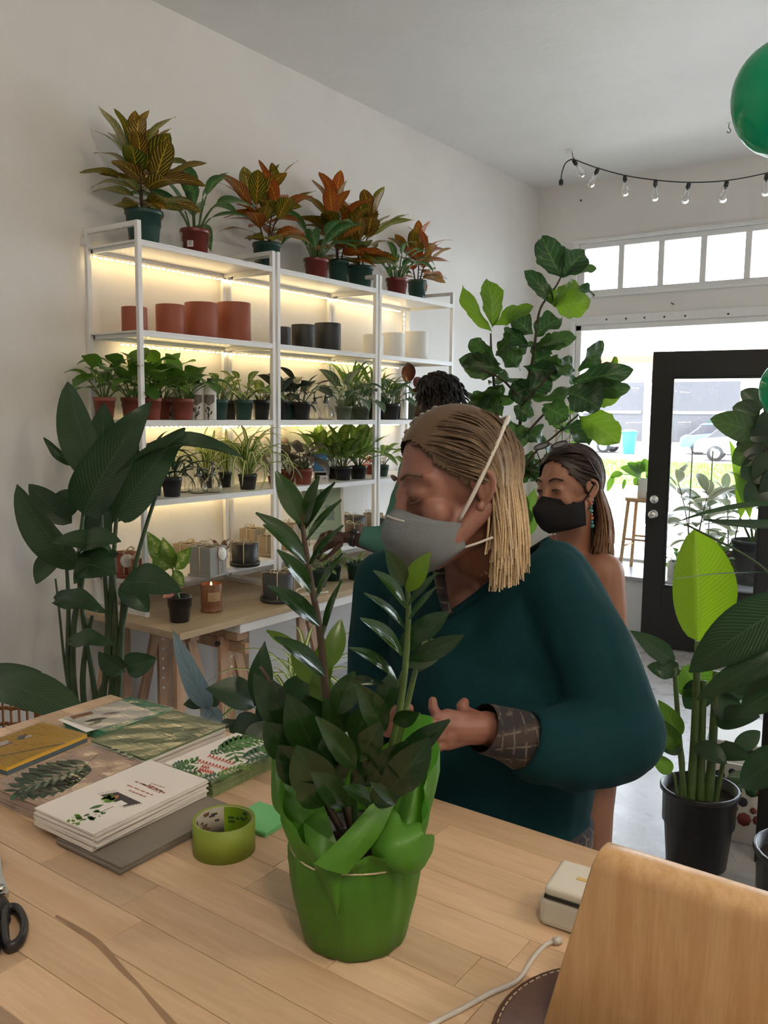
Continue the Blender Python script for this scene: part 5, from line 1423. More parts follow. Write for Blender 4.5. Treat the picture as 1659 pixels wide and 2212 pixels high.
# black wire script sign standing behind the frame
p = shelf_spot(690, 1078, .30, z5)
t = thing('script_sign', 'thin black wire script lettering above the picture frame', 'sign', (p.x, p.y, z5), math.radians(40))
zz = on_x(690, 1075, .30).z - z5
MB().tube(smoothcurve([(-.06, 0, zz - .03), (-.045, 0, zz + .0), (-.04, 0, zz - .035), (-.02, 0, zz + .005), (-.012, 0, zz - .03), (.004, 0, zz + .01), (.026, 0, zz + .03), (.03, 0, zz + .055), (.012, 0, zz + .05), (.004, 0, zz + .012), (.02, 0, zz + .008)], 5), .0025, 6).build('wire_letters', M['black'], t)
MB().tube([(-.06, 0, 0), (-.06, 0, zz - .03)], .0022, 6).build('wire_stake', M['black'], t)
# ================================================================ on the birch table
t, r, h = potted_z('potted_plant', 'small aglaonema in black pot on the table corner', 'plant', 384, 56, 1286, 1347, TT, 'blackplastic', 'tall', soil=True)
o = Vector(t.location)
def lf(p0, p1, W_, mat, d0, d1, **kw): return hero_leaf(t, at(*p0, d0), at(*p1, d1), W_, mat, **kw)
dd = depth(o)
hero_stem(t, [o + Vector((0, 0, h * .85)), at(378, 1255, dd), at(372, 1225, dd)], .006, .004, M['stemg'])
lf((372, 1228), (318, 1148), .09, LM['aglao'], dd, dd - .03, fold=.35, wave=.05); lf((374, 1228), (352, 1160), .085, LM['aglao'], dd, dd - .06, sag=.1)
lf((378, 1230), (414, 1182), .075, LM['aglao'], dd, dd - .06, fold=.3, wave=.06); lf((368, 1226), (330, 1195), .10, LM['aglao'], dd - .02, dd - .10, sag=.12)
lf((376, 1232), (398, 1268), .06, LM['aglao'], dd - .02, dd - .05); lf((372, 1275), (352, 1292), .05, LM['pinkleaf'], dd - .04, dd - .1)
# candle
p = on_z(453, 1324, TT); d = depth(p); r = px2m(46, d) / 2; p = p + Vector((-.58, .81, 0)) * r * .8
h = (CAM + ray(453, 1259) * depth(p)).z - TT
t = thing('candle', 'lit candle in a wooden cup on the birch tabletop', 'candle', (p.x, p.y, TT), math.radians(40))
cw_ = wood('turned_wood', hexc('9a6a48'), hexc('75492f'), 'Z', 1, .5, .05)
MB().lathe([(0, 0), (r * 1.0, 0), (r * 1.04, .006), (r * 1.0, .014), (r * .88, .018), (r * .98, .03), (r, h * .35), (r, h - .003), (r * .97, h), (r * .88, h), (r * .86, h * .86), (0, h * .86)], 30).build('cup', cw_, t)
MB().lathe([(0, h * .862), (r * .855, h * .862), (r * .855, h * .90), (0, h * .895)], 24).build('wax', plain('warm_wax', (.6, .35, .2), .5), t)
MB().tube([(0, 0, h * .9), (0, 0, h * .97)], .0012, 5).build('wick', M['black'], t)
MB().lathe([(0, h * .93), (.0045, h * .96), (.005, h * .985), (.002, h * 1.05), (0, h * 1.07)], 10).build('flame', emit('flame', (1, .42, .10), 22), t)
rows = [[Vector((r * 1.012 * math.cos(a), r * 1.012 * math.sin(a), h * z)) for a in [(-1.75 + 1.25 * j / 10) for j in range(11)]] for z in (.42, .58, .74)]
lb = MB().grid(rows).build('paper_label', plain('kraft_label', (.46, .32, .17), .6), t)
q = MB()
for z in (.66, .6, .52, .48): q.tube([Vector((r * 1.02 * math.cos(a), r * 1.02 * math.sin(a), h * z)) for a in (-1.5, -1.3, -1.1, -.9)], .0007, 4)
q.build('lettering', plain('label_brown_ink', (.22, .13, .07), .6), lb)
# little green pots under the reaching hand
for lab, px, w, tp, bt, sd in (('small green pot on the table nearest the planter saucer', 690, 36, 1228, 1270, 81), ('small green pot with pale leaves below the reaching hand', 718, 40, 1216, 1256, 82), ('small green pot with white-flecked leaves beside teal sweater', 769, 44, 1213, 1254, 83)):
    t, r, h = potted_z('potted_plant', lab, 'plant', px, w, tp, bt, TT, 'greenplastic', group='small green pots on the birch table')
    rosette(t, 'varieg', 9, h * .85, (.05, .075), (.03, .06), (.4, 1.3), sd)
t = thing('extension_lead', 'white cable coiled on the birch table behind the leaves', 'cable', on_z(650, 1285, TT))
MB().tube(smoothcurve([(-.1, -.1, .006), (0, -.04, .006), (.05, .03, .02), (0, .06, .03), (-.03, .0, .02), (.03, -.03, .006), (.08, .12, .006)], 6), .004, 6).build('cord', M['whitecer'], t)
# ================================================================ large floor plants
def plant_root(name, label, loc, cat='plant', group=None): return thing(name, label, cat, loc, 0, group)
def px_leaves(root, mat, lst, dflt, **kw):
    """(base px, base py, tip px, tip py, width px, depth base, depth tip)"""
    for e in lst:
        x0, y0, x1, y1, w = e[:5]; d0 = e[5] if len(e) > 5 else dflt; d1 = e[6] if len(e) > 6 else d0
        k = dict(kw)
        if len(e) > 7: k.update(e[7])
        mm = k.pop('mat', mat); j = k.pop('jit', None)
        if j: rj = random.Random(int(x0 * 7 + y1 * 13)); k['roll'] = rj.uniform(-j, j); w *= 1.18; k['curl'] = rj.uniform(-.5, .5)
        hero_leaf(root, at(x0, y0, d0), at(x1, y1, d1), px2m(w, (d0 + d1) / 2), mm, **k)

# ---- bird of paradise left of the shelves
b0 = at(215, 1500, 3.32); b0 = Vector((b0.x, b0.y, 0))
t = plant_root('bird_of_paradise', 'tall dark bird of paradise plant left of the white shelves', b0)
pot(t, .16, .30, M['blackplastic'])
UPN = Vector((.35, -.6, .7))
px_leaves(t, LM['bop'], [
    (214, 1050, 146, 824, 100, 3.42, 3.44, dict(fold=.42, sag=.03, a=.88, b=.7, roll=-.25)),
    (230, 1030, 225, 870, 70, 3.52, 3.55, dict(fold=.2)),
    (180, 1112, 327, 866, 112, 3.28, 3.16, dict(fold=.36, sag=.10, a=.64, b=.75, wave=.04, roll=.05, nu=20)),
    (250, 1116, 400, 924, 104, 3.26, 3.16, dict(fold=.36, sag=.08, a=.64, b=.75, wave=.04, roll=.05, nu=20)),
    (285, 1078, 527, 990, 92, 3.34, 3.06, dict(fold=.35, sag=.24, a=.75, b=.75, nrm=(.25, -.35, .9))),
    (178, 1225, 37, 1046, 96, 3.30, 3.20, dict(roll=-.3, fold=.45, sag=.05, a=.85, b=.7, lean=(-.06, 0, -.08))),
    (155, 1130, 62, 1046, 62, 3.45, 3.45, dict(fold=.3)),
    (152, 1005, 95, 945, 26, 3.45, 3.42, dict(fold=.6, wave=.1)),
    (165, 1060, 120, 1125, 60, 3.5, 3.5, dict(fold=.2)),
    (250, 1130, 275, 1000, 80, 3.55, 3.6, dict(fold=.2)),
    (285, 1110, 305, 985, 66, 3.55, 3.55, dict(fold=.2)),
    (240, 1185, 112, 1172, 62, 3.25, 3.12, dict(nrm=UPN, sag=.1)),
    (250, 1190, 160, 1262, 74, 3.25, 3.10, dict(nrm=UPN, sag=.12)),
    (170, 1185, 262, 1170, 66, 3.2, 3.12, dict(nrm=UPN, sag=.14)),
    (175, 1222, 252, 1240, 90, 3.18, 3.10, dict(nrm=UPN, sag=.12)),
    (130, 1195, 78, 1262, 60, 3.35, 3.3, dict(nrm=UPN, sag=.1)),
    (265, 1262, 393, 1278, 84, 3.12, 3.02, dict(nrm=(.2, -.7, .7), sag=.14, b=.8, wave=.03)),
    (262, 1260, 322, 1322, 60, 3.3, 3.3, dict(nrm=UPN, sag=.1)),
    (118, 1295, 228, 1322, 56, 3.2, 3.1, dict(nrm=UPN, sag=.14, wave=.1)),
    (148, 1385, 245, 1392, 46, 3.2, 3.12, dict(nrm=UPN, sag=.12, wave=.1)),
    (268, 1450, 212, 1408, 52, 3.18, 3.1, dict(sag=.1, wave=.08)),
    (272, 1440, 338, 1422, 58, 3.18, 3.12, dict(sag=.1, b=.7)),
    (205, 1100, 240, 1160, 60, 3.5, 3.45), (230, 1090, 195, 1170, 70, 3.55, 3.5),
], 3.3, a=.8, b=.8, fold=.25)
for pts, r in (([(225, 1500), (232, 1340), (222, 1180), (215, 1045)], .012), ([(205, 1500), (180, 1330), (170, 1220), (180, 1108)], .013), ([(240, 1510), (250, 1360), (245, 1230), (252, 1112)], .014),
               ([(245, 1510), (265, 1350), (300, 1190), (350, 1030)], .012), ([(160, 1490), (160, 1350), (175, 1270), (180, 1225)], .015), ([(145, 1470), (128, 1320), (120, 1250)], .007), ([(150, 1480), (148, 1300), (142, 1190)], .012),
               ([(255, 1500), (262, 1380), (268, 1270)], .018), ([(245, 1510), (250, 1470), (270, 1445)], .012), ([(180, 1500), (185, 1400), (200, 1330)], .014), ([(215, 1510), (235, 1440), (240, 1200)], .013)):
    P = [at(x, y, 3.3) for x, y in pts]; foot = Vector((b0.x + (P[0].x - b0.x) * .5, b0.y + (P[0].y - b0.y) * .5, .24))
    hero_stem(t, [foot] + P, r, r * .55, M['stemd'])
# ---- broad leaf reaching in at the left edge, over the rattan chair
b1 = at(-120, 1640, 2.45); b1 = Vector((b1.x, b1.y, 0))
t = plant_root('banana_plant', 'broad drooping leaf plant at the left edge above rattan chair', b1)
pot(t, .15, .28, M['blackplastic'])
px_leaves(t, LM['bop'], [(-60, 1500, 196, 1566, 100, 2.45, 2.34, dict(nrm=(.1, -.45, .9), sag=.20, b=.65, fold=.12, a=1.1)), (-100, 1480, 90, 1452, 70, 2.5, 2.45, dict(nrm=(.2, -.5, .8), sag=.04, fold=.1)), (-100, 1500, 40, 1440, 40, 2.6, 2.5, dict(nrm=UPN))], 2.4, a=.8, b=.8, fold=.2)
for x, y in ((-60, 1500), (-100, 1480), (-100, 1500)): hero_stem(t, [b1 + Vector((0, 0, .22)), at(x - 20, y + 120, 2.48), at(x, y, 2.47)], .014, .008, M['stemd'])
# ---- silver alocasia in front of the trestle
b2 = at(468, 1560, 2.75); b2 = Vector((b2.x, b2.y, 0))
t = plant_root('silver_alocasia', 'silver-blue arrow-leaved alocasia in front of the trestles', b2)
pot(t, .13, .24, M['blackplastic'])
px_leaves(t, LM['alo'], [(452, 1532, 374, 1360, 50, 2.75, 2.70, dict(a=.62, b=.8, fold=.15, wave=.05, nu=20)), (450, 1528, 440, 1562, 26, 2.75, 2.7), (456, 1528, 484, 1572, 34, 2.75, 2.7, dict(wave=.1))], 2.75, fold=.2)
px_leaves(t, LM['dark'], [(450, 1520, 396, 1522, 34, 2.8, 2.8), (470, 1585, 512, 1560, 34, 2.7, 2.6), (500, 1590, 520, 1555, 40, 2.7, 2.65), (456, 1525, 478, 1500, 34, 2.8, 2.8)], 2.8, nrm=UPN)
hero_stem(t, [b2 + Vector((0, 0, .2)), at(466, 1590, 2.75), at(452, 1532, 2.75)], .008, .005, M['stemd'])
# ---- dark philodendron under the table, behind the wrapped plant
b3 = at(590, 1600, 2.7); b3 = Vector((b3.x, b3.y, 0))
t = plant_root('philodendron', 'dark broad-leaved philodendron on the floor below the table', b3)
pot(t, .14, .26, M['terraplastic'])
px_leaves(t, LM['dark'], [(548, 1515, 444, 1488, 78, 2.65, 2.6, dict(nrm=UPN, sag=.12)), (560, 1520, 572, 1385, 56, 2.6, 2.6), (556, 1560, 500, 1600, 80, 2.55, 2.5), (580, 1570, 540, 1640, 80, 2.55, 2.5), (620, 1520, 680, 1450, 70, 2.7, 2.7), (600, 1560, 560, 1500, 70, 2.6, 2.55), (640, 1560, 690, 1500, 60, 2.7, 2.7), (610, 1580, 625, 1640, 70, 2.55, 2.5), (560, 1590, 520, 1560, 60, 2.6, 2.6)], 2.6, a=.75, fold=.2, heart=.4)
for x, y in ((548, 1515), (560, 1520), (556, 1560), (580, 1570), (620, 1520), (600, 1560), (640, 1560), (610, 1580)):
    hero_stem(t, [b3 + Vector((0, 0, .22)), at((x + 590) / 2, y + 60, 2.66), at(x, y, 2.63)], .006, .004, M['stemd'])
b4 = at(640, 1580, 3.0); b4 = Vector((b4.x, b4.y, 0))
t = plant_root('striped_dracaena', 'yellow-striped dracaena on the floor below the table', b4)
pot(t, .12, .24, M['greenplastic'])
zz4 = at(640, 1500, 3.0).z
q = MB(); q.tube([(0, 0, .2), (0, 0, zz4)], .012, 8); q.build('cane', M['bark'], t)
rosette(t, 'spider', 34, zz4 - .05, (.30, .42), (.01, .02), (-.1, 1.4), 91, droop=0, stem=M['stemd'])
# ---- rattan chair, back just in frame
ch = at(-62, 1560, 2.62); cc = Vector((ch.x, ch.y, 0)); fa = math.radians(36)
t = thing('rattan_chair', 'rattan chair with woven rounded back at the left edge', 'chair', cc, fa)
rat = wood('rattan_cane', hexc('a8703f'), hexc('7a4a26'), 'Z', 2, .5, .2)
zt = at(40, 1490, 2.62).z + .05; wdt = .215
rc_ = .075
def rtop(x): e = abs(x) - (wdt - rc_); return zt - (rc_ - math.sqrt(max(0, rc_ ** 2 - e * e)) if e > 0 else 0)
arch = [Vector((-wdt, 0, .42)), Vector((-wdt, 0, zt - rc_))] + [Vector((-wdt + rc_ - rc_ * math.cos(a), 0, zt - rc_ + rc_ * math.sin(a))) for a in [i * PI / 16 for i in range(1, 9)]] + [Vector((wdt - rc_ + rc_ * math.sin(a), 0, zt - rc_ + rc_ * math.cos(a))) for a in [i * PI / 16 for i in range(0, 9)]] + [Vector((wdt, 0, .42))]
MB().tube(arch, .015, 10).build('back_frame', rat, t)
for i in range(17):
    x = -wdt * .92 + i * wdt * .115; MB().tube([(x, 0, .45), (x, 0, rtop(x) - .006)], .004, 6).build('slat', rat, t)
for z in (zt - .055, zt - .105, zt - .155, zt - .205, .55):
    MB().tube([(-wdt * .98 + wdt * .098 * j, .006 * (1 if j % 2 else -1), z) for j in range(21)], .006, 6).build('woven_band', rat, t)
MB().box2((-.23, -.42, .42), (.23, .02, .45)).build('seat', rat, t, bevel=.01)
for x in (-.2, .2):
    for y in (-.39, 0): MB().tube([(x, y, .42), (x * 1.08, y, 0)], .014, 8).build('leg', rat, t)

# ---- fiddle leaf fig by the front corner
fd = 5.35
f0 = at(1085, 1300, fd); f0 = Vector((f0.x, f0.y, 0))
t = plant_root('fiddle_leaf_fig', 'large fiddle leaf fig tree in front of display window', f0)
pot(t, .20, .38, M['whitecer'], 'cyl')
branches = [[(1090, 1250), (1105, 1080), (1118, 960), (1130, 870), (1150, 780), (1158, 720), (1168, 665), (1200, 620), (1213, 595)],
            [(1095, 1150), (1085, 1000), (1072, 880), (1062, 770), (1060, 720)],
            [(1100, 1080), (1150, 985), (1200, 940), (1250, 895)], [(1118, 960), (1170, 900), (1215, 860), (1260, 830)], [(1125, 880), (1170, 830), (1195, 800)], [(1108, 1060), (1150, 1010), (1185, 985)], [(1130, 870), (1085, 820), (1040, 800)]]
for i, br in enumerate(branches):
    P = [at(x, y, fd + (.0 if i < 2 else -.12 * (k / len(br)))) for k, (x, y) in enumerate(br)]
    if i == 0: P = [f0 + Vector((0, 0, .3))] + P
    hero_stem(t, P, .016 if i < 2 else .009, .005, M['bark'], 'branch')
Y_ = dict(mat=LM['figy'])
px_leaves(t, LM['fig'], [
    (1213, 600, 1170, 513, 56), (1216, 600, 1262, 543, 52), (1196, 662, 1133, 584, 32), (1188, 655, 1243, 605, 48, fd, fd - .05, Y_), (1196, 662, 1276, 648, 54, fd, fd - .1, Y_), (1216, 598, 1288, 582, 26), (1235, 622, 1284, 640, 34),
    (1062, 717, 998, 616, 34, fd, fd, Y_), (1063, 708, 1052, 603, 44, fd, fd, Y_), (1068, 703, 1152, 664, 36, fd, fd - .1, Y_), (1200, 665, 1190, 620, 34, fd, fd, Y_),
    (1150, 722, 1103, 684, 44), (1155, 727, 1212, 688, 52), (1142, 748, 1088, 708, 34), (1150, 752, 1243, 726, 34), (1146, 762, 1222, 742, 48), (1070, 772, 1018, 733, 42), (1075, 764, 1102, 722, 48), (1080, 786, 992, 776, 40),
    (1090, 800, 998, 792, 52), (1125, 800, 1072, 758, 54), (1130, 792, 1216, 800, 42), (1160, 822, 1098, 855, 50), (1140, 842, 1055, 828, 66), (1118, 852, 1005, 852, 56), (1128, 850, 1190, 820, 52), (1150, 858, 1236, 832, 46, fd - .1, fd - .2),
    (1150, 780, 1190, 765, 44), (1120, 770, 1160, 745, 40), (1085, 830, 1040, 880, 44), (1070, 850, 1010, 890, 44), (1110, 880, 1150, 900, 44), (1085, 900, 1050, 850, 60), (1075, 930, 1040, 980, 40), (1105, 910, 1120, 970, 52), (1095, 960, 1075, 1010, 46), (1130, 930, 1175, 960, 56), (1120, 985, 1150, 1040, 66), (1145, 975, 1120, 1040, 60), (1160, 960, 1200, 1000, 50), (1130, 1000, 1180, 1020, 40),
    (1250, 802, 1298, 735, 40, fd - .2, fd - .2), (1238, 822, 1368, 800, 46, fd - .2, fd - .35), (1250, 838, 1362, 838, 42, fd - .2, fd - .35), (1228, 850, 1296, 884, 74, fd - .25, fd - .35, dict(b=.6)), (1260, 872, 1342, 853, 40, fd - .2, fd - .3, Y_), (1252, 898, 1338, 958, 62, fd - .2, fd - .35, dict(mat=LM['figy'])), (1210, 918, 1272, 962, 58, fd - .2, fd - .3), (1175, 878, 1228, 905, 50, fd - .1, fd - .2), (1195, 790, 1240, 830, 40, fd - .1, fd - .1),
    (1185, 985, 1215, 1030, 44), (1205, 810, 1232, 770, 36), (1170, 800, 1215, 775, 40), (1262, 830, 1330, 770, 36, fd - .2, fd - .3, Y_)],
    fd, a=1.25, b=.72, fold=.28, wave=.11, scal=.06, sag=.11, jit=1.05, nu=18)
# ---- bird of paradise in black pot on the floor, right
pr_ = Vector((2.665, 3.16, 0)); rd = depth(pr_)
t = plant_root('bird_of_paradise', 'bird of paradise in large black nursery pot on the concrete floor', pr_)
pot(t, px2m(160, rd) / 2 * 1.02, .30, M['blackplastic'])
rd = 3.12
px_leaves(t, LM['bop'], [
    (1508, 1385, 1500, 1142, 165, rd, rd, dict(mat=LM['bopy'], fold=.62, b=.66, a=.92, sag=.04, nv=8, roll=-.05)),
    (1456, 1428, 1362, 1362, 46, rd, rd - .1, dict(wave=.1)), (1468, 1446, 1398, 1440, 46, rd, rd, dict(wave=.12)), (1475, 1440, 1520, 1500, 90, rd + .1, rd + .1, dict(mat=LM['green'])),
    (1468, 1592, 1422, 1512, 44, rd, rd - .1, dict(mat=LM['green'])), (1462, 1618, 1416, 1548, 44, rd, rd - .1, dict(mat=LM['green'])), (1450, 1668, 1405, 1626, 36, rd, rd - .05, dict(mat=LM['green'])), (1470, 1600, 1430, 1620, 44, rd, rd),
    (1560, 1452, 1610, 1500, 48, rd, rd - .1), (1548, 1562, 1642, 1548, 60, rd, rd - .1, dict(nrm=UPN, sag=.1)), (1540, 1625, 1622, 1640, 50, rd, rd - .1, dict(nrm=UPN, sag=.12)), (1585, 1612, 1642, 1580, 44, rd, rd), (1570, 1680, 1632, 1690, 34, rd, rd, dict(nrm=UPN)), (1500, 1610, 1570, 1650, 50, rd - .05, rd - .12, dict(nrm=UPN, sag=.1)), (1520, 1470, 1480, 1530, 70, rd + .1, rd + .1), (1540, 1500, 1600, 1560, 60, rd, rd), (1560, 1500, 1625, 1470, 50, rd, rd)],
    rd, a=.85, b=.75, fold=.25)
for pts, r in (([(1490, 1745), (1500, 1600), (1508, 1385)], .022), ([(1480, 1740), (1468, 1600), (1456, 1428)], .014), ([(1530, 1740), (1540, 1600), (1548, 1450)], .022), ([(1465, 1735), (1458, 1680), (1450, 1668)], .007), ([(1470, 1735), (1475, 1650), (1466, 1592)], .012), ([(1545, 1740), (1560, 1660), (1570, 1600)], .012), ([(1512, 1745), (1515, 1600), (1520, 1470)], .02)):
    hero_stem(t, [Vector((pr_.x, pr_.y, .24)) * .6 + at(*pts[0], rd) * .4 if False else at(pts[0][0], 1760, rd)] + [at(x, y, rd) for x, y in pts], r, r * .6, M['stemg'])
# ---- plant off the right edge whose long leaves reach into the frame
pe = at(1760, 1750, 2.65); pe = Vector((pe.x, pe.y, 0))
t = plant_root('bird_of_paradise', 'dark long-leaved plant reaching in from the right edge', pe)
pot(t, .17, .32, M['blackplastic'])
px_leaves(t, LM['bop'], [(1735, 1290, 1488, 1452, 122, 2.6, 2.75, dict(sag=.06, fold=.15, nrm=(.1, -.75, .65))), (1720, 1400, 1505, 1512, 60, 2.6, 2.7, dict(nrm=UPN, sag=.08)), (1740, 1092, 1462, 1128, 34, 2.5, 2.6, dict(nrm=(0, -.3, 1), sag=.05, fold=.4)), (1740, 1130, 1515, 1122, 46, 2.5, 2.6, dict(nrm=(0, -.35, 1), sag=-.05, fold=.2)),
    (1740, 1240, 1448, 1252, 14, 2.5, 2.6, dict(nrm=(0, 0, 1), sag=.03)), (1690, 1420, 1590, 1500, 70, 2.7, 2.8, dict(nrm=UPN)), (1700, 1480, 1600, 1540, 70, 2.7, 2.8, dict(nrm=UPN)), (1720, 1620, 1600, 1700, 80, 2.6, 2.75, dict(nrm=UPN, sag=.1)), (1700, 1350, 1595, 1330, 50, 2.9, 3.0, dict(mat=LM['green']))], 2.6, a=.8, b=.75, fold=.2)
for x, y in ((1735, 1290), (1720, 1400), (1740, 1092), (1740, 1130), (1740, 1240), (1720, 1620), (1690, 1420), (1700, 1480)):
    hero_stem(t, [pe + Vector((0, 0, .26)), at(x + 30, (y + 1750) / 2, 2.62), at(x, y, 2.6)], .014, .007, M['stemd'])
hero_stem(t, [at(1740, 1330, 2.5), at(1640, 1220, 2.55), at(1500, 1142, 2.6), at(1478, 1136, 2.6)], .006, .002, M['stemd'])
# ---- black rack with a dark rubber plant on it, right edge
pk = on_z(1628, 1862, 0)
t = thing('plant_stand', 'black plant stand with square legs at the right edge', 'stand', (pk.x, pk.y, 0), 0)
HS = 1.02
for x in (0, .42):
    for y in (0, .42): MB().box2((x, y, 0), (x + .055, y + .055, HS)).build('leg', M['black'], t, bevel=.004)
MB().box2((-.01, -.01, HS), (.485, .485, HS + .03)).build('top', M['black'], t, bevel=.004)
MB().box2((.055, .01, .2), (.42, .035, .24)).build('rail', M['black'], t, bevel=.003); MB().box2((.055, .44, .2), (.42, .465, .24)).build('rail', M['black'], t, bevel=.003)
pd = Vector((pk.x + .13, pk.y + .15, HS + .03)); pdd = depth(pd)
t = plant_root('rubber_plant', 'dark glossy-leaved plant standing beside the green balloon', pd)
pot(t, .12, .22, M['blackplastic'])
dd = 3.08
px_leaves(t, LM['dark'], [(1625, 935, 1534, 905, 66, dd, dd - .1, dict(mat=LM['fig'])), (1650, 880, 1600, 845, 50), (1640, 900, 1582, 880, 56), (1650, 960, 1590, 960, 70), (1660, 930, 1600, 925, 60), (1655, 1000, 1600, 1030, 70), (1650, 1040, 1612, 1090, 64), (1670, 980, 1640, 1060, 80), (1690, 900, 1640, 960, 90), (1700, 1020, 1645, 1085, 80), (1640, 960, 1582, 1000, 60, dd, dd, dict(mat=LM['fig'])), (1680, 950, 1740, 900, 80), (1700, 1000, 1760, 980, 80)], dd, a=.85, b=.6, fold=.2, sag=.08)
hero_stem(t, [pd + Vector((0, 0, .18)), at(1680, 1050, dd), at(1660, 930, dd)], .010, .006, M['bark'])
for x, y in ((1625, 935), (1650, 880), (1650, 1040), (1700, 1000)): hero_stem(t, [at(1672, 1000, dd), at(x, y, dd)], .005, .003, M['bark'])
# leaning art print and flat boxes on the floor behind the pot
pb = on_z(1600, 1832, 0)
t = thing('leaning_print', 'colourful floral print board leaning on the floor behind pot', 'picture', (pb.x, pb.y + .03, 0), math.radians(8))
MB().box((0, .04, .15), (.30, .012, .30), rotm(x=-.15)).build('board', M['paperw'], t)
q = MB(); rnd = random.Random(8); mats = [plain('print_red', (.3, .06, .05), .6), plain('print_green', (.04, .13, .04), .6), plain('print_ochre', (.35, .22, .05), .6), plain('print_dark', (.05, .04, .06), .6)]
for i in range(22):
    q = MB(); q.lathe([(0, 0), (rnd.uniform(.012, .028), 0), (0, .001)], 8, Vector((rnd.uniform(-.12, .12), .0, 0)) + rotm(x=-.15) @ Vector((0, .032 - .04, rnd.uniform(-.1, .12))) + Vector((0, .04, .15)), rotm(x=PI / 2 - .15)); q.build('print_patch', mats[i % 4], t)
t = thing('flat_box', 'flat white box with dark rim lying behind the black pot', 'box', (pb.x - .02, pb.y + .34, 0), math.radians(8))
MB().box2((-.2, -.12, 0), (.35, .25, .30)).build('box_body', M['whitecer'], t, bevel=.004); MB().box2((-.205, -.125, .30), (.355, .255, .315)).build('dark_rim', M['black'], t); MB().box2((-.19, -.11, .315), (.34, .24, .335)).build('lid', M['whitecer'], t, bevel=.004)

# ================================================================ plants on the display ledge
LZ = .43
def ledge(name, label, px, py, y, r, h, mat, kind='nursery', cat='plant', group='plants on the window ledge'):
    p = on_y(px, py, y); t = thing(name, label, cat, (p.x, y, LZ), 0, group); pot(t, r, h, M[mat], kind); return t
t = ledge('rubber_plant', 'cream-edged variegated rubber plant behind the door glass', 1500, 1200, 6.66, .11, .20, 'whitecer', 'cyl')
bush(t, 'rubber', 44, .16, .62, (.20, .27), 3, nst=3, spread=.18, el=(-.3, 1.1))
t = ledge('rubber_plant', 'second variegated rubber plant nearer the window frame', 1575, 1200, 6.84, .10, .20, 'terraplastic')
bush(t, 'rubber', 36, .16, .60, (.20, .26), 6, nst=2, spread=.15, el=(-.3, 1.1))
t = ledge('bird_of_paradise', 'tall plant in wide grey pot on the window ledge', 1624, 1250, 6.70, .16, .33, 'charc')
d6 = depth(t.location)
px_leaves(t, LM['bopy'], [(1620, 1120, 1575, 950, 36, d6, d6), (1640, 1110, 1650, 940, 40, d6, d6), (1600, 1120, 1595, 1000, 30, d6, d6), (1660, 1150, 1690, 1000, 40, d6, d6)], d6, fold=.2)
for x, y in ((1620, 1120), (1640, 1110), (1600, 1120), (1660, 1150)): hero_stem(t, [Vector(t.location) + Vector((0, 0, .28)), at(x, y, d6)], .012, .007, M['stemg'])
t = ledge('potted_plant', 'small trailing green plant low on the window ledge', 1460, 1270, 6.62, .07, .12, 'whitecer', 'cyl'); rosette(t, 'green', 18, .1, (.08, .12), (.05, .16), (.0, 1.2), 8)
t = ledge('potted_plant', 'bushy green plant low between the two rubber plants', 1545, 1250, 6.6, .08, .14, 'terraplastic'); rosette(t, 'green', 22, .12, (.09, .14), (.06, .18), (.2, 1.3), 9)
for i, px in enumerate((1493, 1537)):
    p = on_y(px, 1030, 6.68 + .1 * i); tk = thing('plant_stake', 'thin green stake, %s of the pair among rubber plants' % ('left' if i == 0 else 'right'), 'stake', (p.x, p.y, LZ))
    MB().tube([(0, 0, 0), (0, 0, on_y(px, 976, p.y).z - LZ)], .005, 6).build('cane', M['stemg'], tk); MB().ball((0, 0, on_y(px, 976, p.y).z - LZ), .007, 6, 8).build('tip', M['greenplastic'], tk)
# wooden stool with prayer plant
sp_ = on_y(1385, 1230, 6.72); sz = on_y(1385, 1074, 6.72).z - LZ
t = thing('wooden_stool', 'tall wooden stool standing on the window ledge', 'stool', (sp_.x, 6.72, LZ), 0)
ash = wood('ash_wood', hexc('d6b285'), hexc('b98f60'), 'Z', 1, .5, .1)
MB().lathe([(0, sz - .03), (.145, sz - .03), (.15, sz - .025), (.15, sz - .005), (.145, sz), (0, sz)], 28).build('seat', ash, t)
for sx in (-1, 1):
    for sy in (-1, 1): MB().tube([(sx * .095, sy * .095, sz - .03), (sx * .13, sy * .13, 0)], .014, 10).build('leg', ash, t)
    MB().tube([(sx * .12, -.12, .2), (sx * .12, .12, .2)], .009, 8).build('rung', ash, t); MB().tube([(-.12, sx * .12, .26), (.12, sx * .12, .26)], .009, 8).build('rung', ash, t)
t = thing('prayer_plant', 'prayer plant in white pot on the wooden stool', 'plant', (sp_.x + .03, 6.72, LZ + sz), 0)
pot(t, .085, .15, M['whitecer'], 'cyl'); ds = depth(t.location)
px_leaves(t, LM['green'], [(1385, 1030, 1340, 1010, 30), (1385, 1025, 1355, 1000, 26), (1390, 1020, 1375, 998, 28), (1395, 1020, 1392, 990, 24), (1345, 1022, 1318, 1032, 18), (1325, 1028, 1312, 1062, 14), (1395, 1030, 1432, 1015, 30), (1395, 1030, 1445, 1045, 30), (1385, 1035, 1370, 1048, 22), (1350, 1035, 1345, 1058, 8)], ds, a=.9, b=.7, fold=.15, nrm=UPN, sag=.1)
hero_stem(t, [Vector(t.location) + Vector((0, 0, .13)), at(1360, 1025, ds), at(1325, 1028, ds)], .004, .002, M['stemg'])
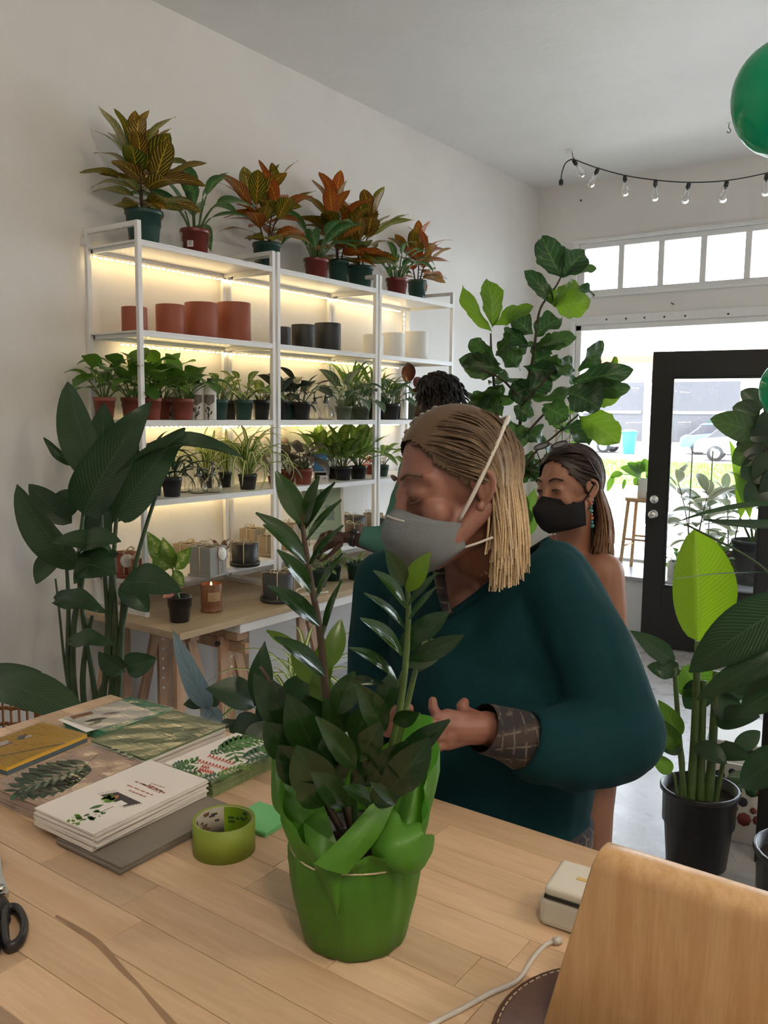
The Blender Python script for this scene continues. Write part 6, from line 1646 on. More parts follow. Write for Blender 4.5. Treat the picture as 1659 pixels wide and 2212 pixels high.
# ivy on wire trellis in the window corner
pv = on_y(1225, 900, 6.98)
t = thing('trailing_ivy', 'trailing ivy on bamboo trellis in the window corner', 'plant', (pv.x, 6.9, LZ), 0)
pot(t, .10, .18, M['terraplastic'])
q = MB()
for dx in (-.06, .0, .07): q.tube([(dx, 0, .15), (dx, 0, 1.4)], .006, 6)
for z in (.5, .8, 1.1, 1.3): q.tube([(-.09, .005, z), (.1, .005, z)], .004, 6)
q.build('trellis', M['pine'], t)
rnd = random.Random(6); ms = leafmeshes('green'); st = MB()
for k in range(5):
    pts = [Vector((rnd.uniform(-.06, .06), .01, .16 + .16 * j)) + Vector((rnd.uniform(-.07, .09) * j * .4, rnd.uniform(-.06, .03), 0)) for j in range(8)]
    st.tube(smoothcurve(pts, 3), .003, 5)
    for j in range(1, 8):
        for s_ in range(2):
            link('leaf', ms[rnd.randrange(4)], None, t, frame(pts[j], dirv(rnd.uniform(0, 6.28), rnd.uniform(-.6, .6)), (rnd.uniform(-.4, .4), -.8, .6), rnd.uniform(.08, .13)))
st.build('vines', M['stemg'], t)
# bright leafy plant seen between the two women
pg = at(1140, 1110, 4.7)
t = thing('potted_plant', 'bright green leafy plant between the two women', 'plant', (pg.x, pg.y, 0), 0)
pot(t, .16, .32, M['terraplastic'])
px_leaves(t, LM['green'], [(1135, 1130, 1155, 1055, 34), (1130, 1130, 1125, 1050, 30), (1140, 1140, 1120, 1090, 40), (1140, 1160, 1150, 1100, 30), (1130, 1160, 1110, 1120, 30)], 4.7, fold=.2)
hero_stem(t, [pg * 1 - Vector((0, 0, pg.z - .28)), at(1135, 1140, 4.7)], .012, .008, M['stemg'])
for x, y in ((1130, 1130), (1140, 1140), (1140, 1160), (1130, 1160)): hero_stem(t, [at(1134, 1200, 4.7), at(x, y, 4.7)], .006, .004, M['stemg'])
# ================================================================ string lights, hooks and balloons
yl = 6.246
h0 = on_z(1237, 328, H - .004)
t = thing('string_lights', 'black string lights with clear bulbs hanging from the ceiling', 'string lights', (h0.x, yl, 0))
def lp(px, py): return on_y(px, py, yl) - Vector((h0.x, yl, 0))
pts = [(1237, 343), (1260, 352), (1291, 363), (1350, 379), (1416, 389), (1488, 394), (1570, 390), (1655, 374), (1730, 352), (1790, 318)]
MB().tube(smoothcurve([lp(*p) for p in pts], 4), .0045, 6).build('cable', M['blackplastic'], t)
MB().tube(smoothcurve([lp(1237, 343), lp(1222, 352), lp(1214, 372), lp(1212, 386)], 4), .0045, 6).build('cable_end', M['blackplastic'], t)
pp = lp(1212, 394); MB().lathe([(0, -.02), (.016, -.02), (.018, .01), (.010, .024), (0, .024)], 12, pp).build('plug', M['blackplastic'], t)
for (px, py), (tx, ty) in zip([(1240, 348), (1291, 366), (1350, 382), (1416, 392), (1488, 397), (1570, 394), (1656, 378), (1730, 356)], [(.7, -1), (-.45, -1), (.05, -1), (0, -1), (-.2, -1), (-.2, -1), (0, -1), (0, -1)]):
    p = lp(px, py); dwn = Vector((tx * .8, tx * .5, -1)).normalized()
    R3 = frame((0, 0, 0), -dwn, (0, -1, 0)).to_3x3() @ Matrix.Rotation(PI / 2, 3, 'Y')
    MB().lathe([(0, .012), (.011, .012), (.015, .0), (.016, -.03), (.012, -.034), (0, -.034)], 12, p, R3).build('socket', M['blackplastic'], t)
    b = MB(); b.lathe([(0, -.034), (.009, -.036), (.012, -.055), (.024, -.085), (.028, -.105), (.024, -.125), (.012, -.135), (0, -.137)], 16, p, R3); bo = b.build('bulb', M['clear'], t)
    MB().tube([p + R3 @ Vector(v) for v in ((-.003, 0, -.04), (-.006, 0, -.09), (0, 0, -.1), (.006, 0, -.09), (.003, 0, -.04))], .0008, 4).build('filament', M['chrome'], bo)
for nm, px, py in (('screw hook in the ceiling holding the string lights', 1237, 328), ('empty screw hook in the ceiling left of the balloon', 1575, 266)):
    p = on_z(px, py, H); hk = thing('ceiling_hook', nm, 'hook', (p.x, p.y, H), 0, 'ceiling hooks')
    MB().lathe([(0, 0), (.014, 0), (.012, -.004), (0, -.006)], 10).build('base_plate', M['chrome'], hk)
    MB().tube(smoothcurve([(0, 0, 0), (0, 0, -.03), (.012, 0, -.045), (.008, 0, -.062), (-.006, 0, -.06), (-.01, 0, -.05)], 4), .0028, 6).build('hook_wire', M['bark'], hk)
bt = NT('green_latex'); bt.base((.0, .30, .16)); bt.rough(.16); bt.b.inputs['Subsurface Weight'].default_value = 0.0; bt.b.inputs['Coat Weight'].default_value = .5
tl = bt.new('ShaderNodeBsdfTranslucent'); tl.inputs[0].default_value = (.0, .55, .30, 1); msh = bt.new('ShaderNodeMixShader'); msh.inputs[0].default_value = .45
nz = bt.noise(bt.coords('Object'), 20, 2); bt.base(bt.mix(nz, (.0, .34, .19), (.0, .40, .22)))
bt.lk(bt.b.outputs[0], msh.inputs[1]); bt.lk(tl.outputs[0], msh.inputs[2]); bt.lk(msh.outputs[0], bt.out.inputs[0])
def balloon(label, c, r, ztie):
    t = thing('balloon', label, 'balloon', (c.x, c.y, c.z - r * 1.25), 0, 'green balloons')
    prof = [(0, 0), (r * .05, .0), (r * .09, r * .05)]
    for i in range(1, 19):
        a = PI * i / 18; rr = r * math.sin(a) * (1 - .0 * i); z = r * 1.25 - r * 1.12 * math.cos(a) * (1.06 if a < PI / 2 else .95)
        prof.append((max(rr, 0), z))
    prof[-1] = (0, prof[-1][1])
    MB().lathe(prof, 36).build('skin', bt.m, t)
    MB().lathe([(0, .01), (r * .05, .005), (r * .06, -.01), (r * .09, -.022), (0, -.018)], 12).build('knot', bt.m, t)
    MB().tube(smoothcurve([(0, 0, -.015), (.01, 0, -.08), (-.008, .005, -.16), (.004, 0, ztie)], 5), .0015, 5).build('ribbon', plain('green_ribbon', (.0, .25, .14), .4), t)
balloon('large green balloon near the ceiling at the right edge', at(1694, 205, 2.35), px2m(108, 2.35), -.25)
balloon('smaller green balloon in front of the dark plant', at(1704, 838, 2.6), px2m(60, 2.6), -.12)
# ================================================================ on the counter: wrapped ZZ plant
pz = on_z(766, 2012, ZC); ZD = depth(pz)
t = thing('zz_plant', 'glossy ZZ plant in a pot wrapped in bright green paper', 'plant', (pz.x, pz.y, ZC))
pap = NT('green_tissue_paper'); nz = pap.noise(pap.coords('Object'), 14, 4, .6); nz2 = pap.noise(pap.coords('Object'), 60, 3)
pap.base(pap.mix(nz, (.055, .19, .014), (.10, .28, .025))); pap.rough(.42); pap.bump(nz2, .12, .003)
tl = pap.new('ShaderNodeBsdfTranslucent'); tl.inputs[0].default_value = (.12, .42, .04, 1); ms_ = pap.new('ShaderNodeMixShader'); ms_.inputs[0].default_value = .28
pap.lk(pap.b.outputs[0], ms_.inputs[1]); pap.lk(tl.outputs[0], ms_.inputs[2]); pap.lk(ms_.outputs[0], pap.out.inputs[0])
PAP = pap.m
MB().lathe([(0, .003), (.055, .003), (.068, .12), (.070, .125), (.062, .125), (.06, .1), (0, .1)], 28).build('pot', M['blackplastic'], t)
MB().lathe([(0, .108), (.05, .108), (.06, .104)], 20).build('soil', M['soil'], t)
aL = math.atan2(-RX.y, -RX.x); aF = math.atan2(-FW.y, -FW.x)
def angd(a, b): return (a - b + PI) % (2 * PI) - PI
rows = []; NA = 72; prof = [(.056, 0), (.064, .004), (.0695, .03), (.076, .06), (.0805, .09), (.0805, .108), (.077, .119), (.080, .13)]
prof = [(r * 1.0, z) for r, z in prof]
for i, (r, z) in enumerate(prof + [(.084, .15), (.089, .175), (.093, .20), (.093, .225)]):
    row = []
    for j in range(NA):
        a = 2 * PI * j / NA
        pl = .050 * (abs(math.sin(4.5 * a + .8 * math.sin(2 * a) + z * 4)) - .5) + .018 * math.sin(17 * a + z * 20)
        k = 1 + pl * (.55 + .8 * (z / .12 if z < .12 else 1.0))
        pk = math.exp(-(angd(a, aL) / .55) ** 2) * .75 + math.exp(-(angd(a, aL + PI + .35) / .7) ** 2) + .35 * math.exp(-(angd(a, aF + PI) / .8) ** 2)
        if z > .13:
            f = (z - .13) / .095
            zz = .13 + f * (.012 + .125 * min(1, pk)) ; rr = .080 + (r - .080) * (.35 + .75 * min(1, pk + .25)); k = 1 + pl * 2.2
        else: zz = z; rr = r
        row.append(Vector((rr * k * math.cos(a), rr * k * math.sin(a), zz)))
    rows.append(row)
MB().grid(rows, closed=True).build('wrapping_paper', PAP, t)
MB().lathe([(0, .0005), (.056, .0005)], 24).build('paper_bottom', PAP, t)
q = MB(); q.tube([Vector((.0795 * math.cos(a), .0795 * math.sin(a), .119 + .001 * math.sin(5 * a))) for a in [2 * PI * i / 40 for i in range(40)]], .0011, 5, closed=True); q.build('string_tie', M['twine'], t)
def patch(name, rws, thick=0):
    R = [[at(x, y, d) - Vector(t.location) for x, y, d in r] for r in rws]
    k = len(R[0]); cols = [smoothcurve([r[j] for r in R], 4) for j in range(k)]
    rr = [smoothcurve([c[i] for c in cols], 3) for i in range(len(cols[0]))]
    return MB().grid(rr).build(name, PAP, t)
zf = ZD - .085
patch('paper_fold', [[(800, 1738, zf), (825, 1730, zf + .01), (850, 1742, zf + .01)], [(745, 1800, zf - .02), (785, 1800, zf - .022), (815, 1812, zf - .01)], [(678, 1866, zf - .03), (708, 1880, zf - .035), (748, 1890, zf - .025)]])
patch('paper_fold', [[(655, 1775, zf + .02), (690, 1800, zf), (735, 1830, zf + .0)], [(662, 1830, zf + .005), (695, 1860, zf - .015), (745, 1885, zf - .005)], [(690, 1900, zf + .005), (715, 1915, zf - .018), (742, 1915, zf - .006)], [(716, 1955, zf + .003), (724, 1962, zf - .01), (734, 1958, zf - .006)], [(722, 1976, zf + .004), (726, 1978, zf), (732, 1974, zf - .001)]])
patch('paper_fold', [[(700, 1740, zf + .04), (660, 1770, zf + .04), (640, 1800, zf + .05)], [(720, 1800, zf + .02), (675, 1810, zf + .02), (650, 1835, zf + .03)], [(740, 1850, zf + .01), (700, 1860, zf + .0), (665, 1870, zf + .02)]])
patch('paper_fold', [[(840, 1742, zf + .02), (862, 1760, zf + .015), (875, 1795, zf + .02)], [(810, 1790, zf + .01), (850, 1800, zf - .01), (905, 1775, zf + .02)], [(803, 1845, zf), (850, 1838, zf - .022), (915, 1800, zf + .0), ], [(830, 1868, zf), (880, 1880, zf - .02), (938, 1805, zf + .02)], [(860, 1885, zf + .01), (905, 1885, zf), (935, 1840, zf + .03)]])
patch('paper_fold', [[(905, 1590, zf + .10), (912, 1588, zf + .10), (922, 1590, zf + .10)], [(890, 1650, zf + .07), (908, 1655, zf + .06), (924, 1650, zf + .09)], [(868, 1720, zf + .05), (898, 1715, zf + .04), (920, 1710, zf + .07)], [(855, 1780, zf + .03), (885, 1790, zf + .02), (915, 1780, zf + .05)]])
patch('paper_fold', [[(588, 1600, zf + .10), (594, 1605, zf + .10), (600, 1640, zf + .11)], [(586, 1660, zf + .08), (610, 1665, zf + .07), (640, 1690, zf + .10)], [(588, 1735, zf + .07), (625, 1740, zf + .05), (670, 1735, zf + .08)], [(610, 1765, zf + .06), (650, 1780, zf + .04), (690, 1780, zf + .06)]])
def stemz(pts, d0, d1, r=.0055, mat=None):
    k = len(pts); P = [Vector((pz.x, pz.y, ZC + .1)) * .0 + at(x, y, d0 + (d1 - d0) * i / (k - 1)) for i, (x, y) in enumerate(pts)]
    return hero_stem(t, P, r, r * .45, mat or M['stemd'])
stemz([(760, 1790), (728, 1660), (705, 1500), (690, 1360), (672, 1260), (658, 1170), (650, 1110)], ZD, ZD - .03, .0062, M['bark'])
stemz([(800, 1780), (840, 1640), (868, 1500), (880, 1380), (882, 1300), (878, 1262)], ZD, ZD - .06, .0055, M['stemg'])
stemz([(735, 1790), (680, 1690), (630, 1580), (585, 1480), (562, 1440)], ZD, ZD + .02, .005, M['bark'])
stemz([(770, 1790), (762, 1700), (768, 1640)], ZD - .02, ZD - .07, .005); stemz([(790, 1790), (850, 1690), (905, 1600)], ZD, ZD, .005); stemz([(810, 1780), (870, 1560), (905, 1420), (925, 1370)], ZD + .02, ZD + .04, .005, M['stemg'])
stemz([(790, 1790), (820, 1600), (870, 1450)], ZD, ZD - .02, .004, M['stemg'])
Y_ = dict(mat=LM['zzy'])
cL = Vector((-.35, -.75, .55)); cR = Vector((.75, -.45, .35))
nl = dict(nrm=(.22, -.66, .72), fold=.34); nr_ = dict(nrm=(.8, -.6, .2))
A = ZD - .03
px_leaves(t, LM['zz'], [
 (655, 1135, 596, 1018, 50, A, A, dict(roll=.3)), (658, 1135, 690, 1028, 34, A, A - .05, dict(roll=-.5)), (660, 1142, 724, 1042, 30, A, A - .05, dict(roll=-.7)), (654, 1152, 600, 1058, 20, A, A + .03, dict(roll=.9)), (662, 1168, 738, 1080, 24, A, A - .05, dict(roll=-.8)),
 (655, 1185, 552, 1108, 36, A, A - .02, nl), (662, 1218, 568, 1134, 46, A, A - .05, nl), (666, 1225, 742, 1135, 24, A, A - .05, dict(roll=-.8)), (672, 1280, 598, 1188, 44, A, A - .05, nl), (680, 1300, 740, 1195, 24, A, A - .03, dict(roll=-.9)), (690, 1352, 578, 1266, 50, A, A - .05, nl), (697, 1380, 738, 1255, 26, A, A - .03, dict(roll=-.9)),
 (702, 1462, 592, 1376, 50, A, A - .06, nl), (712, 1445, 736, 1338, 46, A + .02, A + .04, Y_), (650, 1400, 576, 1362, 24, A + .04, A + .06, Y_), (700, 1478, 630, 1400, 60, A + .03, A + .05, Y_), (690, 1500, 700, 1380, 50, A + .05, A + .06, Y_), (715, 1530, 678, 1450, 56, A + .02, A + .03, Y_), (725, 1545, 765, 1450, 62, A, A),
 (878, 1268, 833, 1188, 42, A - .03, A - .06, dict(roll=.25)), (880, 1278, 928, 1194, 46, A - .03, A - .05, dict(mat=LM['zzy'], roll=-.3)), (876, 1313, 806, 1233, 44, A - .03, A - .08, nl), (882, 1308, 944, 1238, 22, A - .03, A, dict(roll=-.8)), (875, 1362, 786, 1282, 32, A - .03, A - .09, nl), (884, 1338, 942, 1268, 18, A - .03, A, dict(roll=-.8)),
 (870, 1418, 778, 1336, 48, A - .03, A - .09, nl), (882, 1385, 970, 1322, 50, A, A - .02, dict(roll=-.3)), (858, 1472, 753, 1400, 46, A - .03, A - .1, nl), (884, 1425, 1002, 1372, 46, A, A - .02, nr_), (880, 1440, 960, 1400, 40, A + .03, A + .05), (870, 1410, 905, 1350, 44, A + .03, A + .04), (905, 1450, 935, 1380, 40, A + .04, A + .05),
 (840, 1480, 765, 1480, 70, A - .03, A - .08, dict(nrm=(0, -.8, .6))), (832, 1580, 770, 1475, 62, A - .04, A - .08, nl), (820, 1545, 850, 1450, 50, A, A), (850, 1560, 905, 1540, 40, A - .02, A - .04), (760, 1600, 800, 1520, 60, A, A),
 (768, 1660, 682, 1548, 56, A - .07, A - .12, nl), (775, 1640, 822, 1560, 64, A - .06, A - .09), (770, 1655, 720, 1580, 60, A - .03, A - .05), (790, 1690, 880, 1600, 62, A - .05, A - .08), (852, 1655, 972, 1555, 54, A - .03, A - .07, dict(nrm=(.4, -.7, .6))), (835, 1715, 928, 1595, 84, A - .06, A - .09, dict(b=.7)), (820, 1720, 900, 1640, 70, A - .03, A - .05), (800, 1740, 870, 1680, 60, A - .05, A - .06),
 (640, 1600, 548, 1455, 66, A + .03, A + .04), (625, 1570, 590, 1470, 60, A + .03, A + .02), (650, 1640, 570, 1560, 80, A + .02, A), (690, 1640, 622, 1500, 84, A, A - .02), (680, 1690, 600, 1610, 90, A, A - .03), (705, 1720, 640, 1610, 100, A - .03, A - .06), (700, 1740, 640, 1690, 60, A - .03, A - .05), (745, 1740, 672, 1668, 64, A - .07, A - .1, nl), (735, 1690, 700, 1590, 84, A - .03, A - .04), (760, 1740, 716, 1690, 50, A - .06, A - .08), (800, 1735, 740, 1700, 44, A - .07, A - .1, nl), (855, 1738, 800, 1690, 30, A - .08, A - .1, nl), (735, 1620, 660, 1560, 70, A, A), (760, 1690, 830, 1640, 60, A - .04, A - .06), (720, 1600, 655, 1500, 70, A + .02, A + .02), (750, 1580, 700, 1510, 60, A + .01, A)],
 A, a=.92, b=.82, fold=.16, sag=.05, nu=10, nv=4)

# ================================================================ greeting cards
def inkm(name, c): return plain('ink_' + name, c, .75, var=.1, scale=60)
INK = {k: inkm(k, c) for k, c in dict(green=(.045, .12, .035), lgreen=(.13, .26, .045), fern=(.055, .13, .075), dark=(.05, .045, .05), pink=(.42, .19, .15), red=(.62, .10, .07), pale=(.33, .42, .30), orange=(.45, .17, .06), white=(.86, .84, .80), brown=(.18, .1, .05), lilac=(.36, .25, .32), blue=(.12, .2, .22), midg=(.08, .22, .05)).items()}
cello = NT('clear_sleeve'); cello.n.remove(cello.b)
tr_ = cello.new('ShaderNodeBsdfTransparent'); gl = cello.new('ShaderNodeBsdfGlossy'); gl.inputs['Roughness'].default_value = .10
cv = cello.coords('Object', (1, 7, 1)); cn = cello.noise(cv, 18, 4, .65, .8); bp = cello.new('ShaderNodeBump'); bp.inputs['Strength'].default_value = .55; bp.inputs['Distance'].default_value = .02; cello.lk(cn, bp.inputs['Height']); cello.lk(bp.outputs[0], gl.inputs['Normal'])
lw = cello.new('ShaderNodeFresnel'); lw.inputs[0].default_value = 1.28; cello.lk(bp.outputs[0], lw.inputs['Normal'])
ms_ = cello.new('ShaderNodeMixShader'); cello.lk(cello.math('ADD', lw.outputs[0], .01), ms_.inputs[0]); cello.lk(tr_.outputs[0], ms_.inputs[1]); cello.lk(gl.outputs[0], ms_.inputs[2]); cello.lk(ms_.outputs[0], cello.out.inputs[0])
ORD = ['', 'second', 'third', 'fourth', 'fifth', 'sixth', 'seventh', 'eighth', 'ninth', 'tenth']
def cardstack(lab_top, lab_rest, grp, c, size, n, th, mats, rot=0.0, jit=.002, seed=1, sleeve=False, z0=None):
    rnd = random.Random(seed); z = (ZC if z0 is None else z0) + .0004; top = None
    w, l = size
    for i in range(n):
        last = i == n - 1
        q = MB(); q.box((0, 0, 0), (w, l, th - .0006))
        nm = 'greeting_card' if 'card' in lab_top else 'envelope'
        o = q.build(nm, mats[0] if last else mats[min(1, len(mats) - 1)], bevel=.0003, seg=1)
        k_ = n - 1 - i
        tag(o, lab_top if last else lab_rest + (', ' + ORD[k_] + ' from the top' if n > 2 else ''), 'card' if nm == 'greeting_card' else 'envelope', grp)
        a = rot + (0 if last else rnd.uniform(-.02, .02))
        o.location = (c[0] + (0 if last else rnd.uniform(-jit, jit)), c[1] + (0 if last else rnd.uniform(-jit, jit)), z + th / 2)
        o.rotation_euler = (0, 0, a)
        z += th; top = o
    zt = z - .0003
    if sleeve:
        q = MB(); rr = []
        for i in range(9): rr.append([Vector((-w / 2 - .004 + (w + .008) * j / 8, -l / 2 - .004 + (l + .008) * i / 8, th / 2 + .0009 + (.0012 * abs(math.sin(i * 1.9 + j * .7)) if 0 < i < 8 and 0 < j < 8 else 0))) for j in range(9)])
        q.grid(rr); q.build('clear_sleeve', cello.m, top)
    return top, zt
class Pr:
    """prints on the upper face of a card, from points given on the card"""
    def __init__(s, o, zt): s.o = o; s.z = zt; s.q = {}; s.R = Matrix.Rotation(-o.rotation_euler[2], 3, 'Z')
    def pt(s, px, py, dz=.00025):
        p = on_z(px, py, s.z) - Vector(s.o.location); p = s.R @ p; p.z = s.z - s.o.location.z + dz; return p
    def poly(s, ink, pts, dz=.00025):
        s.q.setdefault(ink, MB()).add([s.pt(x, y, dz) for x, y in pts], [tuple(range(len(pts)))], smooth=False)
    def leafp(s, ink, x0, y0, x1, y1, w, dz=.00025, n=7):
        a = s.pt(x0, y0, dz); b = s.pt(x1, y1, dz); d = b - a; nn = Vector((-d.y, d.x, 0)).normalized(); L = d.length; w = w * L
        up = [a + d * (i / n) + nn * w * math.sin(PI * i / n) for i in range(n + 1)]; dn = [a + d * (i / n) - nn * w * math.sin(PI * i / n) for i in range(n - 1, 0, -1)]
        s.q.setdefault(ink, MB()).add(up + dn, [tuple(range(len(up + dn)))], smooth=False)
    def frond(s, ink, x0, y0, x1, y1, w, n=8, dz=.00025, lw=.16):
        for i in range(n):
            f = (i + .5) / n; x = x0 + (x1 - x0) * f; y = y0 + (y1 - y0) * f; g = f + .28
            L = w * math.sin(PI * (.18 + .74 * f)); ax, ay = x1 - x0, y1 - y0
            for q in (-1, 1):
                tx = x + ax * .16 - q * ay * L; ty = y + ay * .16 + q * ax * L * .45
                s.leafp(ink, x, y, tx, ty, lw, dz)
        s.leafp(ink, x0 + (x1 - x0) * .7, y0 + (y1 - y0) * .7, x1, y1, lw * .8, dz)
        s.line(ink, x0, y0, x1, y1, .0012, dz)
    def line(s, ink, x0, y0, x1, y1, w, dz=.0003):
        a = s.pt(x0, y0, dz); b = s.pt(x1, y1, dz); d = (b - a).normalized(); nn = Vector((-d.y, d.x, 0)) * w / 2
        s.q.setdefault(ink, MB()).add([a + nn, b + nn, b - nn, a - nn], [(0, 1, 2, 3)], smooth=False)
    def words(s, ink, x0, y0, x1, y1, w, k, seed=1):
        rnd = random.Random(seed); f = 0.0
        while f < 1:
            g = min(1, f + rnd.uniform(.10, .24)); s.line(ink, x0 + (x1 - x0) * f, y0 + (y1 - y0) * f, x0 + (x1 - x0) * g, y0 + (y1 - y0) * g, w); f = g + .05
    def done(s):
        for k, q in s.q.items(): q.build('print_' + k, INK[k], s.o)['kind'] = 'stuff'
pw = M['paperw']
# grey envelopes under the white cards
genv = plain('grey_envelope', (.215, .19, .165), .8, var=.04)
cardstack('topmost grey envelope, sticking out beside the white cards', 'grey envelope in the pile beside white cards', 'grey envelopes', (2.462, .805), (.145, .225), 3, .004, [genv, genv], .02, .004, 3)
# white illustrated card
wc, zt = cardstack('white card printed with plants, rug and pink lines of text', 'plain white card below the illustrated one', 'white cards', (2.402, .803), (.140, .222), 9, .0032, [pw, pw], .03, .0025, 4, z0=ZC + .0125)
P = Pr(wc, zt)
for i, (x0, y0, x1, y1) in enumerate(((275, 1692, 330, 1708), (292, 1684, 352, 1700), (308, 1690, 346, 1725 - 22), (322, 1691, 356, 1704))): P.words('pink', x0, y0 + 4, x1, y1 + 10, .0032, 5, i)
P.words('pink', 278, 1707, 316, 1722, .0032, 4, 9); P.words('pink', 326, 1692, 356, 1702, .0022, 4, 8)
P.poly('dark', [(216, 1718), (254, 1711), (306, 1735), (268, 1742)]); P.poly('white', [(238, 1737), (262, 1729), (276, 1737), (252, 1745)], .0004)
for i in range(8): P.line('dark', 214 + i * 5.2, 1717 - i * 1.0, 212 + i * 5.2, 1714 - i * 1.0, .0008); P.line('dark', 268 + i * 5.2, 1742 - i * 1.0, 270 + i * 5.2, 1745 - i * 1.0, .0008)
for i, (x0, y0, x1, y1) in enumerate(((218, 1730, 245, 1716), (216, 1726, 240, 1722), (222, 1734, 252, 1722), (228, 1735, 250, 1728), (232, 1718, 248, 1730))): P.leafp('lgreen', x0, y0, x1, y1, .22, .0005)
P.leafp('orange', 240, 1728, 256, 1718, .3, .00045)
P.leafp('green', 192, 1748, 224, 1738, .2); P.line('dark', 214, 1756, 246, 1742, .0012)
rnd = random.Random(5)
for i in range(26): x = rnd.uniform(150, 222); y = 1774 - (x - 150) * .24 + rnd.uniform(-7, 7); P.leafp('green' if x > 178 else 'lgreen', x, y, x + rnd.uniform(-14, 14), y + rnd.uniform(-7, 7), .3)
P.done()
# pink fern card
pk_, zt = cardstack('pink card with a green fern leaf in clear sleeve', 'blush card below the pink fern card', 'pink cards', (2.238, .812), (.137, .20), 8, .0036, [plain('blush_card', (.80, .60, .50), .6, var=.03), plain('blush_edge', (.45, .35, .30), .7)], .05, .002, 6, True)
P = Pr(pk_, zt)
P.line('brown', 180, 1655, 214, 1628, .0012)
P.frond('fern', 196, 1648, 32, 1712, .42, 9, .0004, .20)
P.frond('pale', 190, 1651, 60, 1702, .20, 7, .0006, .10)
P.done()
# green lettered card
gc, zt = cardstack('green card with pale block letters in clear sleeve', 'white-edged card below the green lettered card', 'green cards', (2.222, 1.022), (.150, .200), 6, .0052, [plain('sage_card', (.20, .28, .15), .6, var=.06), pw], .03, .003, 7, True)
P = Pr(gc, zt)
for r_ in range(4):
    for k in range(6):
        x = 270 + r_ * 34 + k * 4 - 40 + k * 8; y = 1612 - r_ * 22 + k * 6.5
        P.line('pale', x, y, x + 7, y - 5, .006) if (r_ * 7 + k * 3) % 5 else None
P.done()
# teal-edged card
te = plain('teal_edge', (.06, .30, .20), .6)
tc, zt = cardstack('white and orange card with teal backing in clear sleeve', 'teal envelope below the white and orange card', 'teal cards', (2.045, 1.062), (.128, .168), 3, .006, [te, te], .05, .004, 8, True)
P = Pr(tc, zt)
P.poly('white', [(124, 1555), (186, 1582), (342, 1541), (262, 1513)]); P.poly('orange', [(150, 1548), (196, 1537), (203, 1542), (158, 1554)], .0004)
for i, (x0, y0, x1, y1) in enumerate(((180, 1560, 235, 1550), (190, 1568, 222, 1556), (215, 1545, 262, 1538))): P.leafp(['dark', 'green', 'lilac'][i], x0, y0, x1, y1, .16, .0005)
P.done()
# tropical card
tp, zt = cardstack('white card with tropical leaves and red brush lettering', 'card with leafy green edge below the tropical card', 'tropical cards', (2.400, 1.020), (.118, .176), 7, .0046, [pw, plain('leafy_edge', (.20, .26, .12), .7, var=.4, scale=90)], .02, .0015, 9)
P = Pr(tp, zt)
for i, (ink, x0, y0, x1, y1, w, n) in enumerate((('midg', 372, 1672, 428, 1640, .35, 6), ('green', 378, 1664, 432, 1666, .5, 6), ('lgreen', 396, 1683, 446, 1674, .3, 5), ('fern', 372, 1658, 402, 1645, .5, 5),
        ('green', 470, 1622, 548, 1594, .42, 8), ('midg', 492, 1608, 566, 1602, .34, 7), ('midg', 498, 1606, 514, 1646, .6, 5), ('fern', 522, 1640, 600, 1612, .36, 8), ('lgreen', 514, 1652, 545, 1660, .6, 5), ('fern', 528, 1652, 590, 1632, .3, 6), ('midg', 556, 1616, 606, 1622, .4, 6), ('fern', 432, 1686, 482, 1674, .4, 6), ('lgreen', 466, 1676, 524, 1656, .25, 7), ('green', 452, 1628, 490, 1620, .4, 5), ('midg', 470, 1684, 500, 1674, .4, 5))): P.frond(ink, x0, y0, x1, y1, w, n, .0003 + i * .00003)
for i, (x0, y0, x1, y1, n) in enumerate(((452, 1634, 502, 1650, 8), (430, 1645, 488, 1662, 9), (436, 1657, 448, 1660, 3), (430, 1664, 458, 1670, 6))):
    for k in range(n):
        f = k / max(1, n - 1); x = x0 + (x1 - x0) * f; y = y0 + (y1 - y0) * f
        P.line('red', x - 3.5, y + 2.5, x + 3.5, y - 3.5, .0022, .0009); P.line('red', x + 3, y - 3, x + 2.5, y + 2, .0018, .0009)
P.done()
# yellow cards at the left edge
yp = on_z(60, 1605, ZC + .012)
yb = plain('blue_grey_edge', (.08, .13, .17), .6); yl_ = plain('mustard_card', (.78, .48, .07), .6, var=.05)
yc, zt = cardstack('upper mustard yellow floral card in clear sleeve at left edge', 'mustard yellow card lying below the upper floral one', 'yellow cards', (2.035, .858), (.128, .18), 2, .0085, [yl_, yb], .12, .006, 10, True)
P = Pr(yc, zt); rnd = random.Random(3)
for i in range(14): x = rnd.uniform(-10, 55); P.leafp(rnd.choice(['lilac', 'blue', 'orange', 'white']), x, 1608 - x * .3 + rnd.uniform(-6, 6), x + rnd.uniform(8, 18), 1606 - x * .3 + rnd.uniform(-8, 4), .3, .0003 + i * .00003)
P.line('blue', -30, 1640, 140, 1606, .003, .0006)
P.done()
# green sticky notes
sp2 = on_z(567, 1766, ZC + .006)
st_ = thing('sticky_notes', 'pad of green square sticky notes beside the tape roll', 'notepad', (sp2.x, sp2.y, ZC), .06)
MB().box((0, 0, .0035), (.078, .078, .006)).build('pad', plain('sticky_green', (.16, .52, .20), .75, var=.03), st_, bevel=.0005)
MB().box((0, 0, .0072), (.077, .077, .0006), rotm(z=.03)).build('top_sheet', plain('sticky_green_top', (.19, .58, .24), .75, var=.03), st_)
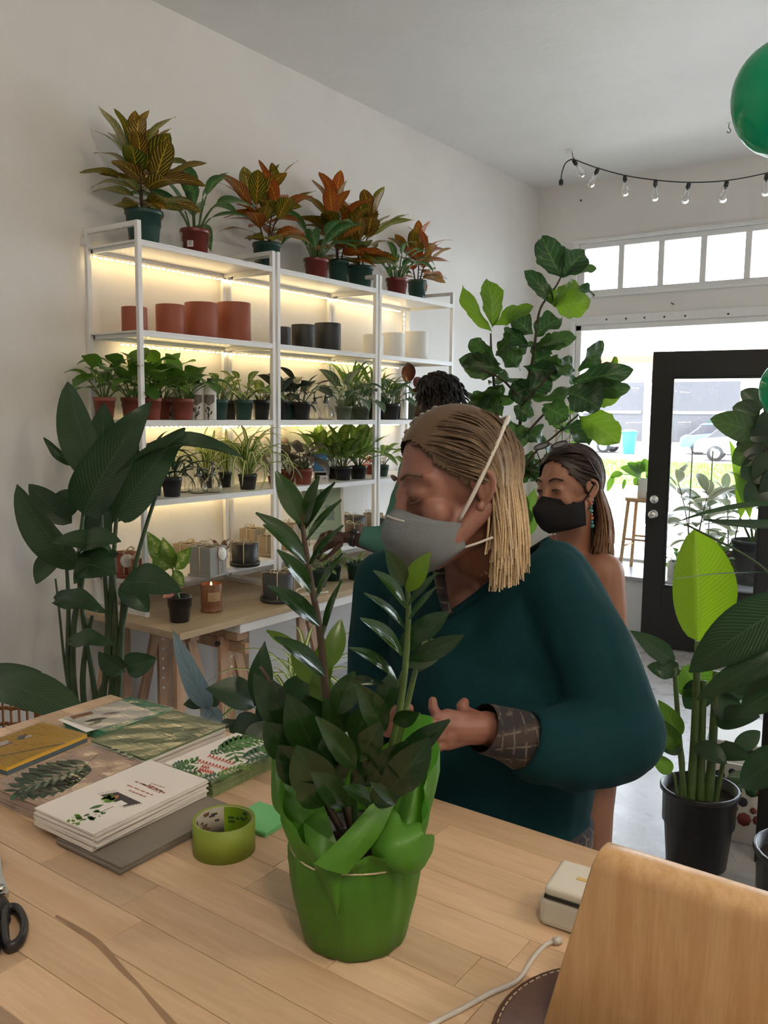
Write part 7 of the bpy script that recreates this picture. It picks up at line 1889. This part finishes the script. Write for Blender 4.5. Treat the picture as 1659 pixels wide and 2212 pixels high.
# roll of green tape
tp2 = on_z(472, 1868, ZC); r = px2m(138, depth(tp2)) / 2; c = tp2 + Vector((FW.x, FW.y, 0)).normalized() * r * .95
hT = .048
t = thing('tape_roll', 'roll of lime green tape standing on the counter', 'tape', (c.x, c.y, ZC), math.radians(36))
MB().lathe([(r * .91, 0), (r, 0), (r, hT), (r * .91, hT), (r * .91, 0)], 48).build('tape', plain('lime_tape', (.22, .30, .03), .5, var=.05), t)
MB().lathe([(r * .905, .001), (r * .905, hT - .001), (r * .88, hT - .001), (r * .88, .001), (r * .905, .001)], 40).build('core', plain('card_core', (.40, .37, .30), .8), t)
def inner(name, a0, a1, z0, z1, mat, k=.875): return MB().grid([[Vector((r * k * math.cos(a0 + (a1 - a0) * j / 12), r * k * math.sin(a0 + (a1 - a0) * j / 12), hT * z)) for j in range(13)] for z in (z0, z1)]).build(name, mat, t)
inner('green_print', .2, 1.75, .03, .97, plain('lime_print', (.20, .36, .01), .6))
rnd = random.Random(2)
for k in range(16):
    a = 1.9 + rnd.uniform(0, 1.2); z = rnd.uniform(.25, .85); inner('small_print', a, a + rnd.uniform(.1, .3), z, z + .07, INK['dark'] if k % 2 else INK['brown'], .87)
for k in range(8):
    a = .35 + rnd.uniform(0, 1.1); z = rnd.uniform(.3, .85); inner('small_print', a, a + rnd.uniform(.1, .25), z, z + .08, INK['green'], .868)
# scissors
sc_ = on_z(28, 2012, ZC)
t = thing('scissors', 'scissors with black handle at the left edge of counter', 'scissors', (sc_.x, sc_.y, ZC), 0)
def sp3(px, py, z=.008): v = on_z(px, py, ZC + z); return Vector((v.x - sc_.x, v.y - sc_.y, z))
ring = smoothcurve([sp3(*p) for p in ((12, 2036), (10, 1995), (14, 1968), (34, 1963), (50, 1985), (52, 2010), (42, 2034), (22, 2046), (12, 2036))], 5)
MB().tube(ring[:-1], .0052, 8, closed=True, flat=1.5).build('handle_loop', M['blackplastic'], t)
MB().tube([sp3(12, 1990), sp3(8, 1955), sp3(2, 1945)], [.006, .0075, .007], 8).build('handle_shank', M['blackplastic'], t)
ring2 = smoothcurve([sp3(*p) for p in ((-16, 2070), (-40, 2050), (-62, 2000), (-50, 1975), (-28, 1985), (-10, 2020), (-8, 2050), (-16, 2070))], 5)
MB().tube(ring2[:-1], .0052, 8, closed=True, flat=1.5).build('handle_loop', M['blackplastic'], t)
MB().tube([sp3(-28, 1985), sp3(-12, 1955), sp3(-2, 1940)], [.006, .0075, .007], 8).build('handle_shank', M['blackplastic'], t)
for s_, x1 in ((0, -30), (1, -8)):
    a = sp3(6 - s_ * 10, 1935, .006 + .003 * s_); b = sp3(x1, 1780, .006 + .003 * s_); d = (b - a).normalized(); nn = Vector((-d.y, d.x, 0)) * .008
    q = MB(); q.add([a + nn, a - nn, b, a + nn + Vector((0, 0, .002)), a - nn + Vector((0, 0, .002)), b + Vector((0, 0, .002))], [(0, 2, 1), (3, 4, 5), (0, 1, 4, 3), (1, 2, 5, 4), (2, 0, 3, 5)], smooth=False); q.build('blade', M['chrome'], t)
MB().lathe([(0, .008), (.006, .008), (.005, .0135), (0, .014)], 12, sp3(2, 1935)).build('pivot_screw', M['chrome'], t)
# card reader on its dock, with cable
cr = on_z(1150, 1998, ZC)
t = thing('card_reader', 'white card reader standing in its dock beside bamboo stand', 'card reader', (cr.x + .005, cr.y + .005, ZC), math.radians(4))
wr = plain('white_plastic', (.62, .60, .56), .4, var=.02)
MB().box2((0, 0, 0), (.10, .072, .040)).build('dock', wr, t, bevel=.008, seg=3)
MB().box((.052, .034, .050), (.092, .066, .014), rotm(x=.10)).build('reader', plain('white_plastic_top', (.70, .67, .61), .35, var=.02), t, bevel=.005, seg=3)
MB().box((.05, .002, .0405), (.086, .004, .0035)).build('card_slot', M['black'], t)
MB().box((.062, .034, .0575), (.05, .006, .0008), rotm(x=.10)).build('light_bar', plain('amber_bar', (.6, .45, .15), .4), t)
cpts = [(1208, 2032), (1180, 2040), (1150, 2072), (1118, 2118), (1060, 2145), (1000, 2178), (930, 2215), (860, 2260)]
t2 = thing('charging_cable', 'white charging cable running from the card reader', 'cable', on_z(1118, 2118, ZC))
MB().tube([p - Vector(t2.location) for p in smoothcurve([on_z(x, y, ZC + .0032) for x, y in cpts], 5)], .0028, 8).build('cord', wr, t2)
MB().tube([on_z(1212, 2030, ZC + .006) - Vector(t2.location), on_z(1196, 2034, ZC + .005) - Vector(t2.location)], .0045, 8).build('plug', wr, t2)
# brown leather pad under the stand
def circ(a, b, c):
    ax, ay, bx, by, cx, cy = a.x, a.y, b.x, b.y, c.x, c.y
    d = 2 * (ax * (by - cy) + bx * (cy - ay) + cx * (ay - by))
    ux = ((ax * ax + ay * ay) * (by - cy) + (bx * bx + by * by) * (cy - ay) + (cx * cx + cy * cy) * (ay - by)) / d
    uy = ((ax * ax + ay * ay) * (cx - bx) + (bx * bx + by * by) * (ax - cx) + (cx * cx + cy * cy) * (bx - ax)) / d
    return Vector((ux, uy, 0)), (Vector((ux, uy, 0)) - Vector((ax, ay, 0))).length
cc_, rc = circ(on_z(1206, 2100, ZC), on_z(1120, 2146, ZC), on_z(1064, 2212, ZC))
rc = min(rc, .14)
e1 = on_z(1206, 2100, ZC); e3 = on_z(1064, 2212, ZC); mid = (e1 + e3) / 2; nn = Vector((e3.y - e1.y, e1.x - e3.x, 0)).normalized()
if nn.dot(Vector((1, -1, 0))) < 0: nn = -nn
hl = (e1 - e3).length / 2; cc_ = mid + nn * math.sqrt(max(0, rc * rc - hl * hl)); cc_.z = ZC
t = thing('leather_pad', 'round brown leather pad with stitched rim under bamboo stand', 'pad', cc_)
lea = plain('brown_leather', (.115, .052, .032), .45, var=.15, scale=90, bump=.25)
MB().lathe([(0, .0005), (rc * .995, .0005), (rc, .002), (rc, .005), (rc * .985, .0065), (rc * .93, .0065), (rc * .92, .005), (0, .005)], 56).build('leather_disc', lea, t)
q = MB(); n_ = 84
for i in range(n_):
    a = 2 * PI * i / n_; q.box((rc * .955 * math.cos(a), rc * .955 * math.sin(a), .0068), (.0012, .0062, .0009), rotz(a))
o = q.build('stitching', M['twine'], t); o['kind'] = 'stuff'
# bamboo tablet stand
bam = wood('bamboo', hexc('d8b588'), hexc('bf9666'), 'Z', 1.6, .32, .04)
x0 = on_y(1188, 2212, .762).x - .008; z1 = on_y(1285, 1842, .757).z; x1t = on_y(1285, 1842, .757).x
t = thing('tablet_stand', 'bent bamboo tablet stand in the foreground at right', 'stand', (x0, .757, ZC + .0072))
hb = z1 - ZC - .0072; sh = x1t - x0
prof = [(0, 0), (0, hb - .018)] + [(.018 - .018 * math.cos(a), hb - .018 + .018 * math.sin(a)) for a in [PI / 2 * i / 6 for i in range(1, 7)]] + [(.03, hb - .001), (.04, hb - .006), (.14, hb - .15)]
rows = []
for (y, z) in prof:
    s_ = sh * max(0, min(1, z / hb)) if y < .03 else sh
    xs_ = [s_ + (.36 - s_) * j / 12 for j in range(13)]
    rows.append([Vector((x, y, z)) for x in xs_])
me = MB().grid(rows).mesh('bent_board'); me.materials.append(bam)
o = link('bent_board', me, None, t); md = o.modifiers.new('thickness', 'SOLIDIFY'); md.thickness = .009; md.offset = -1
bv = o.modifiers.new('soft_edge', 'BEVEL'); bv.width = .0025; bv.segments = 2
MB().box2((.04, .03, 0), (.34, .16, .012)).build('foot', bam, t, bevel=.003)
